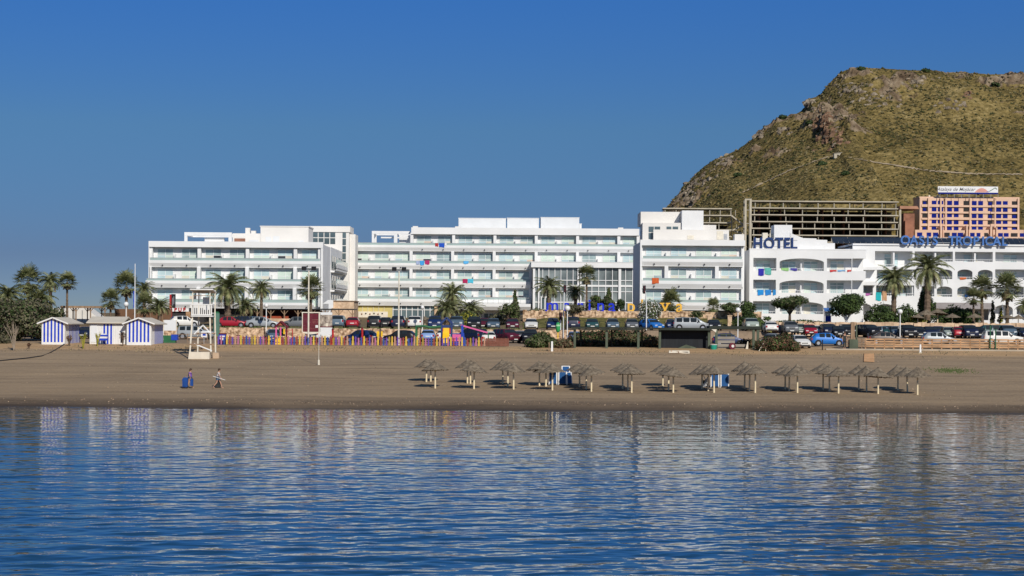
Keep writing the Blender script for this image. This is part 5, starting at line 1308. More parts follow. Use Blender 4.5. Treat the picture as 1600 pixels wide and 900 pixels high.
part('post', t, TIMBER, lambda b: b.prism([(-.24,-.3),(.24,-.3),(.2,hh-.1),(.05,hh),(-.2,hh-.02)],'y',-.2,.2)); part('planter', t, GREENW, lambda b: b.box(-.4,.55,-.4,.4,-.2,1.05)); part('bracket', t, GREENW, lambda b: b.box(.35,.5,-.1,.1,1.051,2.7))
for px_, pyt, lab in ((1547,508,'thin green pole beside the white estate car, left of a pair'),(1555.5,513,'thin green pole beside the white estate car, right of a pair'),(1285,532,'short black bollard at the rear wheel of the bright blue hatchback')):
    t = thing('pole', lab, 'pole', gpt(px_, 547, 206)); hh = zz(pyt,t.location.y,px_)-t.location.z
    part('shaft', t, GREENP if px_ > 1300 else BLACK, lambda b: b.tube([(0,0,-.2),(0,0,hh)], .06, 7)); part('cap', t, BLACK, lambda b: b.ball((0,0,hh), .075, 8, 5))
t = thing('marker_post', 'short white marker post on the sand in front of the rail fence', 'post', gpt(1438, 552, 195)); part('post', t, LAMPW, lambda b: b.prism([(-.1,-.2),(.1,-.2),(.08,.9),(0,1.0),(-.08,.9)],'y',-.07,.07)); part('foot', t, CONCL, lambda b: b.box(-.16,.16,-.13,.13,-.1,.12))
t = thing('marker_post', 'white marker post between the green bush and the red brown bush', 'post', gpt(862.5, 549, 200)); part('post', t, LAMPW, lambda b: b.prism([(-.11,-.2),(.11,-.2),(.10,1.05),(0,1.12),(-.10,1.05)],'y',-.07,.07)); part('rail', t, TIMBER, lambda b: b.box(-.35,-.27,-.05,.05,-.2,1.0).box(.35,1.2,-.04,.04,.02,.12).box(1.15,1.22,-.04,.04,-.1,.7))

# ------------------------------------------------------------------ lifeguard tower
g = gpt(314, 561, 165); Yt = g.y; s_ = Yt/F
t = thing('lifeguard_tower', 'white wooden lifeguard tower on a pale concrete block at the left of the beach', 'lifeguard tower', g)
zz_ = lambda py: zz(py, Yt, 314)-g.z
xl, xr = xx(299,Yt,480)-g.x, xx(331.5,Yt,480)-g.x
part('concrete_block', t, mat('pale_block', (.74,.66,.53), .9, .06, 1.5), lambda b: b.prism([(xx(293.5,Yt,560)-g.x,-.4),(xx(327,Yt,560)-g.x,-.4),(xx(327.5,Yt,560)-g.x,zz_(550)),(xx(295.5,Yt,560)-g.x,zz_(550))],'y',-.05,.85))
zp = zz_(493); zr = zz_(475); zt_ = zz_(453)
for k, (xb_, xt_, yb, yt) in enumerate(((xl-.12,xl+.1,.1,.2),(xr-.1,xr-.25,.1,.2),(xl+.35,xl+.5,1.9,1.6),(xr+.12,xr+.05,1.9,1.6))):
    part('leg', t, OFFW, lambda b: b.bar((xb_,yb,zz_(550) if yb < 1 else -.3),(xt_,yt,zp),.14).bar((xt_,yt,zp),(xt_,yt,zt_),.11))
part('cross_brace', t, LAMPW, lambda b: b.bar((xl+.3,.05,zz_(522)),(xl+1.2,.05,zz_(508)),.12,.05).bar((xl+1.2,.05,zz_(508)),(xr-.1,.05,zz_(521)),.12,.05).bar((xl+.3,.05,zz_(537)),(xr,.05,zz_(548)),.12,.05))
part('cross_beam', t, TIMBER, lambda b: b.box(xl-.2,xr+.2,.0,.14,zz_(537)-.12,zz_(537)).box(xl,xr+.1,1.5,1.62,zz_(520)-.1,zz_(520)))
part('platform', t, BRD, lambda b: b.box(xl-.05,xr+.05,-.05,1.9,zp-.12,zp))
part('railing', t, BRD, lambda b: b.box(xl,xr,-.10,-.051,zp+.02,zp+.14).box(xl,xr,-.12,-.051,zr-.12,zr)); 
for k in range(11):
    x = lerp(xl+.06,xr-.06,k/10); part('baluster', t, BRD, lambda b: b.box(x-.055,x+.055,-.085,-.052,zp+.141,zr-.121))
part('side_railing', t, BRD, lambda b: b.box(xr-.02,xr+.03,.0,1.85,zr-.12,zr).box(xr-.02,xr+.03,.0,1.85,zp+.2,zp+.3).box(xl-.03,xl+.02,.0,1.85,zr-.12,zr))
part('roof', t, BRD, lambda b: b.prism([(-.3,zt_),(2.2,zt_-.3),(2.2,zt_-.2),(-.3,zt_+.12)],'x',xl-.12,xr+.12).use(TIMBER).box(xl,xr,.4,1.8,zt_-.6,zt_-.55))
part('window_board', t, BRD, lambda b: b.box(xl+.9,xr-.5,1.7,1.75,zp+.6,zp+1.9))
t = thing('concrete_block', 'small tan concrete block just right of the lifeguard tower', 'block', gpt(337, 560, 165)); part('block', t, mat('tan_block', (.52,.38,.26), .9, .1, 2), lambda b: b.prism([(-.33,-.2),(.33,-.2),(.31,.58),(-.30,.62)],'y',0,.6)); part('ring', t, METAL, lambda b: b.box(-.05,.05,.2,.3,.6,.68))
t = thing('info_sign', 'small blue and white sign on a post seen through the lifeguard tower legs', 'sign', gat(319, 219)); part('panel', t, LAMPW, lambda b: b.box(-.33,.33,-.03,.03,.75,1.4)); part('emblem', t, BLUEP, lambda b: b.box(-.16,.2,-.045,-.031,.9,1.25)); part('post', t, METAL, lambda b: b.box(-.04,.04,-.02,.02,-.2,.749))
t = thing('info_box', 'blue information cabinet with a white notice at the left end of the rainbow fence', 'cabinet', gat(348, 215.5)); part('cabinet', t, BLUEP, lambda b: b.box(-.38,.38,-.2,.2,-.1,1.15)); part('notice', t, LAMPW, lambda b: b.box(-.28,.28,-.215,-.201,.5,1.0)); part('lid', t, MAROON, lambda b: b.box(-.42,.42,-.24,.24,1.151,1.28))
t = thing('notice_board', 'plain pale grey notice board with two posts beside the last striped hut', 'notice board', gat(266, 236)); z1 = zz(500,236,266)-t.location.z
part('board', t, GREYW, lambda b: b.box(-.75,.7,0,.06,z1-1.3,z1)); part('post', t, OFFW, lambda b: b.box(.72,.8,-.02,.06,-.3,z1+.05).box(-.85,-.77,-.02,.06,-.3,z1))
t = thing('picnic_table', 'dark picnic table in the shade behind the lifeguard tower block', 'table', gpt(307, 545, 195)); part('tabletop', t, TIMBER, lambda b: b.box(-1.0,1.0,-.4,.4,.7,.76)); [part('leg', t, TIMBER, lambda b: b.bar((s*.7,q*.35,-.1),(s*.6,0,.7),.08)) for s in (-1,1) for q in (-1,1)]; part('bench_seat', t, TIMBER, lambda b: b.box(-1,1,-.9,-.65,.4,.45).box(-1,1,.65,.9,.4,.45))
t = thing('waste_container', 'dark green container with a blue lid behind the rail beside the last hut', 'container', gat(268, 222)); part('tub', t, GREENP, lambda b: b.prism([(-.8,-.1),(.5,-.1),(.6,.85),(-.9,.85)],'y',-.4,.4)); part('lid', t, BLUEP, lambda b: b.box(.05,.75,-.45,.45,.3,.95))
t = thing('waste_container', 'tall green recycling tub standing right of the lifeguard tower', 'container', gat(338, 244)); z1 = zz(487,244,338)-t.location.z; part('tub', t, mat('grey_green_tub',(.10,.20,.15),.6,.1,1), lambda b: b.tube([(0,0,-.1),(0,0,z1-.2)], [.45,.42], 10)); part('lid', t, GREENP, lambda b: b.tube([(0,0,z1-.19),(0,0,z1)], [.44,.25], 10))

# kiosk billboard
Yk = 222; t = thing('kiosk_board', 'tall maroon slatted board with a curved white foot rail above the rainbow fence', 'board', gat(486, Yk)); g = t.location
zk = lambda py: zz(py,Yk,486)-g.z
xl, xr = xx(472.5,Yk,510)-g.x, xx(498.5,Yk,510)-g.x
part('panel', t, MAROON, lambda b: [b.box(xl+.05,xr-.05,0,.12+.01*(k%2),lerp(zk(518.5),zk(490),k/12)+.01,lerp(zk(518.5),zk(490),(k+1)/12)) for k in range(12)])
part('frame', t, OFFW, lambda b: b.box(xl-.05,xl+.049,-.05,.2,zk(519),zk(489)).box(xr-.049,xr+.1,-.05,.2,zk(519),zk(488)).box(xl-.1,xr+.15,-.06,.2,zk(489)+.001,zk(487.5)))
part('foot_rail', t, OFFW, lambda b: b.prism([(xl-.05,zk(518.6)),(xr+.1,zk(518.6)),(xr-.2,zk(521)),(0,zk(522.5)),(xl+.3,zk(521))],'y',-.1,.15))
part('notice', t, LAMPW, lambda b: b.box(.52,.82,-.03,-.001,zk(512),zk(508)))
part('post', t, METAL, lambda b: b.box(xl+.3,xl+.4,.2,.3,-.2,zk(500)).box(xr-.4,xr-.3,.2,.3,-.2,zk(500)))
t = thing('mural_board', 'grey board painted with dim pictures beside the maroon slatted board', 'board', gat(510, Yk+2)); g = t.location
xl, xr = xx(500.5,Yk+2,510)-g.x, xx(519,Yk+2,510)-g.x; zk2 = lambda py: zz(py,Yk+2,510)-g.z
part('panel', t, mat('dim_mural', (.22,.17,.14), .8, .4, 2.5, col2=(.42,.36,.30)), lambda b: b.box(xl,xr,0,.1,zk2(510),zk2(492))); part('top_panel', t, GREYW, lambda b: b.box(xl,xr,.0,.1,zk2(492)+.001,zk2(488))); part('red_band', t, MAROON, lambda b: b.box(xl,xr,-.02,.1,zk2(511.5),zk2(510)-.001)); part('lower_panel', t, GREYW, lambda b: b.box(xl,xr,0,.1,zk2(523),zk2(511.5)-.001)); part('emblem', t, OFFW, lambda b: b.box(-.05,.2,-.03,-.001,zk2(510),zk2(505)))
part('post', t, METAL, lambda b: b.box(xl,xl+.1,.101,.2,-.2,zk2(520)).box(xr-.1,xr,.101,.2,-.2,zk2(520)))

# ------------------------------------------------------------------ playground
Yg = 217.5
def at(px, py=None, Y=Yg): return xx(px, Y, 520)
t = thing('playhouse', 'small red and pink playhouse with a steep roof and a short yellow slide', 'playhouse', gat(439, Yg)); g = t.location
q = lambda px: xx(px,Yg,520)-g.x
zq = lambda py: zz(py,Yg,439)-g.z
for p, c in ((431.5,PINK),(438.5,PINK),(446,MAROON),(447.5,MAROON)): part('post', t, c, lambda b: b.box(q(p)-.08,q(p)+.08,-.08+(.9 if p in (446,) else 0),.08+(.9 if p in (446,) else 0),-.1,zq(511)))
part('roof', t, MAROON, lambda b: b.bar((q(429),-.1,zq(512)),(q(439),-.1,zq(502)),.16,.2).bar((q(449.5),-.1,zq(512)),(q(439),-.1,zq(502)),.16,.2).bar((q(429),.9,zq(512)),(q(439),.9,zq(502)),.16,.2).bar((q(449.5),.9,zq(512)),(q(439),.9,zq(502)),.16,.2))
part('gable_panel', t, mat('rust_panel',(.40,.12,.05),.6,.1,2), lambda b: b.prism([(q(434),zq(508.5)),(q(444),zq(508.5)),(q(439),zq(503.5))],'y',-.02,.04))
part('side_panel', t, GREENP, lambda b: b.box(q(434),q(444),.85,.9,zq(525),zq(513)).use(YEL).box(q(442.5),q(445),.1,.2,zq(522),zq(514)))
part('slide', t, YEL, lambda b: b.bar((q(435),-.1,zq(527)),(q(419),-.6,zq(531)),.1,.45).box(q(430.5),q(437),-.2,-.1,.0,zq(527)))
part('ladder', t, REDP, lambda b: b.box(q(457)-.04,q(457)+.04,0,.08,-.1,zq(514)).box(q(450),q(457),0,.08,zq(515)-.08,zq(515)).box(q(448.5)-.04,q(448.5)+.04,0,.08,-.1,zq(514)))
t = thing('climbing_frame', 'blue climbing frame with pitched roof, yellow slide, pink panel and pink sloping bar', 'climbing frame', gat(712, Yg)); g = t.location
q = lambda px: xx(px,Yg,520)-g.x
zq = lambda py: zz(py,Yg,712)-g.z
for p, top in ((690,507),(705.5,497+8),(722.5,507),(724,520)): 
    for yy in (0,1.2): part('post', t, BLUEP if p > 720 else mat('dark_blue_plastic',(.02,.045,.16),.5,.1,2), lambda b: b.box(q(p)-.09,q(p)+.09,yy-.09,yy+.09,-.1,zq(top)-.001*yy))
DB = MATS['dark_blue_plastic']
part('roof', t, DB, lambda b: [b.bar((q(688.5),yy,zq(506)),(q(697.5),yy,zq(496.5)),.22,.12).bar((q(707),yy,zq(506)),(q(697.5),yy,zq(496.5)),.22,.12) for yy in (-.1,1.3)]+[b.box(q(691),q(705),.1,1.1,zq(499.5),zq(499))]) 
part('eave_panel', t, DB, lambda b: b.box(q(690)+.1,q(705.5)-.1,-.02,.03,zq(512),zq(508)))
part('window_panel', t, REDP, lambda b: b.box(q(690)+.1,q(693),-.03,.03,zq(521),zq(513)).box(q(701),q(705.5)-.1,-.03,.03,zq(521),zq(513)))
part('slide', t, YEL, lambda b: b.prism([(-.05,zq(512.5)),(.1,zq(512.5)),(.1,zq(520.5)),(-.9,0.25),(-1.0,.3),(-.12,zq(520))],'x',q(692.5),q(702)).prism([(-.05,zq(520)),(-.05,zq(518)),(-1.0,.55),(-1.0,.3)],'x',q(692)-.01,q(692.7)))
part('pink_panel', t, PINK, lambda b: b.box(q(707),q(720),-.03,.03,zq(533),zq(522.5)))
part('base_panel', t, BLUEP, lambda b: b.box(q(699),q(724),.1,.16,.1,zq(533.8)).box(q(720.5),q(724),-.12,.04,-.1,zq(508)))
part('deck', t, BLUEP, lambda b: b.box(q(690)+.1,q(722)-.1,.1,1.1,zq(522),zq(521)))
part('sloping_bar', t, PINK, lambda b: b.bar((q(720),-.05,zq(508)),(q(762),-.05,zq(519.5)),.16,.12)); part('bar_post', t, GREENP, lambda b: b.box(q(763)-.06,q(763)+.06,-.1,.02,-.1,zq(519)))
t = thing('swing_frame', 'green arched swing frame left of the climbing frame', 'swing frame', gat(666, Yg)); g = t.location
q = lambda px: xx(px,Yg,520)-g.x
zq = lambda py: zz(py,Yg,666)-g.z
part('post', t, GREENP, lambda b: b.box(q(650)-.09,q(650)+.09,-.05,.1,-.1,zq(510)).box(q(651.5)-.05,q(651.5)+.05,.5,.6,-.1,zq(511)))
part('crossbar', t, GREENP, lambda b: b.tube([(q(649),0,zq(510)),(q(663),0,zq(509.5)),(q(672),0,zq(511.5)),(q(681),0,zq(511)),(q(689),0,zq(510))], .13, 8))
part('climbing_pole', t, mat('tan_pole',(.5,.36,.22),.7,.1,2), lambda b: b.box(q(655)-.05,q(655)+.05,.1,.2,-.1,zq(511)))
for p, pt, lab in ((520,515,'curved red post of a play spring beside the painted board'),(566,513,'tall red play post in front of the blue car'),(594,514,'dark play post with a yellow sign plate')):
    t = thing('play_post', lab, 'post', gat(p, 218.5)); g = t.location; hh = zz(pt,218.5,p)-g.z
    part('post', t, REDP if p < 580 else BLACK, lambda b: b.tube([(-.1,0,-.1),(.02,0,hh*.6),(0,0,hh)], .12 if p < 580 else .07, 8))
    part('plate', t, YEL if p > 580 else MAROON, lambda b: b.box(-.38,-.1,-.05,.0,hh*.52,hh*.85).box(.1,.3,-.05,0,hh*.52,hh*.85) if p > 580 else b.ball((0,0,hh),.14,8,5))
t = thing('recycling_bin', 'green rounded bin on a yellow post beside the traffic light', 'bin', gat(872, 240)); g = t.location; hh = zz(503.5,240,872)-g.z
part('bin', t, mat('bright_green_bin',(.04,.33,.10),.4,.1,2), lambda b: b.tube([(0,0,hh-1.25),(0,0,hh-1.1),(0,0,hh-.5),(0,0,hh-.1),(0,0,hh)], [.12,.26,.3,.22,.05], 10), smooth=True); part('post', t, YEL, lambda b: b.box(-.06,.06,-.05,.05,-.1,hh-1.2)); part('band', t, mat('pale_green_band',(.35,.6,.35),.5,.1,2), lambda b: b.tube([(0,0,hh-.5),(0,0,hh-.3)], [.31,.285], 10))

# ------------------------------------------------------------------ beach bar pergola
Yb = 213
t = thing('beach_bar', 'low dark green timber beach bar and shade frame at the top of the sand', 'beach bar', gpt(1040, 549, 200)); g = t.location
q = lambda px: xx(px,Yb,530)-g.x
zq = lambda py, px=1040: zz(py,Yb,px)-g.z
GB = mat('dark_green_beam', (.028,.034,.026), .8, .2, 2, stretch=(.3,1,1)); yo = Yb-g.y
for p in (898,948,997.5,1031,1108,1119.5,1177.5,1184.5):
    part('post', t, GREENW, lambda b: b.box(q(p)-.13,q(p)+.13,yo,yo+.26,-.3,zq(513.5,p)))
for p in (909,958,1006): part('post', t, GB, lambda b: b.box(q(p)-.09,q(p)+.09,yo+3,yo+3.2,-.2,zq(516,p)).bar((q(p),yo+3.1,zq(521,p)),(q(p)+.5,yo+3.1,zq(516,p)),.1))
part('roof_beam', t, GB, lambda b: b.box(q(892),q(1003),yo-.25,yo+3.4,zq(513.4,950),zq(511.2,950)).box(q(1003.1),q(1112),yo-.25,yo+3.4,zq(514,1060),zq(512.3,1060)).box(q(1108),q(1189),yo-.1,yo+3.2,zq(514.3,1150),zq(509.6,1150)))
part('front_beam', t, GB, lambda b: b.box(q(1029),q(1113),yo-.36,yo-.251,zq(516,1070),zq(513,1070)).box(q(893),q(1003),yo-.36,yo-.251,zq(515.3,950),zq(513.8,950)))
part('cabin', t, mat('blackened_boards', (.014,.016,.02), .7, .25, 1.2, stretch=(3,1,.3)), lambda b: b.box(q(1033),q(1112),yo+1.2,yo+3.3,-.3,zq(515,1070)))
part('floor_ridge', t, GREENW, lambda b: b.prism([(q(1051),0),(q(1094),0),(q(1088),zq(543,1070)),(q(1073),zq(538.5,1070))],'y',yo+.6,yo+1.1))
part('counter', t, mat('grey_counter_boards', (.30,.27,.23), .85, .2, 1.2, stretch=(.4,1,4)), lambda b: [b.box(q(1122),q(1150 if k > 1 else 1168),yo+1+.05*(k%2),yo+1.4,k*.42+.05,k*.42+.36) for k in range(4)])
part('counter_top', t, GREENW, lambda b: b.box(q(1121),q(1151),yo+.8,yo+1.6,1.78,1.86))
part('white_prop', t, OFFW, lambda b: b.prism([(q(1165),0),(q(1170),0),(q(1170),1.1),(q(1169),1.1)],'y',yo+.5,yo+.6).prism([(q(1111),zq(514)),(q(1119),zq(514)),(q(1118),zq(519))],'y',yo-.42,yo-.38))
t = thing('plastic_tub', 'turquoise plastic tub under the beach bar roof', 'tub', (xx(1115,Yb-.4,545), Yb-.4, ground_z(20,Yb-.4))); part('tub', t, mat('turquoise_plastic',(.02,.30,.22),.4,.1,2), lambda b: b.tube([(0,0,-.05),(0,0,.5)], [.3,.4], 12)); part('rim', t, LAMPW, lambda b: b.tube([(0,0,.501),(0,0,.55)], [.42,.42], 12))
t = thing('drum', 'maroon drum with a pale disc in front of the grey counter', 'drum', (xx(1144,Yb,545), Yb, ground_z(23,Yb))); part('drum', t, MAROON, lambda b: b.tube([(0,-.3,.35),(0,.4,.35)], [.36,.36], 14)); part('disc', t, PLATE, lambda b: b.tube([(.04,-.33,.35),(.04,-.301,.35)], [.16,.16], 12)); part('stand', t, BLACK, lambda b: b.box(-.3,.3,-.2,.3,-.05,.02))
t = thing('driftwood_heap', 'low heap of pale boards lying on the sand before the beach bar', 'boards', gpt(1058, 552, 195)); 
for k in range(7): part('board', t, TIMBERL if k % 2 else OFFW, lambda b: b.bar((R.uniform(-1.4,-.2),R.uniform(-.5,.5),.05+.03*k),(R.uniform(.1,1.4),R.uniform(-.5,.5),.06+.03*k),.14,.04))
t = thing('ladder_frame', 'pale tilted A-frame ladder in front of the red brown bush at the bar end', 'ladder', gpt(1192, 549, 200)); part('leg', t, OFFW, lambda b: b.bar((-.45,0,0),(.15,0,1.1),.07)); part('leg', t, OFFW, lambda b: b.bar((.35,.2,0),(.18,.1,1.15),.06)); part('step', t, OFFW, lambda b: b.bar((-.2,0,.45),(.3,.15,.45),.05))

# ------------------------------------------------------------------ trees and bushes
rr = random.Random(5)
def tr(lab, pa, pb, pt, pbm, Y, mats_, name='tree', cat='tree', **k):
    cx = (pa+pb)/2; g = gat(cx, Y); w_ = (pb-pa)/F*Y; h_ = zz(pt,Y,cx)-g.z
    return tree(name, lab, cat, cx, pbm, Y, w_, h_, mats_, rr, z=g.z-.05, **k)
tr('wide grey green tamarisk tree shading a parked car at the left edge', -26, 84, 466, 530, 226, [LEAFGY,LEAFO,LEAFD], trunk=.08, n=9000, leaf=.17, lobes=16)
tr('dark leaning tamarisk branch spreading behind the first striped hut', 40, 100, 476, 528, 230, [LEAFO,LEAFD], trunk=.12, n=3200, leaf=.16)
tr('tall narrow conifer tree left of the glass entrance hall', 794, 815, 450, 497, 272, [LEAFO,LEAFG], trunk=.05, n=1500, leaf=.14, shape='cone', lobes=9)
tr('bushy conical cypress in front of the right entrance windows', 938, 964, 448, 490, 275, [LEAFO,LEAFG], trunk=.03, n=2200, leaf=.14, shape='cone', lobes=9)
tr('small olive tree at the foot of the narrow conifer', 780, 808, 472, 500, 268, [LEAFO,LEAFG], trunk=.3, n=900, leaf=.13)
tr('round shrub beside the cypress before the entrance hall', 920, 944, 460, 489, 276, [LEAFG,LEAFO], trunk=.1, n=1300, leaf=.14)
tr('dark shrub left of the bushy cypress top', 962, 978, 466, 488, 274, [LEAFD], trunk=.2, n=500, leaf=.14)
tr('bright green rounded bush between the low palms', 716, 746, 482, 504, 271, [LEAFG,LEAFY], name='bush', cat='bush', trunk=.05, n=1500, leaf=.13, shape='mound', lobes=4)
tr('grey green bush left of the narrow conifer on the slope', 766, 792, 482, 500, 270, [LEAFO,LEAFGY], name='bush', cat='bush', trunk=.05, n=900, leaf=.13, shape='mound', lobes=3)
tr('low green bush in front of the left entrance column', 826, 850, 479, 490, 267.5, [LEAFG,LEAFO], name='bush', cat='bush', trunk=.05, n=500, leaf=.12, shape='mound', lobes=3)
tr('flat topped little tree hiding part of the blue letters', 880, 914, 474, 498, 265, [LEAFO,LEAFGY], trunk=.4, n=1100, leaf=.12)
tr('big oleander shrub covered with white flowers by the bent traffic light', 992, 1040, 469, 514, 258, [LEAFG,LEAFO], name='flowering_shrub', cat='shrub', trunk=.1, n=2600, leaf=.12, flower=FLOWER)
tr('scrubby tree on the terrace right of the dwarf palm', 1125, 1155, 472, 500, 264, [LEAFO,LEAFG], trunk=.4, n=1300, leaf=.13)
tr('small low tree on the lawn below the amber letters', 1078, 1100, 485, 500, 262, [LEAFG,LEAFO], trunk=.4, n=500, leaf=.12)
tr('dark bush at the gap between the two white hotels', 1156, 1182, 470, 498, 262, [LEAFD,LEAFG], name='bush', cat='bush', trunk=.05, n=1500, leaf=.14)
tr('rounded dark hedge mound at the left end of the tan stone wall', 1150, 1192, 486, 512, 258, [LEAFD,LEAFG], name='bush', cat='bush', trunk=.02, n=1800, leaf=.14, shape='mound', lobes=4)
tr('tree with pink stems and a spreading dark crown before the arcades', 1208, 1260, 461, 502, 262, [LEAFG,LEAFD,LEAFO], trunk=.42, n=2600, leaf=.14)
tr('dense dark broad tree with a white painted trunk behind the timber post', 1295, 1351, 457, 506, 262, [LEAFD,LEAFG,LEAFD], trunk=.14, n=4200, leaf=.15, bark=LAMPW, lobes=10)
tr('dark rounded shrub right of the dense broad tree', 1354, 1400, 474, 504, 263, [LEAFD,LEAFG], name='bush', cat='bush', trunk=.02, n=2600, leaf=.14, shape='mound', lobes=5)
tr('dark shrub between the two tall palms', 1398, 1434, 470, 504, 264, [LEAFD,LEAFG], name='bush', cat='bush', trunk=.02, n=2000, leaf=.14, shape='mound', lobes=4)
tr('tall dark climbing tree behind the tallest palm trunk', 1431, 1462, 443, 504, 268, [LEAFD,LEAFG], trunk=.02, n=3000, leaf=.15, lobes=9)
tr('long rounded hedge under the grey awning', 1462, 1530, 476, 504, 268, [LEAFD,LEAFG], name='hedge', cat='hedge', trunk=.02, n=4200, leaf=.15, shape='mound', lobes=7)
tr('yellow green bush at the foot of the tallest palm', 1422, 1443, 490, 505, 262, [LEAFY,LEAFG], name='bush', cat='bush', trunk=.05, n=700, leaf=.12, shape='mound', lobes=3)
tr('thin dark climbing plant against the right arcade', 1546, 1556, 468, 504, 267, [LEAFD,LEAFO], name='shrub', cat='shrub', trunk=.1, n=500, leaf=.12, shape='cone', lobes=5)
tr('small bright shrub by the closed white parasol', 1558, 1570, 480, 504, 266, [LEAFG,LEAFY], name='shrub', cat='shrub', trunk=.2, n=400, leaf=.12, shape='cone', lobes=4)
tr('large green bush left of the white marker post', 823, 868, 514, 548, 214, [LEAFG,LEAFO,LEAFD], name='bush', cat='bush', trunk=.02, n=3600, leaf=.11, shape='mound', lobes=5)
tr('reddish brown bush right of the white marker post', 864, 893, 524, 549, 213.5, [LEAFB,LEAFO], name='bush', cat='bush', trunk=.02, n=1600, leaf=.10, shape='mound', lobes=4)
tr('sprawling red brown bush inside the left bay of the bar frame', 890, 945, 526, 549, 218, [LEAFB,LEAFD], name='bush', cat='bush', trunk=.02, n=2000, leaf=.11, shape='mound', lobes=5)
tr('taller red brown bush inside the middle bay of the bar frame', 940, 1008, 519, 549, 220, [LEAFB,LEAFO,LEAFD], name='bush', cat='bush', trunk=.02, n=3000, leaf=.11, shape='mound', lobes=6)
tr('long dark unclipped hedge standing behind the bar frame posts', 884, 1036, 511, 549, 221, [LEAFD,LEAFB,LEAFD], name='hedge', cat='hedge', trunk=.02, n=9000, leaf=.13, shape='mound', lobes=14)
tr('dry olive bush beside the dark bar cabin', 1006, 1030, 523, 549, 217, [LEAFO,LEAFB], name='bush', cat='bush', trunk=.02, n=1000, leaf=.10, shape='mound', lobes=3)
tr('dark bush behind the right end of the bar counter', 1150, 1186, 528, 549, 217, [LEAFD,LEAFB], name='bush', cat='bush', trunk=.02, n=1300, leaf=.11, shape='mound', lobes=4)
tr('broad half red half green bush at the right end of the beach bar', 1183, 1248, 517, 552, 212, [LEAFB,LEAFG,LEAFB,LEAFD], name='bush', cat='bush', trunk=.02, n=5200, leaf=.10, shape='mound', lobes=7)
tr('clipped low hedge on the tan wall below the HOTEL letters', 1190, 1300, 498.5, 505, 260.2, [LEAFD,LEAFG], name='hedge', cat='hedge', trunk=.01, n=1600, leaf=.10, shape='mound', lobes=16)
tr('tiny potted tree on the wall left of the pink stemmed tree', 1194, 1206, 493, 504, 261, [LEAFG], name='shrub', cat='shrub', trunk=.4, n=200, leaf=.10)
tr('dry low scrub bank at the foot of the tamarisk', -10, 16, 520, 540, 214, [LEAFGY,LEAFO], name='bush', cat='bush', trunk=.02, n=900, leaf=.09, shape='mound', lobes=4)
tr('dusty shrubs at the base of the left palms', 340, 400, 488, 506, 258, [LEAFO,LEAFG,PALMD], name='bush', cat='bush', trunk=.02, n=2000, leaf=.12, shape='mound', lobes=6)
for px_, py_, Yh_, lab in ((1153,272,0,'round dark bush alone on the grassy slope above the concrete shaft'),(1265,193,0,'dark bush against the rock outcrop high on the ridge'),(1345,106,0,'dark bush on the left end of the hilltop skyline'),(1446,109,0,'low dark bush on the middle of the hilltop skyline'),(1555,131,0,'wide dark bush just below the hilltop at the right'),(1284,254,0,'dark bush touching the hill path left of the stone hut'),(1320,270,0,'dark bush on the slope right below the stone hut'),(1222,183,0,'small dark bush on the ridge skyline')):
    h = hhit(px_, py_+4)
    if h is None: continue
    z = hz(h.x, h.y); t = thing('bush', lab, 'bush', (h.x, h.y, z-.2))
    b = MB().use(LEAFD); leaves(b, [((0,0,1.1),(2.1+R.random(),1.8,1.3)),((1.4,0,.9),(1.5,1.5,1.0))], 260, .55, R); b.build('crown', t); MB().use(BARK).tube([(0,0,-.5),(0,0,1)],.15,5).build('trunk', t)
# bare tree and stalky plants at the top of the beach
def sticks(label, px, py, h_, n, seed, m_=BARK, spread=.5, cat='plant', name='dry_plant', thick=.035, leafy=None):
    rg = random.Random(seed); t = thing(name, label, cat, gpt(px, py, 200)); b = MB().use(m_)
    for k in range(n):
        a = rg.uniform(0,6.28); s = rg.uniform(.2,1)*spread*h_
        p1 = Vector((cos(a)*s*.35, sin(a)*s*.2, h_*.5)); p2 = Vector((cos(a)*s, sin(a)*s*.5, h_*rg.uniform(.7,1)))
        b.tube([(0,0,-.1), p1, p2], [thick*1.5, thick, thick*.4], 5)
        for j in range(3):
            e = p1.lerp(p2, rg.random())+Vector((rg.uniform(-.25,.25)*h_*.6, 0, rg.uniform(.0,.25)*h_)); b.tube([p1.lerp(p2,.3), e], [thick*.6, thick*.2], 4)
    b.build('stem', t)
    if leafy: 
        c = MB().use(leafy); leaves(c, [((0,0,h_*.75),(h_*.3,h_*.25,h_*.3))], 90, .08, rg); c.build('leaves', t)
sticks('leafless bare tree standing in front of the tamarisk', 22, 548, 2.9, 14, 3, spread=.45, cat='tree', name='bare_tree', m_=mat('silver_bark',(.30,.24,.18),.9,.1,4))
sticks('upright green stalks on the sand between the first hut and the cabin', 130, 545, 1.9, 9, 4, LEAFY, .35, name='stalk_plant')
sticks('dry brown stalk plant by the corner of the first hut', 108, 541, 1.2, 8, 5, spread=.4, leafy=LEAFB)
sticks('pale stalks in front of the left part of the white cabin', 152, 541, 1.5, 7, 6, LEAFY, .35, name='stalk_plant')
sticks('reddish withered plant at the join of the cabin and the right hut', 192, 541, 1.5, 8, 7, spread=.15, leafy=LEAFB)
sticks('dark withered clump below the bare tree', 45, 545, .6, 7, 8, spread=.7, leafy=LEAFB)
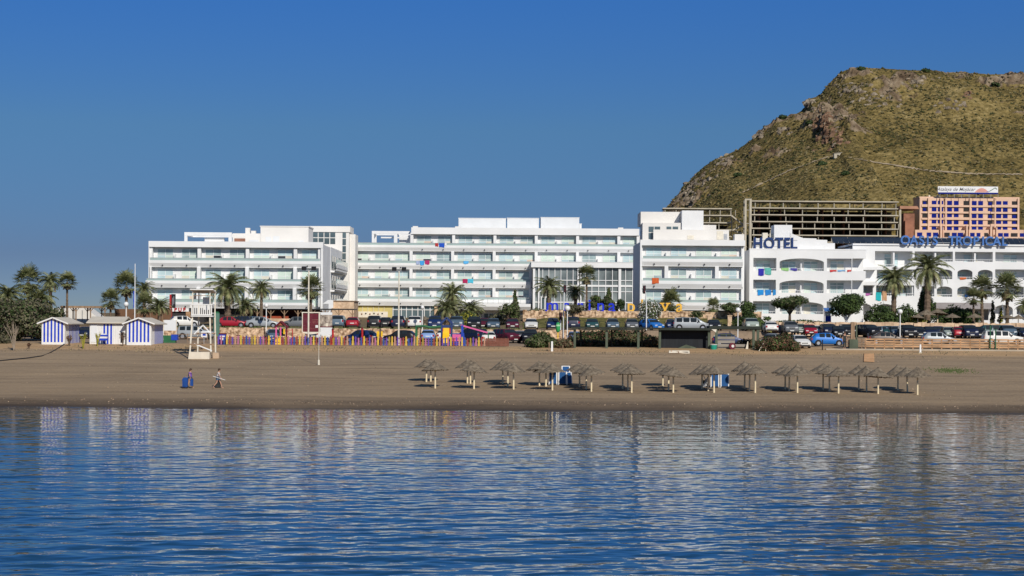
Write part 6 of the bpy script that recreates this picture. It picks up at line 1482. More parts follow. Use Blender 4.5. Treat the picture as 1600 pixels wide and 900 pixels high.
# thatched garden parasols by the arcaded hotel and the long block
def canopy_mesh(b, r, h_, rng, sag=0.0, n=28, fr=.09):
    for ring, (f0, f1) in enumerate(((0,.35),(.35,.7),(.7,1.0))):
        for k in range(n):
            a0, a1 = 2*pi*k/n, 2*pi*(k+1)/n
            def pt(f, a, kk):
                q = 1+.02*sin(kk*1.05+f*3); z = h_*(1-f**.95)+sag*cos(a)*f-(.012*sin(kk*.7))*f
                return (cos(a)*r*f*q, sin(a)*r*f*q, z)
            b.face([pt(f0,a0,k), pt(f1,a0,k), pt(f1,a1,(k+1)%n), pt(f0,a1,(k+1)%n)])
    for k in range(n*4):                                          # ragged fringe
        a0 = 2*pi*k/(n*4); a1 = a0+2*pi/(n*4)*.9; L = fr*rng.uniform(.2,1.0)
        p = lambda a, q, z: (cos(a)*r*q, sin(a)*r*q, z+sag*cos(a))
        b.face([p(a0,.99,.03), p(a1,.99,.03), p(a1,1.04+rng.uniform(-.03,.05),-L), p(a0,1.04,-L*rng.uniform(.6,1.1))])
def parasol(rng, r=1.08, H0=2.5, hc=.56, sag=.0):
    root = empty('thatched_parasol')
    c = MB().use(THATCH); canopy_mesh(c, r, hc, rng, sag); o = c.build('canopy', root); o.location = (0,0,H0-hc); o.rotation_euler = (rng.uniform(-.07,.07), rng.uniform(-.10,.10), 0)
    s = MB().use(THATCH); s.tube([(0,0,hc-.08),(0,0,hc+.03)], [.12,.05], 8); s.build('tip', o)
    MB().use(POLESHADE).tube([(0,0,1.65),(0,0,H0-.06)], [.052,.045], 8).build('pole', root)  # upper length coloured dark for the shadow under the canopy
    MB().use(POLEC).tube([(0,0,-.25),(0,0,1.649)], [.082,.068], 9).build('painted_foot', root)
    return root
PP = [parasol(random.Random(k), 1.10+.05*(k%3), 2.5, .80+.05*(k%3), (.0,.10,-.08,.05,0)[k%5]) for k in range(5)]
UM = [[(666.2,596.9,561),(673,596.2,562),(680,606.9,563)],[(730.4,599,561.5),(735,599.4,563),(740.6,607.8,565)],[(785.6,599.4,562),(793.4,603.8,564),(802.5,608.4,566)],
 [(842.9,603,563.8),(853,604,566),(863,610,567.5)],[(905.6,605,566),(916,608,568.8),(924,611.9,569.8)],[(973,607.5,566.9),(981,610,568),(986.9,613.5,569)],
 [(1035.6,604.5,568),(1044.4,610,571),(1051.9,613.8,573)],[(1097,607.5,568.8),(1106.6,611,569.2),(1115.6,613.8,570.6)],[(1163.4,607.5,564),(1171,611,568),(1180,614,569.4)],
 [(1226.8,608.9,569.5),(1233,611,572),(1245.9,613.8,569)],[(1286,609,567),(1296,611.3,570),(1310,614.6,573)],[(1341.8,609.3,570.7),(1354,611.8,571.8),(1372,615.5,573.5)],[(1403,609.8,569.5),(1417.9,612.9,573),(1433.6,617,573)]]
ORD = ['first','second','third','fourth','fifth','sixth','seventh','eighth','ninth','tenth','eleventh','twelfth','thirteenth']
PROTOUSED = set(); ui = 0
for gi, grp in enumerate(UM):
    for k, (px_, py_, pt_) in enumerate(grp):
        g = gpt(px_, py_, 158); hgt = zz(pt_, g.y, px_)-g.z
        pi_ = (gi*3+k*2) % 5; o = PP[pi_] if pi_ not in PROTOUSED else copy_tree(PP[pi_]); PROTOUSED.add(pi_)
        o.location = g; o.rotation_euler = (0, (-.04 if (gi, k) == (12,1) else R.uniform(-.015,.015)), R.uniform(-.3,.3) if pi_ else R.uniform(0,6.28)); o.scale = (1,1,hgt/2.5)
        who = ('rear','middle','front')[k]
        tag(o, '%s thatched parasol of the %s cluster of three from the left on the sand' % (who, ORD[gi]), 'beach parasol', 'thatched beach parasols in clusters of three')
for px_, pt_, Yq, w_, lab in ((1447,483,262,26,'thatched garden parasol left of the row behind the tan wall'),(1465,482,263,30,'thatched garden parasol second in the row behind the tan wall'),(1488,489.5,261,24,'thatched garden parasol before the middle of the long hedge'),(1523,489.5,261,24,'thatched garden parasol below the shaggy fan palm'),(1575,497,261.5,26,'thatched garden parasol near the slim fan palm trunk'),(1591,499,261,18,'small thatched garden parasol at the right edge'),(1434,497,261,20,'low thatched garden parasol by the yellow green bush'),
    (664,494,266,18,'thatched parasol behind the white car beside the hotel windows'),(692,496,266,20,'thatched parasol above the climbing frame roof')):
    g = gat(px_, Yq); hgt = max(1.4, zz(pt_,Yq,px_)-g.z); o = copy_tree(PP[len(lab) % 5]); s = w_/2/F*Yq/1.08; o.scale = (s, s, hgt/2.5); o.location = g; o.rotation_euler = (0,0,R.uniform(0,6))
    tag(o, lab, 'garden parasol', 'thatched garden parasols by the hotels')

# sunbeds stacked upright
SUNB = mat('sunbed_blue', (.012,.085,.25), .7, .08, 3)
def sunbed(tall=1.95, folded=False):
    root = empty('sun_lounger')
    part('fabric', root, SUNB, lambda b: b.box(-.30,.30,.0,.03,.22,tall-.12).box(-.27,.27,-.02,-.001,tall*.55,tall*.55+.04))
    for s in (-1,1):
        part('side_rail', root, LAMPW, lambda b: b.box(s*.34-.045,s*.34+.045,-.05,.08,.05,tall-.05))
        part('leg', root, LAMPW, lambda b: b.bar((s*.34,.08,.5),(s*.36,.42,.42),.06).bar((s*.34,.08,1.35),(s*.36,.42,1.3),.06))
    part('end_bar', root, BLACK, lambda b: b.box(-.33,.33,-.06,.10,-.06,.18)); part('head_bar', root, LAMPW, lambda b: b.box(-.295,.295,-.03,.05,tall-.119,tall-.04))
    return root
sb0 = sunbed(); first = True
for px_, py_, top, dy, ang, lab in ((864,602,577,0,0,'blue sunbed stood on end behind the fourth parasol cluster, left of the group'),(879,602,580,0,0,'blue sunbed stood on end behind the fourth parasol cluster, right front one'),(884.5,600,571,1.0,.05,'tallest blue sunbed stood on end at the back of the group'),(890,602,581,.4,.9,'blue sunbed seen edge on at the right of the group'),
    (1117,606,583.5,0,0,'blue sunbed stood on end behind the eighth parasol cluster, left one'),(1132.5,606,583.5,0,-.03,'blue sunbed stood on end behind the eighth parasol cluster, right one')):
    o = sb0 if first else copy_tree(sb0); first = False
    g = gpt(px_, py_, 160); g.y += dy; g.z = ground_z(g.x, g.y); hgt = zz(top, g.y, px_)-g.z
    wsc = 1.0; o.location = g; o.scale = (wsc,1,hgt/1.95); o.rotation_euler = (-.10,0,ang)
    tag(o, lab, 'sunbed', 'blue sunbeds stood on end')
t = thing('folded_chair', 'grey folded deck chairs leaning behind the eighth parasol cluster', 'deck chair', gpt(1103, 605, 160)); part('frame', t, METAL, lambda b: [b.bar((-.35+.12*k,0,0),(.2+.05*k,0,1.0+.05*k),.05).bar((.3,.1*k,0),(-.2,.1*k,1.0),.05) for k in range(3)]); part('fabric', t, GREENW, lambda b: b.box(-.28,.3,.05,.1,.3,.62).use(GREYW).box(-.25,.28,.12,.15,.12,.28))

# ------------------------------------------------------------------ cars
def car_proto(kind):
    S = {'hatch':(3.9,1.70,1.46,[(0,.42,.66),(.10,.62,.80),(.32,.64,.93),(.50,.60,.95)]),
         'sedan':(4.4,1.74,1.42,None),'suv':(4.5,1.85,1.78,None),'van':(4.6,1.82,1.85,None)}
    L, Wd, Ht, _ = S[kind]; w2 = Wd/2
    if kind == 'van': Ht = 1.68
    if kind == 'suv': Ht = 1.66
    # stations: x from front(0) to rear(L): (x, bottom, shoulder, roof, half width scale, glass flag of the span that follows)
    if kind == 'hatch': st = [(0,.35,.58,.60,.80,0),(.12,.22,.70,.72,.93,0),(.85,.20,.86,.92,1,0),(1.02,.20,.88,.97,1,1),(1.62,.20,.92,Ht-.06,1,2),(1.70,.20,.92,Ht-.03,1,3),(2.28,.20,.94,Ht,1,2),(2.36,.20,.94,Ht,1,3),(3.05,.22,.96,Ht-.04,1,2),(3.35,.22,.97,Ht-.09,.99,4),(3.75,.26,.95,1.02,.97,0),(3.9,.36,.60,.62,.86,0)]
    elif kind == 'sedan': st = [(0,.35,.58,.60,.80,0),(.14,.22,.68,.70,.93,0),(1.05,.20,.84,.90,1,0),(1.20,.20,.86,.94,1,1),(1.95,.20,.90,Ht-.05,1,2),(2.02,.20,.90,Ht-.02,1,3),(2.55,.20,.91,Ht,1,2),(2.63,.20,.91,Ht,1,3),(3.15,.22,.92,Ht-.05,1,2),(3.30,.22,.93,Ht-.12,1,4),(3.80,.24,.93,1.00,.98,0),(4.28,.26,.88,.94,.95,0),(4.4,.36,.60,.62,.86,0)]
    elif kind == 'suv': st = [(0,.42,.75,.80,.84,0),(.10,.30,.92,.96,.95,0),(1.0,.28,1.05,1.12,1,0),(1.15,.28,1.06,1.16,1,1),(1.65,.28,1.08,Ht-.06,1,2),(1.73,.28,1.08,Ht-.03,1,3),(2.45,.28,1.08,Ht,1,2),(2.53,.28,1.08,Ht,1,3),(3.30,.30,1.10,Ht,1,2),(3.40,.30,1.10,Ht,1,3),(4.15,.30,1.10,Ht-.03,1,2),(4.25,.32,1.10,Ht-.05,.99,4),(4.42,.34,1.08,1.15,.97,0),(4.5,.42,.75,.78,.90,0)]
    else: st = [(0,.38,.70,.74,.82,0),(.08,.26,.86,.90,.94,0),(.60,.24,1.0,1.10,1,0),(.75,.24,1.02,1.18,1,1),(1.45,.24,1.04,Ht-.05,1,2),(1.53,.24,1.04,Ht-.02,1,3),(2.40,.24,1.05,Ht,1,2),(2.48,.24,1.05,Ht,1,3),(3.35,.26,1.05,Ht,1,2),(3.43,.26,1.05,Ht,1,3),(4.25,.26,1.06,Ht-.03,1,2),(4.38,.28,1.06,Ht-.07,.99,4),(4.52,.32,1.05,1.12,.98,0),(4.6,.4,.7,.74,.9,0)]
    root = empty('parked_car'); body = MB(); body.mats = [METAL]; 
    Wn, Rr = MB().use(CARGL), MB().use(CARGL); SD = []
    def ring(s):
        x, zb, zsd, zr, k, g = s; w_ = w2*k; inset = (.23 if kind in ('hatch','sedan') else .21) if zr > zsd+.3 else .05
        x = L/2-x
        return [(x,-w_*.90,zb),(x,-w_,zb+.12),(x,-w_,(zb+zsd)/2+.05),(x,-w_*.965,zsd),(x,-w_+inset,zr-.02 if zr > zsd+.3 else zr-.01),(x,-w_*.55,zr+.02),(x,w_*.55,zr+.02),(x,w_-inset,zr-.02 if zr > zsd+.3 else zr-.01),(x,w_*.965,zsd),(x,w_,(zb+zsd)/2+.05),(x,w_,zb+.12),(x,w_*.90,zb)]
    rg = [ring(s) for s in st]; n = 12
    def mix(a, b_, f): return tuple(lerp(a[i], b_[i], f) for i in range(3))
    for r_ in rg: body.v += r_
    for k in range(len(rg)-1):
        gl = st[k][5]
        for j in range(n-1):
            body.f.append((k*n+j, k*n+j+1, (k+1)*n+j+1, (k+1)*n+j)); body.m.append(0)
        a, b_ = rg[k], rg[k+1]
        def quad(tgt, q, out):
            c = [sum(p[i] for p in q)/4 for i in range(3)]
            tgt.face([tuple(lerp(c[i], p[i], .90)+out[i] for i in range(3)) for p in q])
        if gl == 3:
            for (i, j, s) in ((3,4,-1),(8,7,1)): SD.append(MB().use(CARGL)); quad(SD[-1], [a[i],b_[i],b_[j],a[j]], (0,s*.012,.012))
        if gl == 1:
            for (i, j) in ((4,5),(5,6),(6,7)): Wn.face([tuple(Vector(p)+Vector((.012,0,.014))) for p in (mix(a[i],b_[i],.12),mix(a[j],b_[j],.12),mix(a[j],b_[j],.92),mix(a[i],b_[i],.92))])
            for (i, j, s) in ((3,4,-1),(8,7,1)): SD.append(MB().use(CARGL)); SD[-1].face([tuple(Vector(p)+Vector((0,s*.012,.01))) for p in (mix(a[i],b_[i],.45), mix(b_[i],b_[j],.06), mix(b_[i],b_[j],.85))])
        if gl == 4:
            for (i, j) in ((4,5),(5,6),(6,7)): Rr.face([tuple(Vector(p)+Vector((-.014,0,.012))) for p in (mix(a[i],b_[i],.10),mix(a[j],b_[j],.10),mix(a[j],b_[j],.88),mix(a[i],b_[i],.88))])
    body.f.append(tuple(range(n))[::-1]); body.m.append(0); body.f.append(tuple((len(rg)-1)*n+j for j in range(n))); body.m.append(0)
    for k in range(len(rg)-1): body.f.append((k*n, (k+1)*n, (k+1)*n+n-1, k*n+n-1)); body.m.append(0)
    body.build('body', root, smooth=True)
    Wn.build('windscreen', root); [q_.build('side_window', root) for q_ in SD]; Rr.build('rear_window', root)
    wr = .31 if kind in ('hatch','sedan') else .36; fx = L/2-.78; rx = -L/2+.75
    for x in (fx, rx):
        for s in (-1, 1):
            wh = MB().use(BLACK).tube([(x,s*(w2-.10),wr+.03),(x,s*(w2+.008),wr+.03)], [wr+.07,wr+.07], 14)
            wh.use(TYRE).tube([(x,s*(w2-.16),wr),(x,s*(w2+.02),wr)], [wr,wr], 14); wo = wh.build('wheel', root)
            MB().use(RIM).tube([(x,s*(w2+.015),wr),(x,s*(w2+.03),wr)], [wr*.66,wr*.60], 10).build('rim', wo)
    zl = .62 if kind in ('hatch','sedan') else .82
    for s in (-1, 1):
        part('headlight', root, LAMPC, lambda b: b.box(L/2-.20,L/2-.02,s*w2*.62-.17,s*w2*.62+.17,zl-.02,zl+.11))
        part('taillight', root, LAMPR, lambda b: b.box(-L/2+.0,-L/2+.16,s*w2*.80-.10,s*w2*.80+.09,zl+.02,zl+.26))
        part('mirror', root, BLACK, lambda b: b.box(L/2-1.45,L/2-1.30,s*(w2+.10)-.08,s*(w2+.10)+.05,zl+.28,zl+.42))
    part('number_plate', root, PLATE, lambda b: b.box(L/2-.02,L/2+.015,-.25,.25,.40,.51)); part('number_plate', root, PLATE, lambda b: b.box(-L/2-.015,-L/2+.04,-.25,.25,.62,.73))
    part('bumper', root, BLACK, lambda b: b.box(L/2-.12,L/2+.008,-w2*.72,w2*.72,.24,.38)); part('bumper', root, BLACK, lambda b: b.box(-L/2-.008,-L/2+.14,-w2*.78,w2*.78,.27,.42))
    part('grille', root, BLACK, lambda b: b.box(L/2-.10,L/2+.002,-.38,.38,zl-.10,zl+.0))
    return root
CP = {k: car_proto(k) for k in ('hatch','sedan','suv','van')}; CUSED = set()
def paintm(n, c, metal=.25): return mat('car_paint_'+n, c, .38, .04, 1, spec=.4, metal=metal*.3)
CC = {'blue':paintm('blue',(.02,.17,.55)),'dkblue':paintm('dark_blue',(.012,.03,.11)),'navy':paintm('navy',(.012,.018,.05)),'black':paintm('black',(.012,.012,.015)),'silver':paintm('silver',(.33,.36,.38),.4),'white':paintm('white',(.72,.71,.67),0),
      'red':paintm('red',(.34,.012,.03)),'maroon':paintm('maroon',(.11,.012,.028)),'grey':paintm('grey',(.15,.16,.17),.4),'ltblue':paintm('light_blue',(.20,.32,.58),.3),'bgrey':paintm('blue_grey',(.10,.15,.20),.4),'pgreen':paintm('pale_green',(.38,.44,.38),.3),'brown':paintm('brown_grey',(.10,.08,.07),.3),'teal':paintm('teal',(.03,.09,.09),.3)}
def car(px, Y, kind, col, rot, lab, dz=0):
    """rot: 0 nose right, 180 nose left, -90 front seen, 90 rear seen"""
    o = CP[kind] if kind not in CUSED else copy_tree(CP[kind]); CUSED.add(kind)
    g = gat(px, Y); o.location = (g.x, g.y, g.z+dz); o.rotation_euler = (0,0,radians(rot))
    for c in o.children:
        if c.name.startswith('body'): setmat(c, 0, CC[col])
    cw = {'dkblue':'dark blue','ltblue':'light blue','bgrey':'blue grey','pgreen':'pale green','brown':'brown grey'}.get(col, col)
    kw = {'hatch':'hatchback','sedan':'saloon car','suv':'off-road car','van':'tall van'}[kind]
    tag(o, '%s %s %s' % (cw, kw, lab), 'car', 'cars parked behind the beach')
F_, B_ = -90, 90
LC = [(40,236,'sedan','bgrey',0,'half hidden in the shade of the tamarisk tree'),(133,240,'hatch','navy',F_,'glimpsed between the first hut and the white cabin'),
 (306,240,'suv','silver',0,'seen side on behind the lifeguard tower'),(288,254,'hatch','white',20,'behind the silver off-road car at the lifeguard tower'),
 (361,251,'sedan','red',0,'side on right of the lifeguard tower'),(384,257,'hatch','navy',0,'peeping out between the red car and the silver one'),(400,259,'hatch','bgrey',0,'behind the tail of the silver saloon by the globe lamp'),
 (411,250.5,'sedan','silver',0,'side on behind the red playhouse'),(462,251,'hatch','grey',180,'half hidden by the maroon slatted board'),
 (529,252,'van','bgrey',B_,'first rear view right of the painted board'),(552,252,'hatch','red',B_,'rear view between the blue grey van and the black car'),(586,252,'suv','black',B_,'rear view left of the second floodlight mast'),(603,254,'hatch','black',B_,'squeezed just left of the floodlight mast'),(623,251.5,'suv','navy',B_,'rear view right behind the second floodlight mast'),
 (649,251.5,'suv','white',B_,'rear view under the thatched parasol by the hotel'),(680,252,'van','dkblue',F_,'behind the left side of the climbing frame roof'),(714,252,'van','bgrey',F_,'right of the climbing frame roof in the upper row'),(741,251,'suv','black',F_,'above the sloping pink bar in the upper row'),(755,254,'hatch','maroon',F_,'tucked behind the black car in the upper row'),(771,251.5,'sedan','bgrey',F_,'front view right of the pink bar in the upper row'),(801,251.5,'sedan','maroon',F_,'front view at the foot of the grassy bank'),
 (830,251,'sedan','white',F_,'front view below the lawn left of the green bin'),(864,251,'hatch','dkblue',F_,'front view beside the green bin'),(895,251,'van','navy',B_,'just right of the globe lamp under the blue letters'),(925,253,'sedan','teal',F_,'below the little flat topped tree'),(957,253,'hatch','bgrey',F_,'roof over the left part of the bar frame'),(987,253,'hatch','grey',F_,'roof over the middle of the bar frame'),(1018,251,'hatch','blue',-60,'beside the white flowering shrub'),
 (1050,254,'sedan','dkblue',F_,'below the amber letter at the bar roof'),(1079,252,'van','silver',0,'with a roof rack above the dark bar cabin'),(1115,253,'sedan','black',F_,'between the two stone gate piers'),
 (1173,251,'van','pgreen',F_,'behind the right end of the bar roof'),(1203,249,'sedan','white',B_,'behind the silver car at the left end of the tan wall'),(1219,252,'hatch','maroon',F_,'dark and low between the white saloon and the large saloon'),(1234,248.5,'suv','grey',F_,'front view first right of the broad bush'),(1249,250,'hatch','pgreen',F_,'front view left of the red hatchback by the wall'),
 (1264.5,249,'hatch','red',F_,'front view by the tan wall above the bright blue car'),(1279,251,'hatch','white',F_,'front view between the red hatchback and the navy van'),(1294,248.5,'van','navy',F_,'front view above the bonnet of the bright blue car'),(1309,247,'hatch','black',F_,'front view left of the standing dark figure'),(1324,250,'suv','black',F_,'behind the head of the standing dark figure'),(1343,251,'hatch','white',F_,'just right of the tall timber post'),(1357,247.5,'suv','black',-70,'angled right of the timber post'),(1372,251,'sedan','bgrey',180,'long roof behind the brown grey saloon'),(1387,251,'hatch','teal',F_,'front view left of the right globe lamp'),(1400,250,'hatch','bgrey',F_,'front view touching the right globe lamp'),
 (1418,246,'suv','black',F_,'big front view right of the right globe lamp'),(1434,248,'hatch','black',F_,'small front view beside the big black car'),(1453,248,'hatch','navy',F_,'roof seen over the silver hatchback left end'),(1466,252,'hatch','dkblue',F_,'roof seen over the middle of the silver hatchback'),(1482,248,'sedan','pgreen',F_,'front view over the bonnet of the silver hatchback'),(1496,247,'hatch','red',B_,'small rear view between the pale saloon and the navy van'),(1513,246,'van','navy',F_,'front view between the red hatchback and the white estate'),(1527,249,'hatch','black',F_,'low front view touching the white off-road car'),
 (1547,250,'van','teal',180,'long dark side view above the white off-road car'),(1573,249,'van','bgrey',F_,'above the bonnet of the white off-road car'),(1588,250,'hatch','grey',-60,'angled behind the bonnet of the white off-road car'),(1601,247,'sedan','navy',F_,'cut by the right edge of the photo'),
 (428,232,'hatch','bgrey',-75,'below the playhouse in the lower row'),(508,233,'van','white',B_,'hidden under the painted board in the lower row'),(492,233,'hatch','navy',B_,'under the maroon slatted board in the lower row'),(564,231,'hatch','dkblue',150,'three-quarter view behind the tall red play post'),(625,232,'hatch','black',170,'behind the foot of the second floodlight mast'),
 (669.5,236,'hatch','ltblue',B_,'rear view through the green swing frame'),(694,238,'hatch','white',B_,'rear view hidden by the yellow slide'),(737,234,'suv','navy',130,'under the sloping pink bar in the lower row'),(764,227,'hatch','white',B_,'at the right end of the rainbow fence'),(792,233,'suv','maroon',-60,'three-quarter view right of the white hatchback'),(812,234,'hatch','grey',B_,'just right of the maroon off-road car'),(829,230,'suv','black',-90,'left behind the large green bush'),
 (898,230,'hatch','ltblue',F_,'under the left end of the bar frame'),(925,229,'hatch','grey',-80,'above the red brown bush in the bar frame'),(1139,226,'hatch','dkblue',0,'side on through the open right bay of the bar'),(1206,226,'hatch','silver',-120,'behind the top of the broad red and green bush'),(1249,216.5,'hatch','white',-80,'poking out right of the broad red and green bush'),
 (1293.5,220,'hatch','blue',0,'seen side on in the open gap right of the bushes'),(1387,220,'sedan','brown',0,'side on behind the left part of the rail fence'),(1467,219,'hatch','silver',0,'side on behind the middle of the rail fence'),(1566,219,'suv','white',0,'side on behind the right part of the rail fence')]
for c in LC: car(*c)
# person-high details done next: people
def skinned(name, pts, edges_, m_, parent, sub=1, root_i=0):
    me = bpy.data.meshes.new(name); me.from_pydata([p[:3] for p in pts], edges_, []); o = bpy.data.objects.new(name, me); COL.objects.link(o)
    md = o.modifiers.new('s','SKIN'); md.use_smooth_shade = True; sv = me.skin_vertices[0].data
    for k, p in enumerate(pts):
        r_ = p[3]; sv[k].radius = (r_, p[4] if len(p) > 4 else r_); sv[k].use_root = (k == root_i)
    sd = o.modifiers.new('d','SUBSURF'); sd.levels = sd.render_levels = sub
    dg = bpy.context.evaluated_depsgraph_get(); dg.update(); m2 = bpy.data.meshes.new_from_object(o.evaluated_get(dg)); bpy.data.objects.remove(o)
    m2.name = name; m2.materials.clear(); m2.materials.append(m_)
    for p in m2.polygons: p.use_smooth = True
    o = bpy.data.objects.new(name, m2); COL.objects.link(o); o.parent = parent; return o
def person(label, loc, rz, J, clothes, hair, hgt=1.7):
    """J: joint dictionary in metres, x forward; y left"""
    t = thing('person', label, 'person', loc, rz)
    pts = []; ed = []; ix = {}
    def add(n, p, r, par=None, r2=None):
        ix[n] = len(pts); pts.append((*p, r, r2) if r2 else (*p, r))
        if par: ed.append((ix[par], ix[n]))
    add('pelvis', J['pelvis'], .125, None, .16); add('belly', J['belly'], .115, 'pelvis', .145); add('chest', J['chest'], .125, 'belly', .17); add('sh', J['sh'], .085, 'chest', .13); add('neck', J['neck'], .052, 'sh'); add('jaw', J['jaw'], .075, 'neck'); add('head', J['head'], .098, 'jaw'); add('crown', J['crown'], .06, 'head')
    for s in 'LR':
        add('s'+s, J['s'+s], .06, 'sh'); add('e'+s, J['e'+s], .042, 's'+s); add('w'+s, J['w'+s], .028, 'e'+s)
        hp_ = Vector(J['h'+s]); add('h'+s, hp_, .030, 'w'+s, .018)
        d = (hp_-Vector(J['w'+s])).normalized(); sd = Vector((1,0,0)) if abs(d.x) < .7 else Vector((0,0,1)); sd = (sd-d*sd.dot(d)).normalized(); nn = d.cross(sd)
        for k, (o_, L_) in enumerate(((-.032,.070),(-.011,.080),(.011,.075),(.032,.058))):
            b1_ = hp_+sd*o_+d*.03; add('f%d%s' % (k,s), b1_, .010, 'h'+s); add('g%d%s' % (k,s), b1_+d*L_*.55+nn*.008, .009, 'f%d%s' % (k,s)); add('t%d%s' % (k,s), b1_+d*L_*.9+nn*.03, .008, 'g%d%s' % (k,s))
        add('th'+s, hp_-sd*.045-d*.01, .011, 'h'+s); add('tt'+s, hp_-sd*.062+d*.035+nn*.02, .009, 'th'+s)
        add('hip'+s, J['hip'+s], .095, 'pelvis'); add('k'+s, J['k'+s], .062, 'hip'+s); add('c'+s, (Vector(J['k'+s])*.7+Vector(J['a'+s])*.3), .055, 'k'+s); add('a'+s, J['a'+s], .036, 'c'+s); add('heel'+s, J['heel'+s], .034, 'a'+s); add('toe'+s, J['toe'+s], .030, 'heel'+s, .042)
    skinned('body', pts, ed, SKIN, t, 1)
    for nm, m_, q, e in clothes:
        skinned(nm, [(*( Vector(J[a]) if isinstance(a, str) else Vector(a)), r_, r2) for a, r_, r2 in q], e, m_, t, 1)
    hd = Vector(J['head']); 
    hb = MB().use(hair).ball((hd.x-.022, hd.y, hd.z+.028), .112, 10, 7, 1.05)
    if clothes and label.startswith('woman'): hb.ball((hd.x-.07, hd.y, hd.z-.07), .07, 8, 6, 1.3)
    hb.build('hair', t, smooth=True)
    f = MB().use(SKIN).prism([(hd.x+.088,hd.z-.01),(hd.x+.118,hd.z-.035),(hd.x+.088,hd.z-.04)],'y',hd.y-.014,hd.y+.014).use(BLACK).ball((hd.x+.09,hd.y+.034,hd.z+.005),.012,6,4).ball((hd.x+.09,hd.y-.034,hd.z+.005),.012,6,4).use(LAMPR).box(hd.x+.080,hd.x+.094,hd.y-.024,hd.y+.024,hd.z-.072,hd.z-.062).use(SKIN).ball((hd.x,hd.y+.098,hd.z-.01),.022,6,5).ball((hd.x,hd.y-.098,hd.z-.01),.022,6,5)
    f.build('face', t)
    return t
def walkJ(stride=.30, lean=.05, arms='swing', h=1.0):
    J = {'pelvis':(0,0,.93),'belly':(lean*.3,0,1.06),'chest':(lean*.8,0,1.24),'sh':(lean,0,1.38),'neck':(lean+.02,0,1.46),'jaw':(lean+.05,0,1.53),'head':(lean+.05,0,1.60),'crown':(lean+.04,0,1.67),
         'sL':(lean,.17,1.37),'sR':(lean,-.17,1.37),'hipL':(.02,.09,.90),'hipR':(-.02,-.09,.90),
         'kL':(stride*.62,.09,.50),'kR':(-stride*.30,-.09,.47),'aL':(stride,.09,.09),'aR':(-stride*1.15,-.09,.14),'heelL':(stride-.03,.09,.035),'heelR':(-stride*1.2,-.09,.09),'toeL':(stride+.17,.09,.03),'toeR':(-stride*1.05+.10,-.09,.03)}
    if arms == 'swing': J.update({'eL':(-.10,.22,1.12),'wL':(-.16,.22,.90),'hL':(-.17,.22,.82),'eR':(lean+.08,-.23,1.12),'wR':(lean+.22,-.23,.92),'hR':(lean+.26,-.23,.86)})
    if arms == 'drag': J.update({'eL':(-.16,.22,1.14),'wL':(-.28,.22,.93),'hL':(-.32,.22,.86),'eR':(lean-.02,-.25,1.12),'wR':(lean+.04,-.26,.88),'hR':(lean+.05,-.26,.80)})
    if arms == 'phone': J.update({'eL':(lean+.06,.24,1.14),'wL':(lean+.22,.14,1.24),'hL':(lean+.25,.12,1.31),'eR':(-.10,-.22,1.12),'wR':(-.16,-.22,.90),'hR':(-.18,-.22,.82)})
    if arms == 'down': J.update({'eL':(-.02,.23,1.10),'wL':(.02,.24,.86),'hL':(.04,.24,.78),'eR':(-.02,-.23,1.10),'wR':(.02,-.24,.86),'hR':(.04,-.24,.78)})
    return J
def top(m_, J, nm='shirt', wide=1.0, low=.86):
    return (nm, m_, [((0,0,low),.135*wide,.17*wide),('belly',.13*wide,.16*wide),('chest',.14,.19),('sh',.095,.15),('sL',.075,.075),(tuple(Vector(J['sL']).lerp(Vector(J['eL']),.55)),.062,.062),('sR',.075,.075),(tuple(Vector(J['sR']).lerp(Vector(J['eR']),.55)),.062,.062)], [(0,1),(1,2),(2,3),(3,4),(4,5),(3,6),(6,7)])
def legs(m_, J, f=.62, nm='shorts', r=.105):
    q = [('pelvis',.135,.175)]; e = []
    for s in 'LR':
        q += [('hip'+s,r,r)]; e.append((0,len(q)-1))
        if f <= 1: q += [(tuple(Vector(J['hip'+s]).lerp(Vector(J['k'+s]),f)),r*.92,r*.92)]; e.append((len(q)-2,len(q)-1))
        else: q += [('k'+s,.08,.08),(tuple(Vector(J['k'+s]).lerp(Vector(J['a'+s]),f-1)),.06,.06)]; e += [(len(q)-3,len(q)-2),(len(q)-2,len(q)-1)]
    return (nm, m_, q, e)
VIO = mat('violet_shirt', (.20,.09,.42), .85, .1, 6); DENIM = mat('denim_cloth', (.10,.15,.24), .9, .15, 6); LTOP = mat('white_vest_cloth', (.66,.62,.58), .85, .05, 6); DKC = mat('dark_clothing', (.035,.04,.04), .9, .2, 4); DKG = mat('green_tshirt', (.10,.22,.12), .9, .1, 4)
J = walkJ(.20, .04, 'drag')
g = gpt(296.5, 606.3, 158)
person('woman in a violet top walking right across the sand with blue luggage', g, 0, J, [top(VIO, J, wide=1.05), legs(DENIM, J, .35)], HAIR)
t = thing('trolley_bag', 'big bright blue trolley bag pulled behind the woman in violet', 'bag', g+Vector((-.38,-.28,0)))
part('bag', t, mat('blue_bag_cloth', (.008,.06,.26), .7, .1, 4), lambda b: b.prism([(-.20,.10),(.24,.08),(.28,.92),(-.10,.94),(-.22,.80)],'y',-.16,.16)); part('pocket', t, MATS['blue_bag_cloth'], lambda b: b.box(-.12,.18,-.20,-.161,.18,.62)); part('base', t, BLACK, lambda b: b.box(-.24,.26,-.14,.14,.05,.12)); part('handle', t, METAL, lambda b: b.bar((-.04,.12,.93),(.03,.40,1.02),.03).bar((.08,.12,.93),(.06,.42,1.02),.03)); part('wheel', t, BLACK, lambda b: b.tube([(-.16,-.18,.06),(-.16,.18,.06)],.065,8)); part('wheel', t, BLACK, lambda b: b.tube([(.2,-.18,.06),(.2,.18,.06)],.065,8))
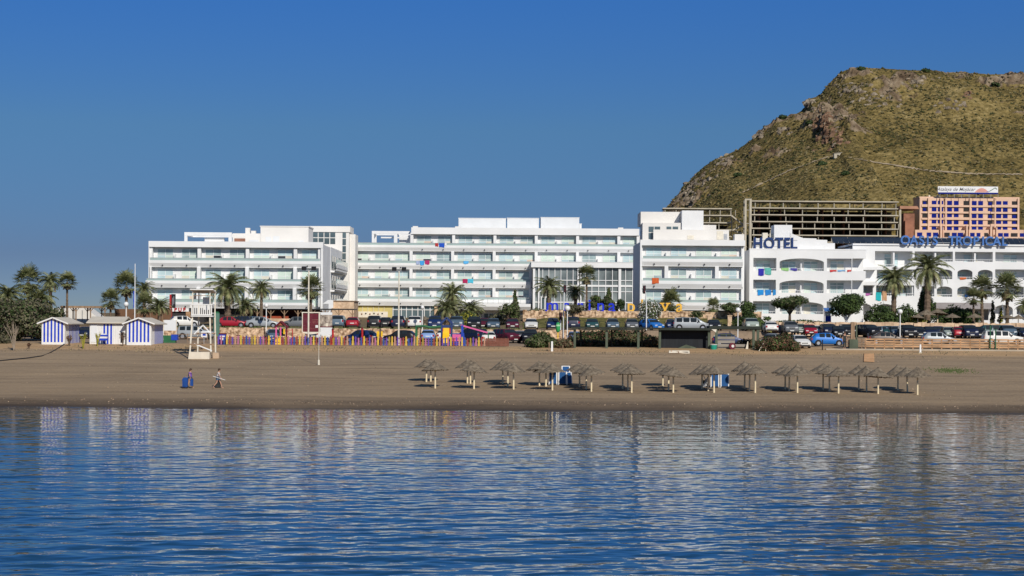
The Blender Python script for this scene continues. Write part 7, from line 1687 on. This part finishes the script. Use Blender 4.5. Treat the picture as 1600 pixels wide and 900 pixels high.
t = thing('trolley_bag', 'narrow dark blue bag carried at the front side of the woman in violet', 'bag', g+Vector((.22,-.32,0))); part('bag', t, mat('dark_blue_bag_cloth', (.008,.06,.26), .7, .1, 4), lambda b: b.prism([(-.13,.22),(.13,.20),(.14,.80),(-.08,.86)],'y',-.1,.1)); part('strap', t, BLACK, lambda b: b.bar((0,0,.84),(.0,.06,.98),.03).bar((.1,0,.80),(.0,.06,.98),.03))
J = walkJ(.34, .07, 'swing')
g = gpt(340.5, 606.6, 158)
person('man in a white vest and denim shorts striding right with a long white pole', g, 0, J, [top(LTOP, J), legs(DENIM, J, .55)], HAIR)
t = thing('pole', 'long white pole carried level by the striding man', 'pole', g+Vector((.10,-.24,.86))); part('pole', t, LAMPW, lambda b: b.tube([(-.50,0,.20),(.56,0,-.13)], .022, 8)); part('tip', t, METAL, lambda b: b.tube([(.56,0,-.13),(.64,0,-.155)], [.02,.01], 6))
t = thing('trolley_bag', 'dark wheeled bag dragged behind the legs of the striding man', 'bag', g+Vector((-.05,.30,0))); part('bag', t, DKC, lambda b: b.prism([(-.22,.08),(.22,.08),(.26,.66),(-.14,.72)],'y',-.14,.14)); part('base', t, BLACK, lambda b: b.box(-.24,.24,-.12,.12,.03,.079)); part('handle', t, BLACK, lambda b: b.bar((.1,0,.70),(.25,-.1,.88),.03))
J = walkJ(.03, .0, 'down'); J['aR'] = (-.03,-.09,.09); J['heelR'] = (-.06,-.09,.035); J['toeR'] = (.12,-.09,.03); J['kR'] = (.0,-.09,.49)
g = gpt(1319.5, 546, 200); hs = (zz(515,g.y,1319)-g.z)/1.7
o = person('person in dark clothes standing beside the tall timber post', g, radians(-70), J, [top(DKC, J), legs(DKC, J, 1.8, 'trousers')], HAIR); o.scale = (1.05,1.05,min(1.15,hs))
g = gat(337, 214.8)
o = person('person in a green shirt standing beside the blue information cabinet', g, radians(-80), J, [top(DKG, J), legs(DKC, J, 1.8, 'trousers')], HAIR); o.scale = (.75,.75,.75)
print('objects', len(bpy.data.objects), 'polys', sum(len(m.polygons) for m in bpy.data.meshes))
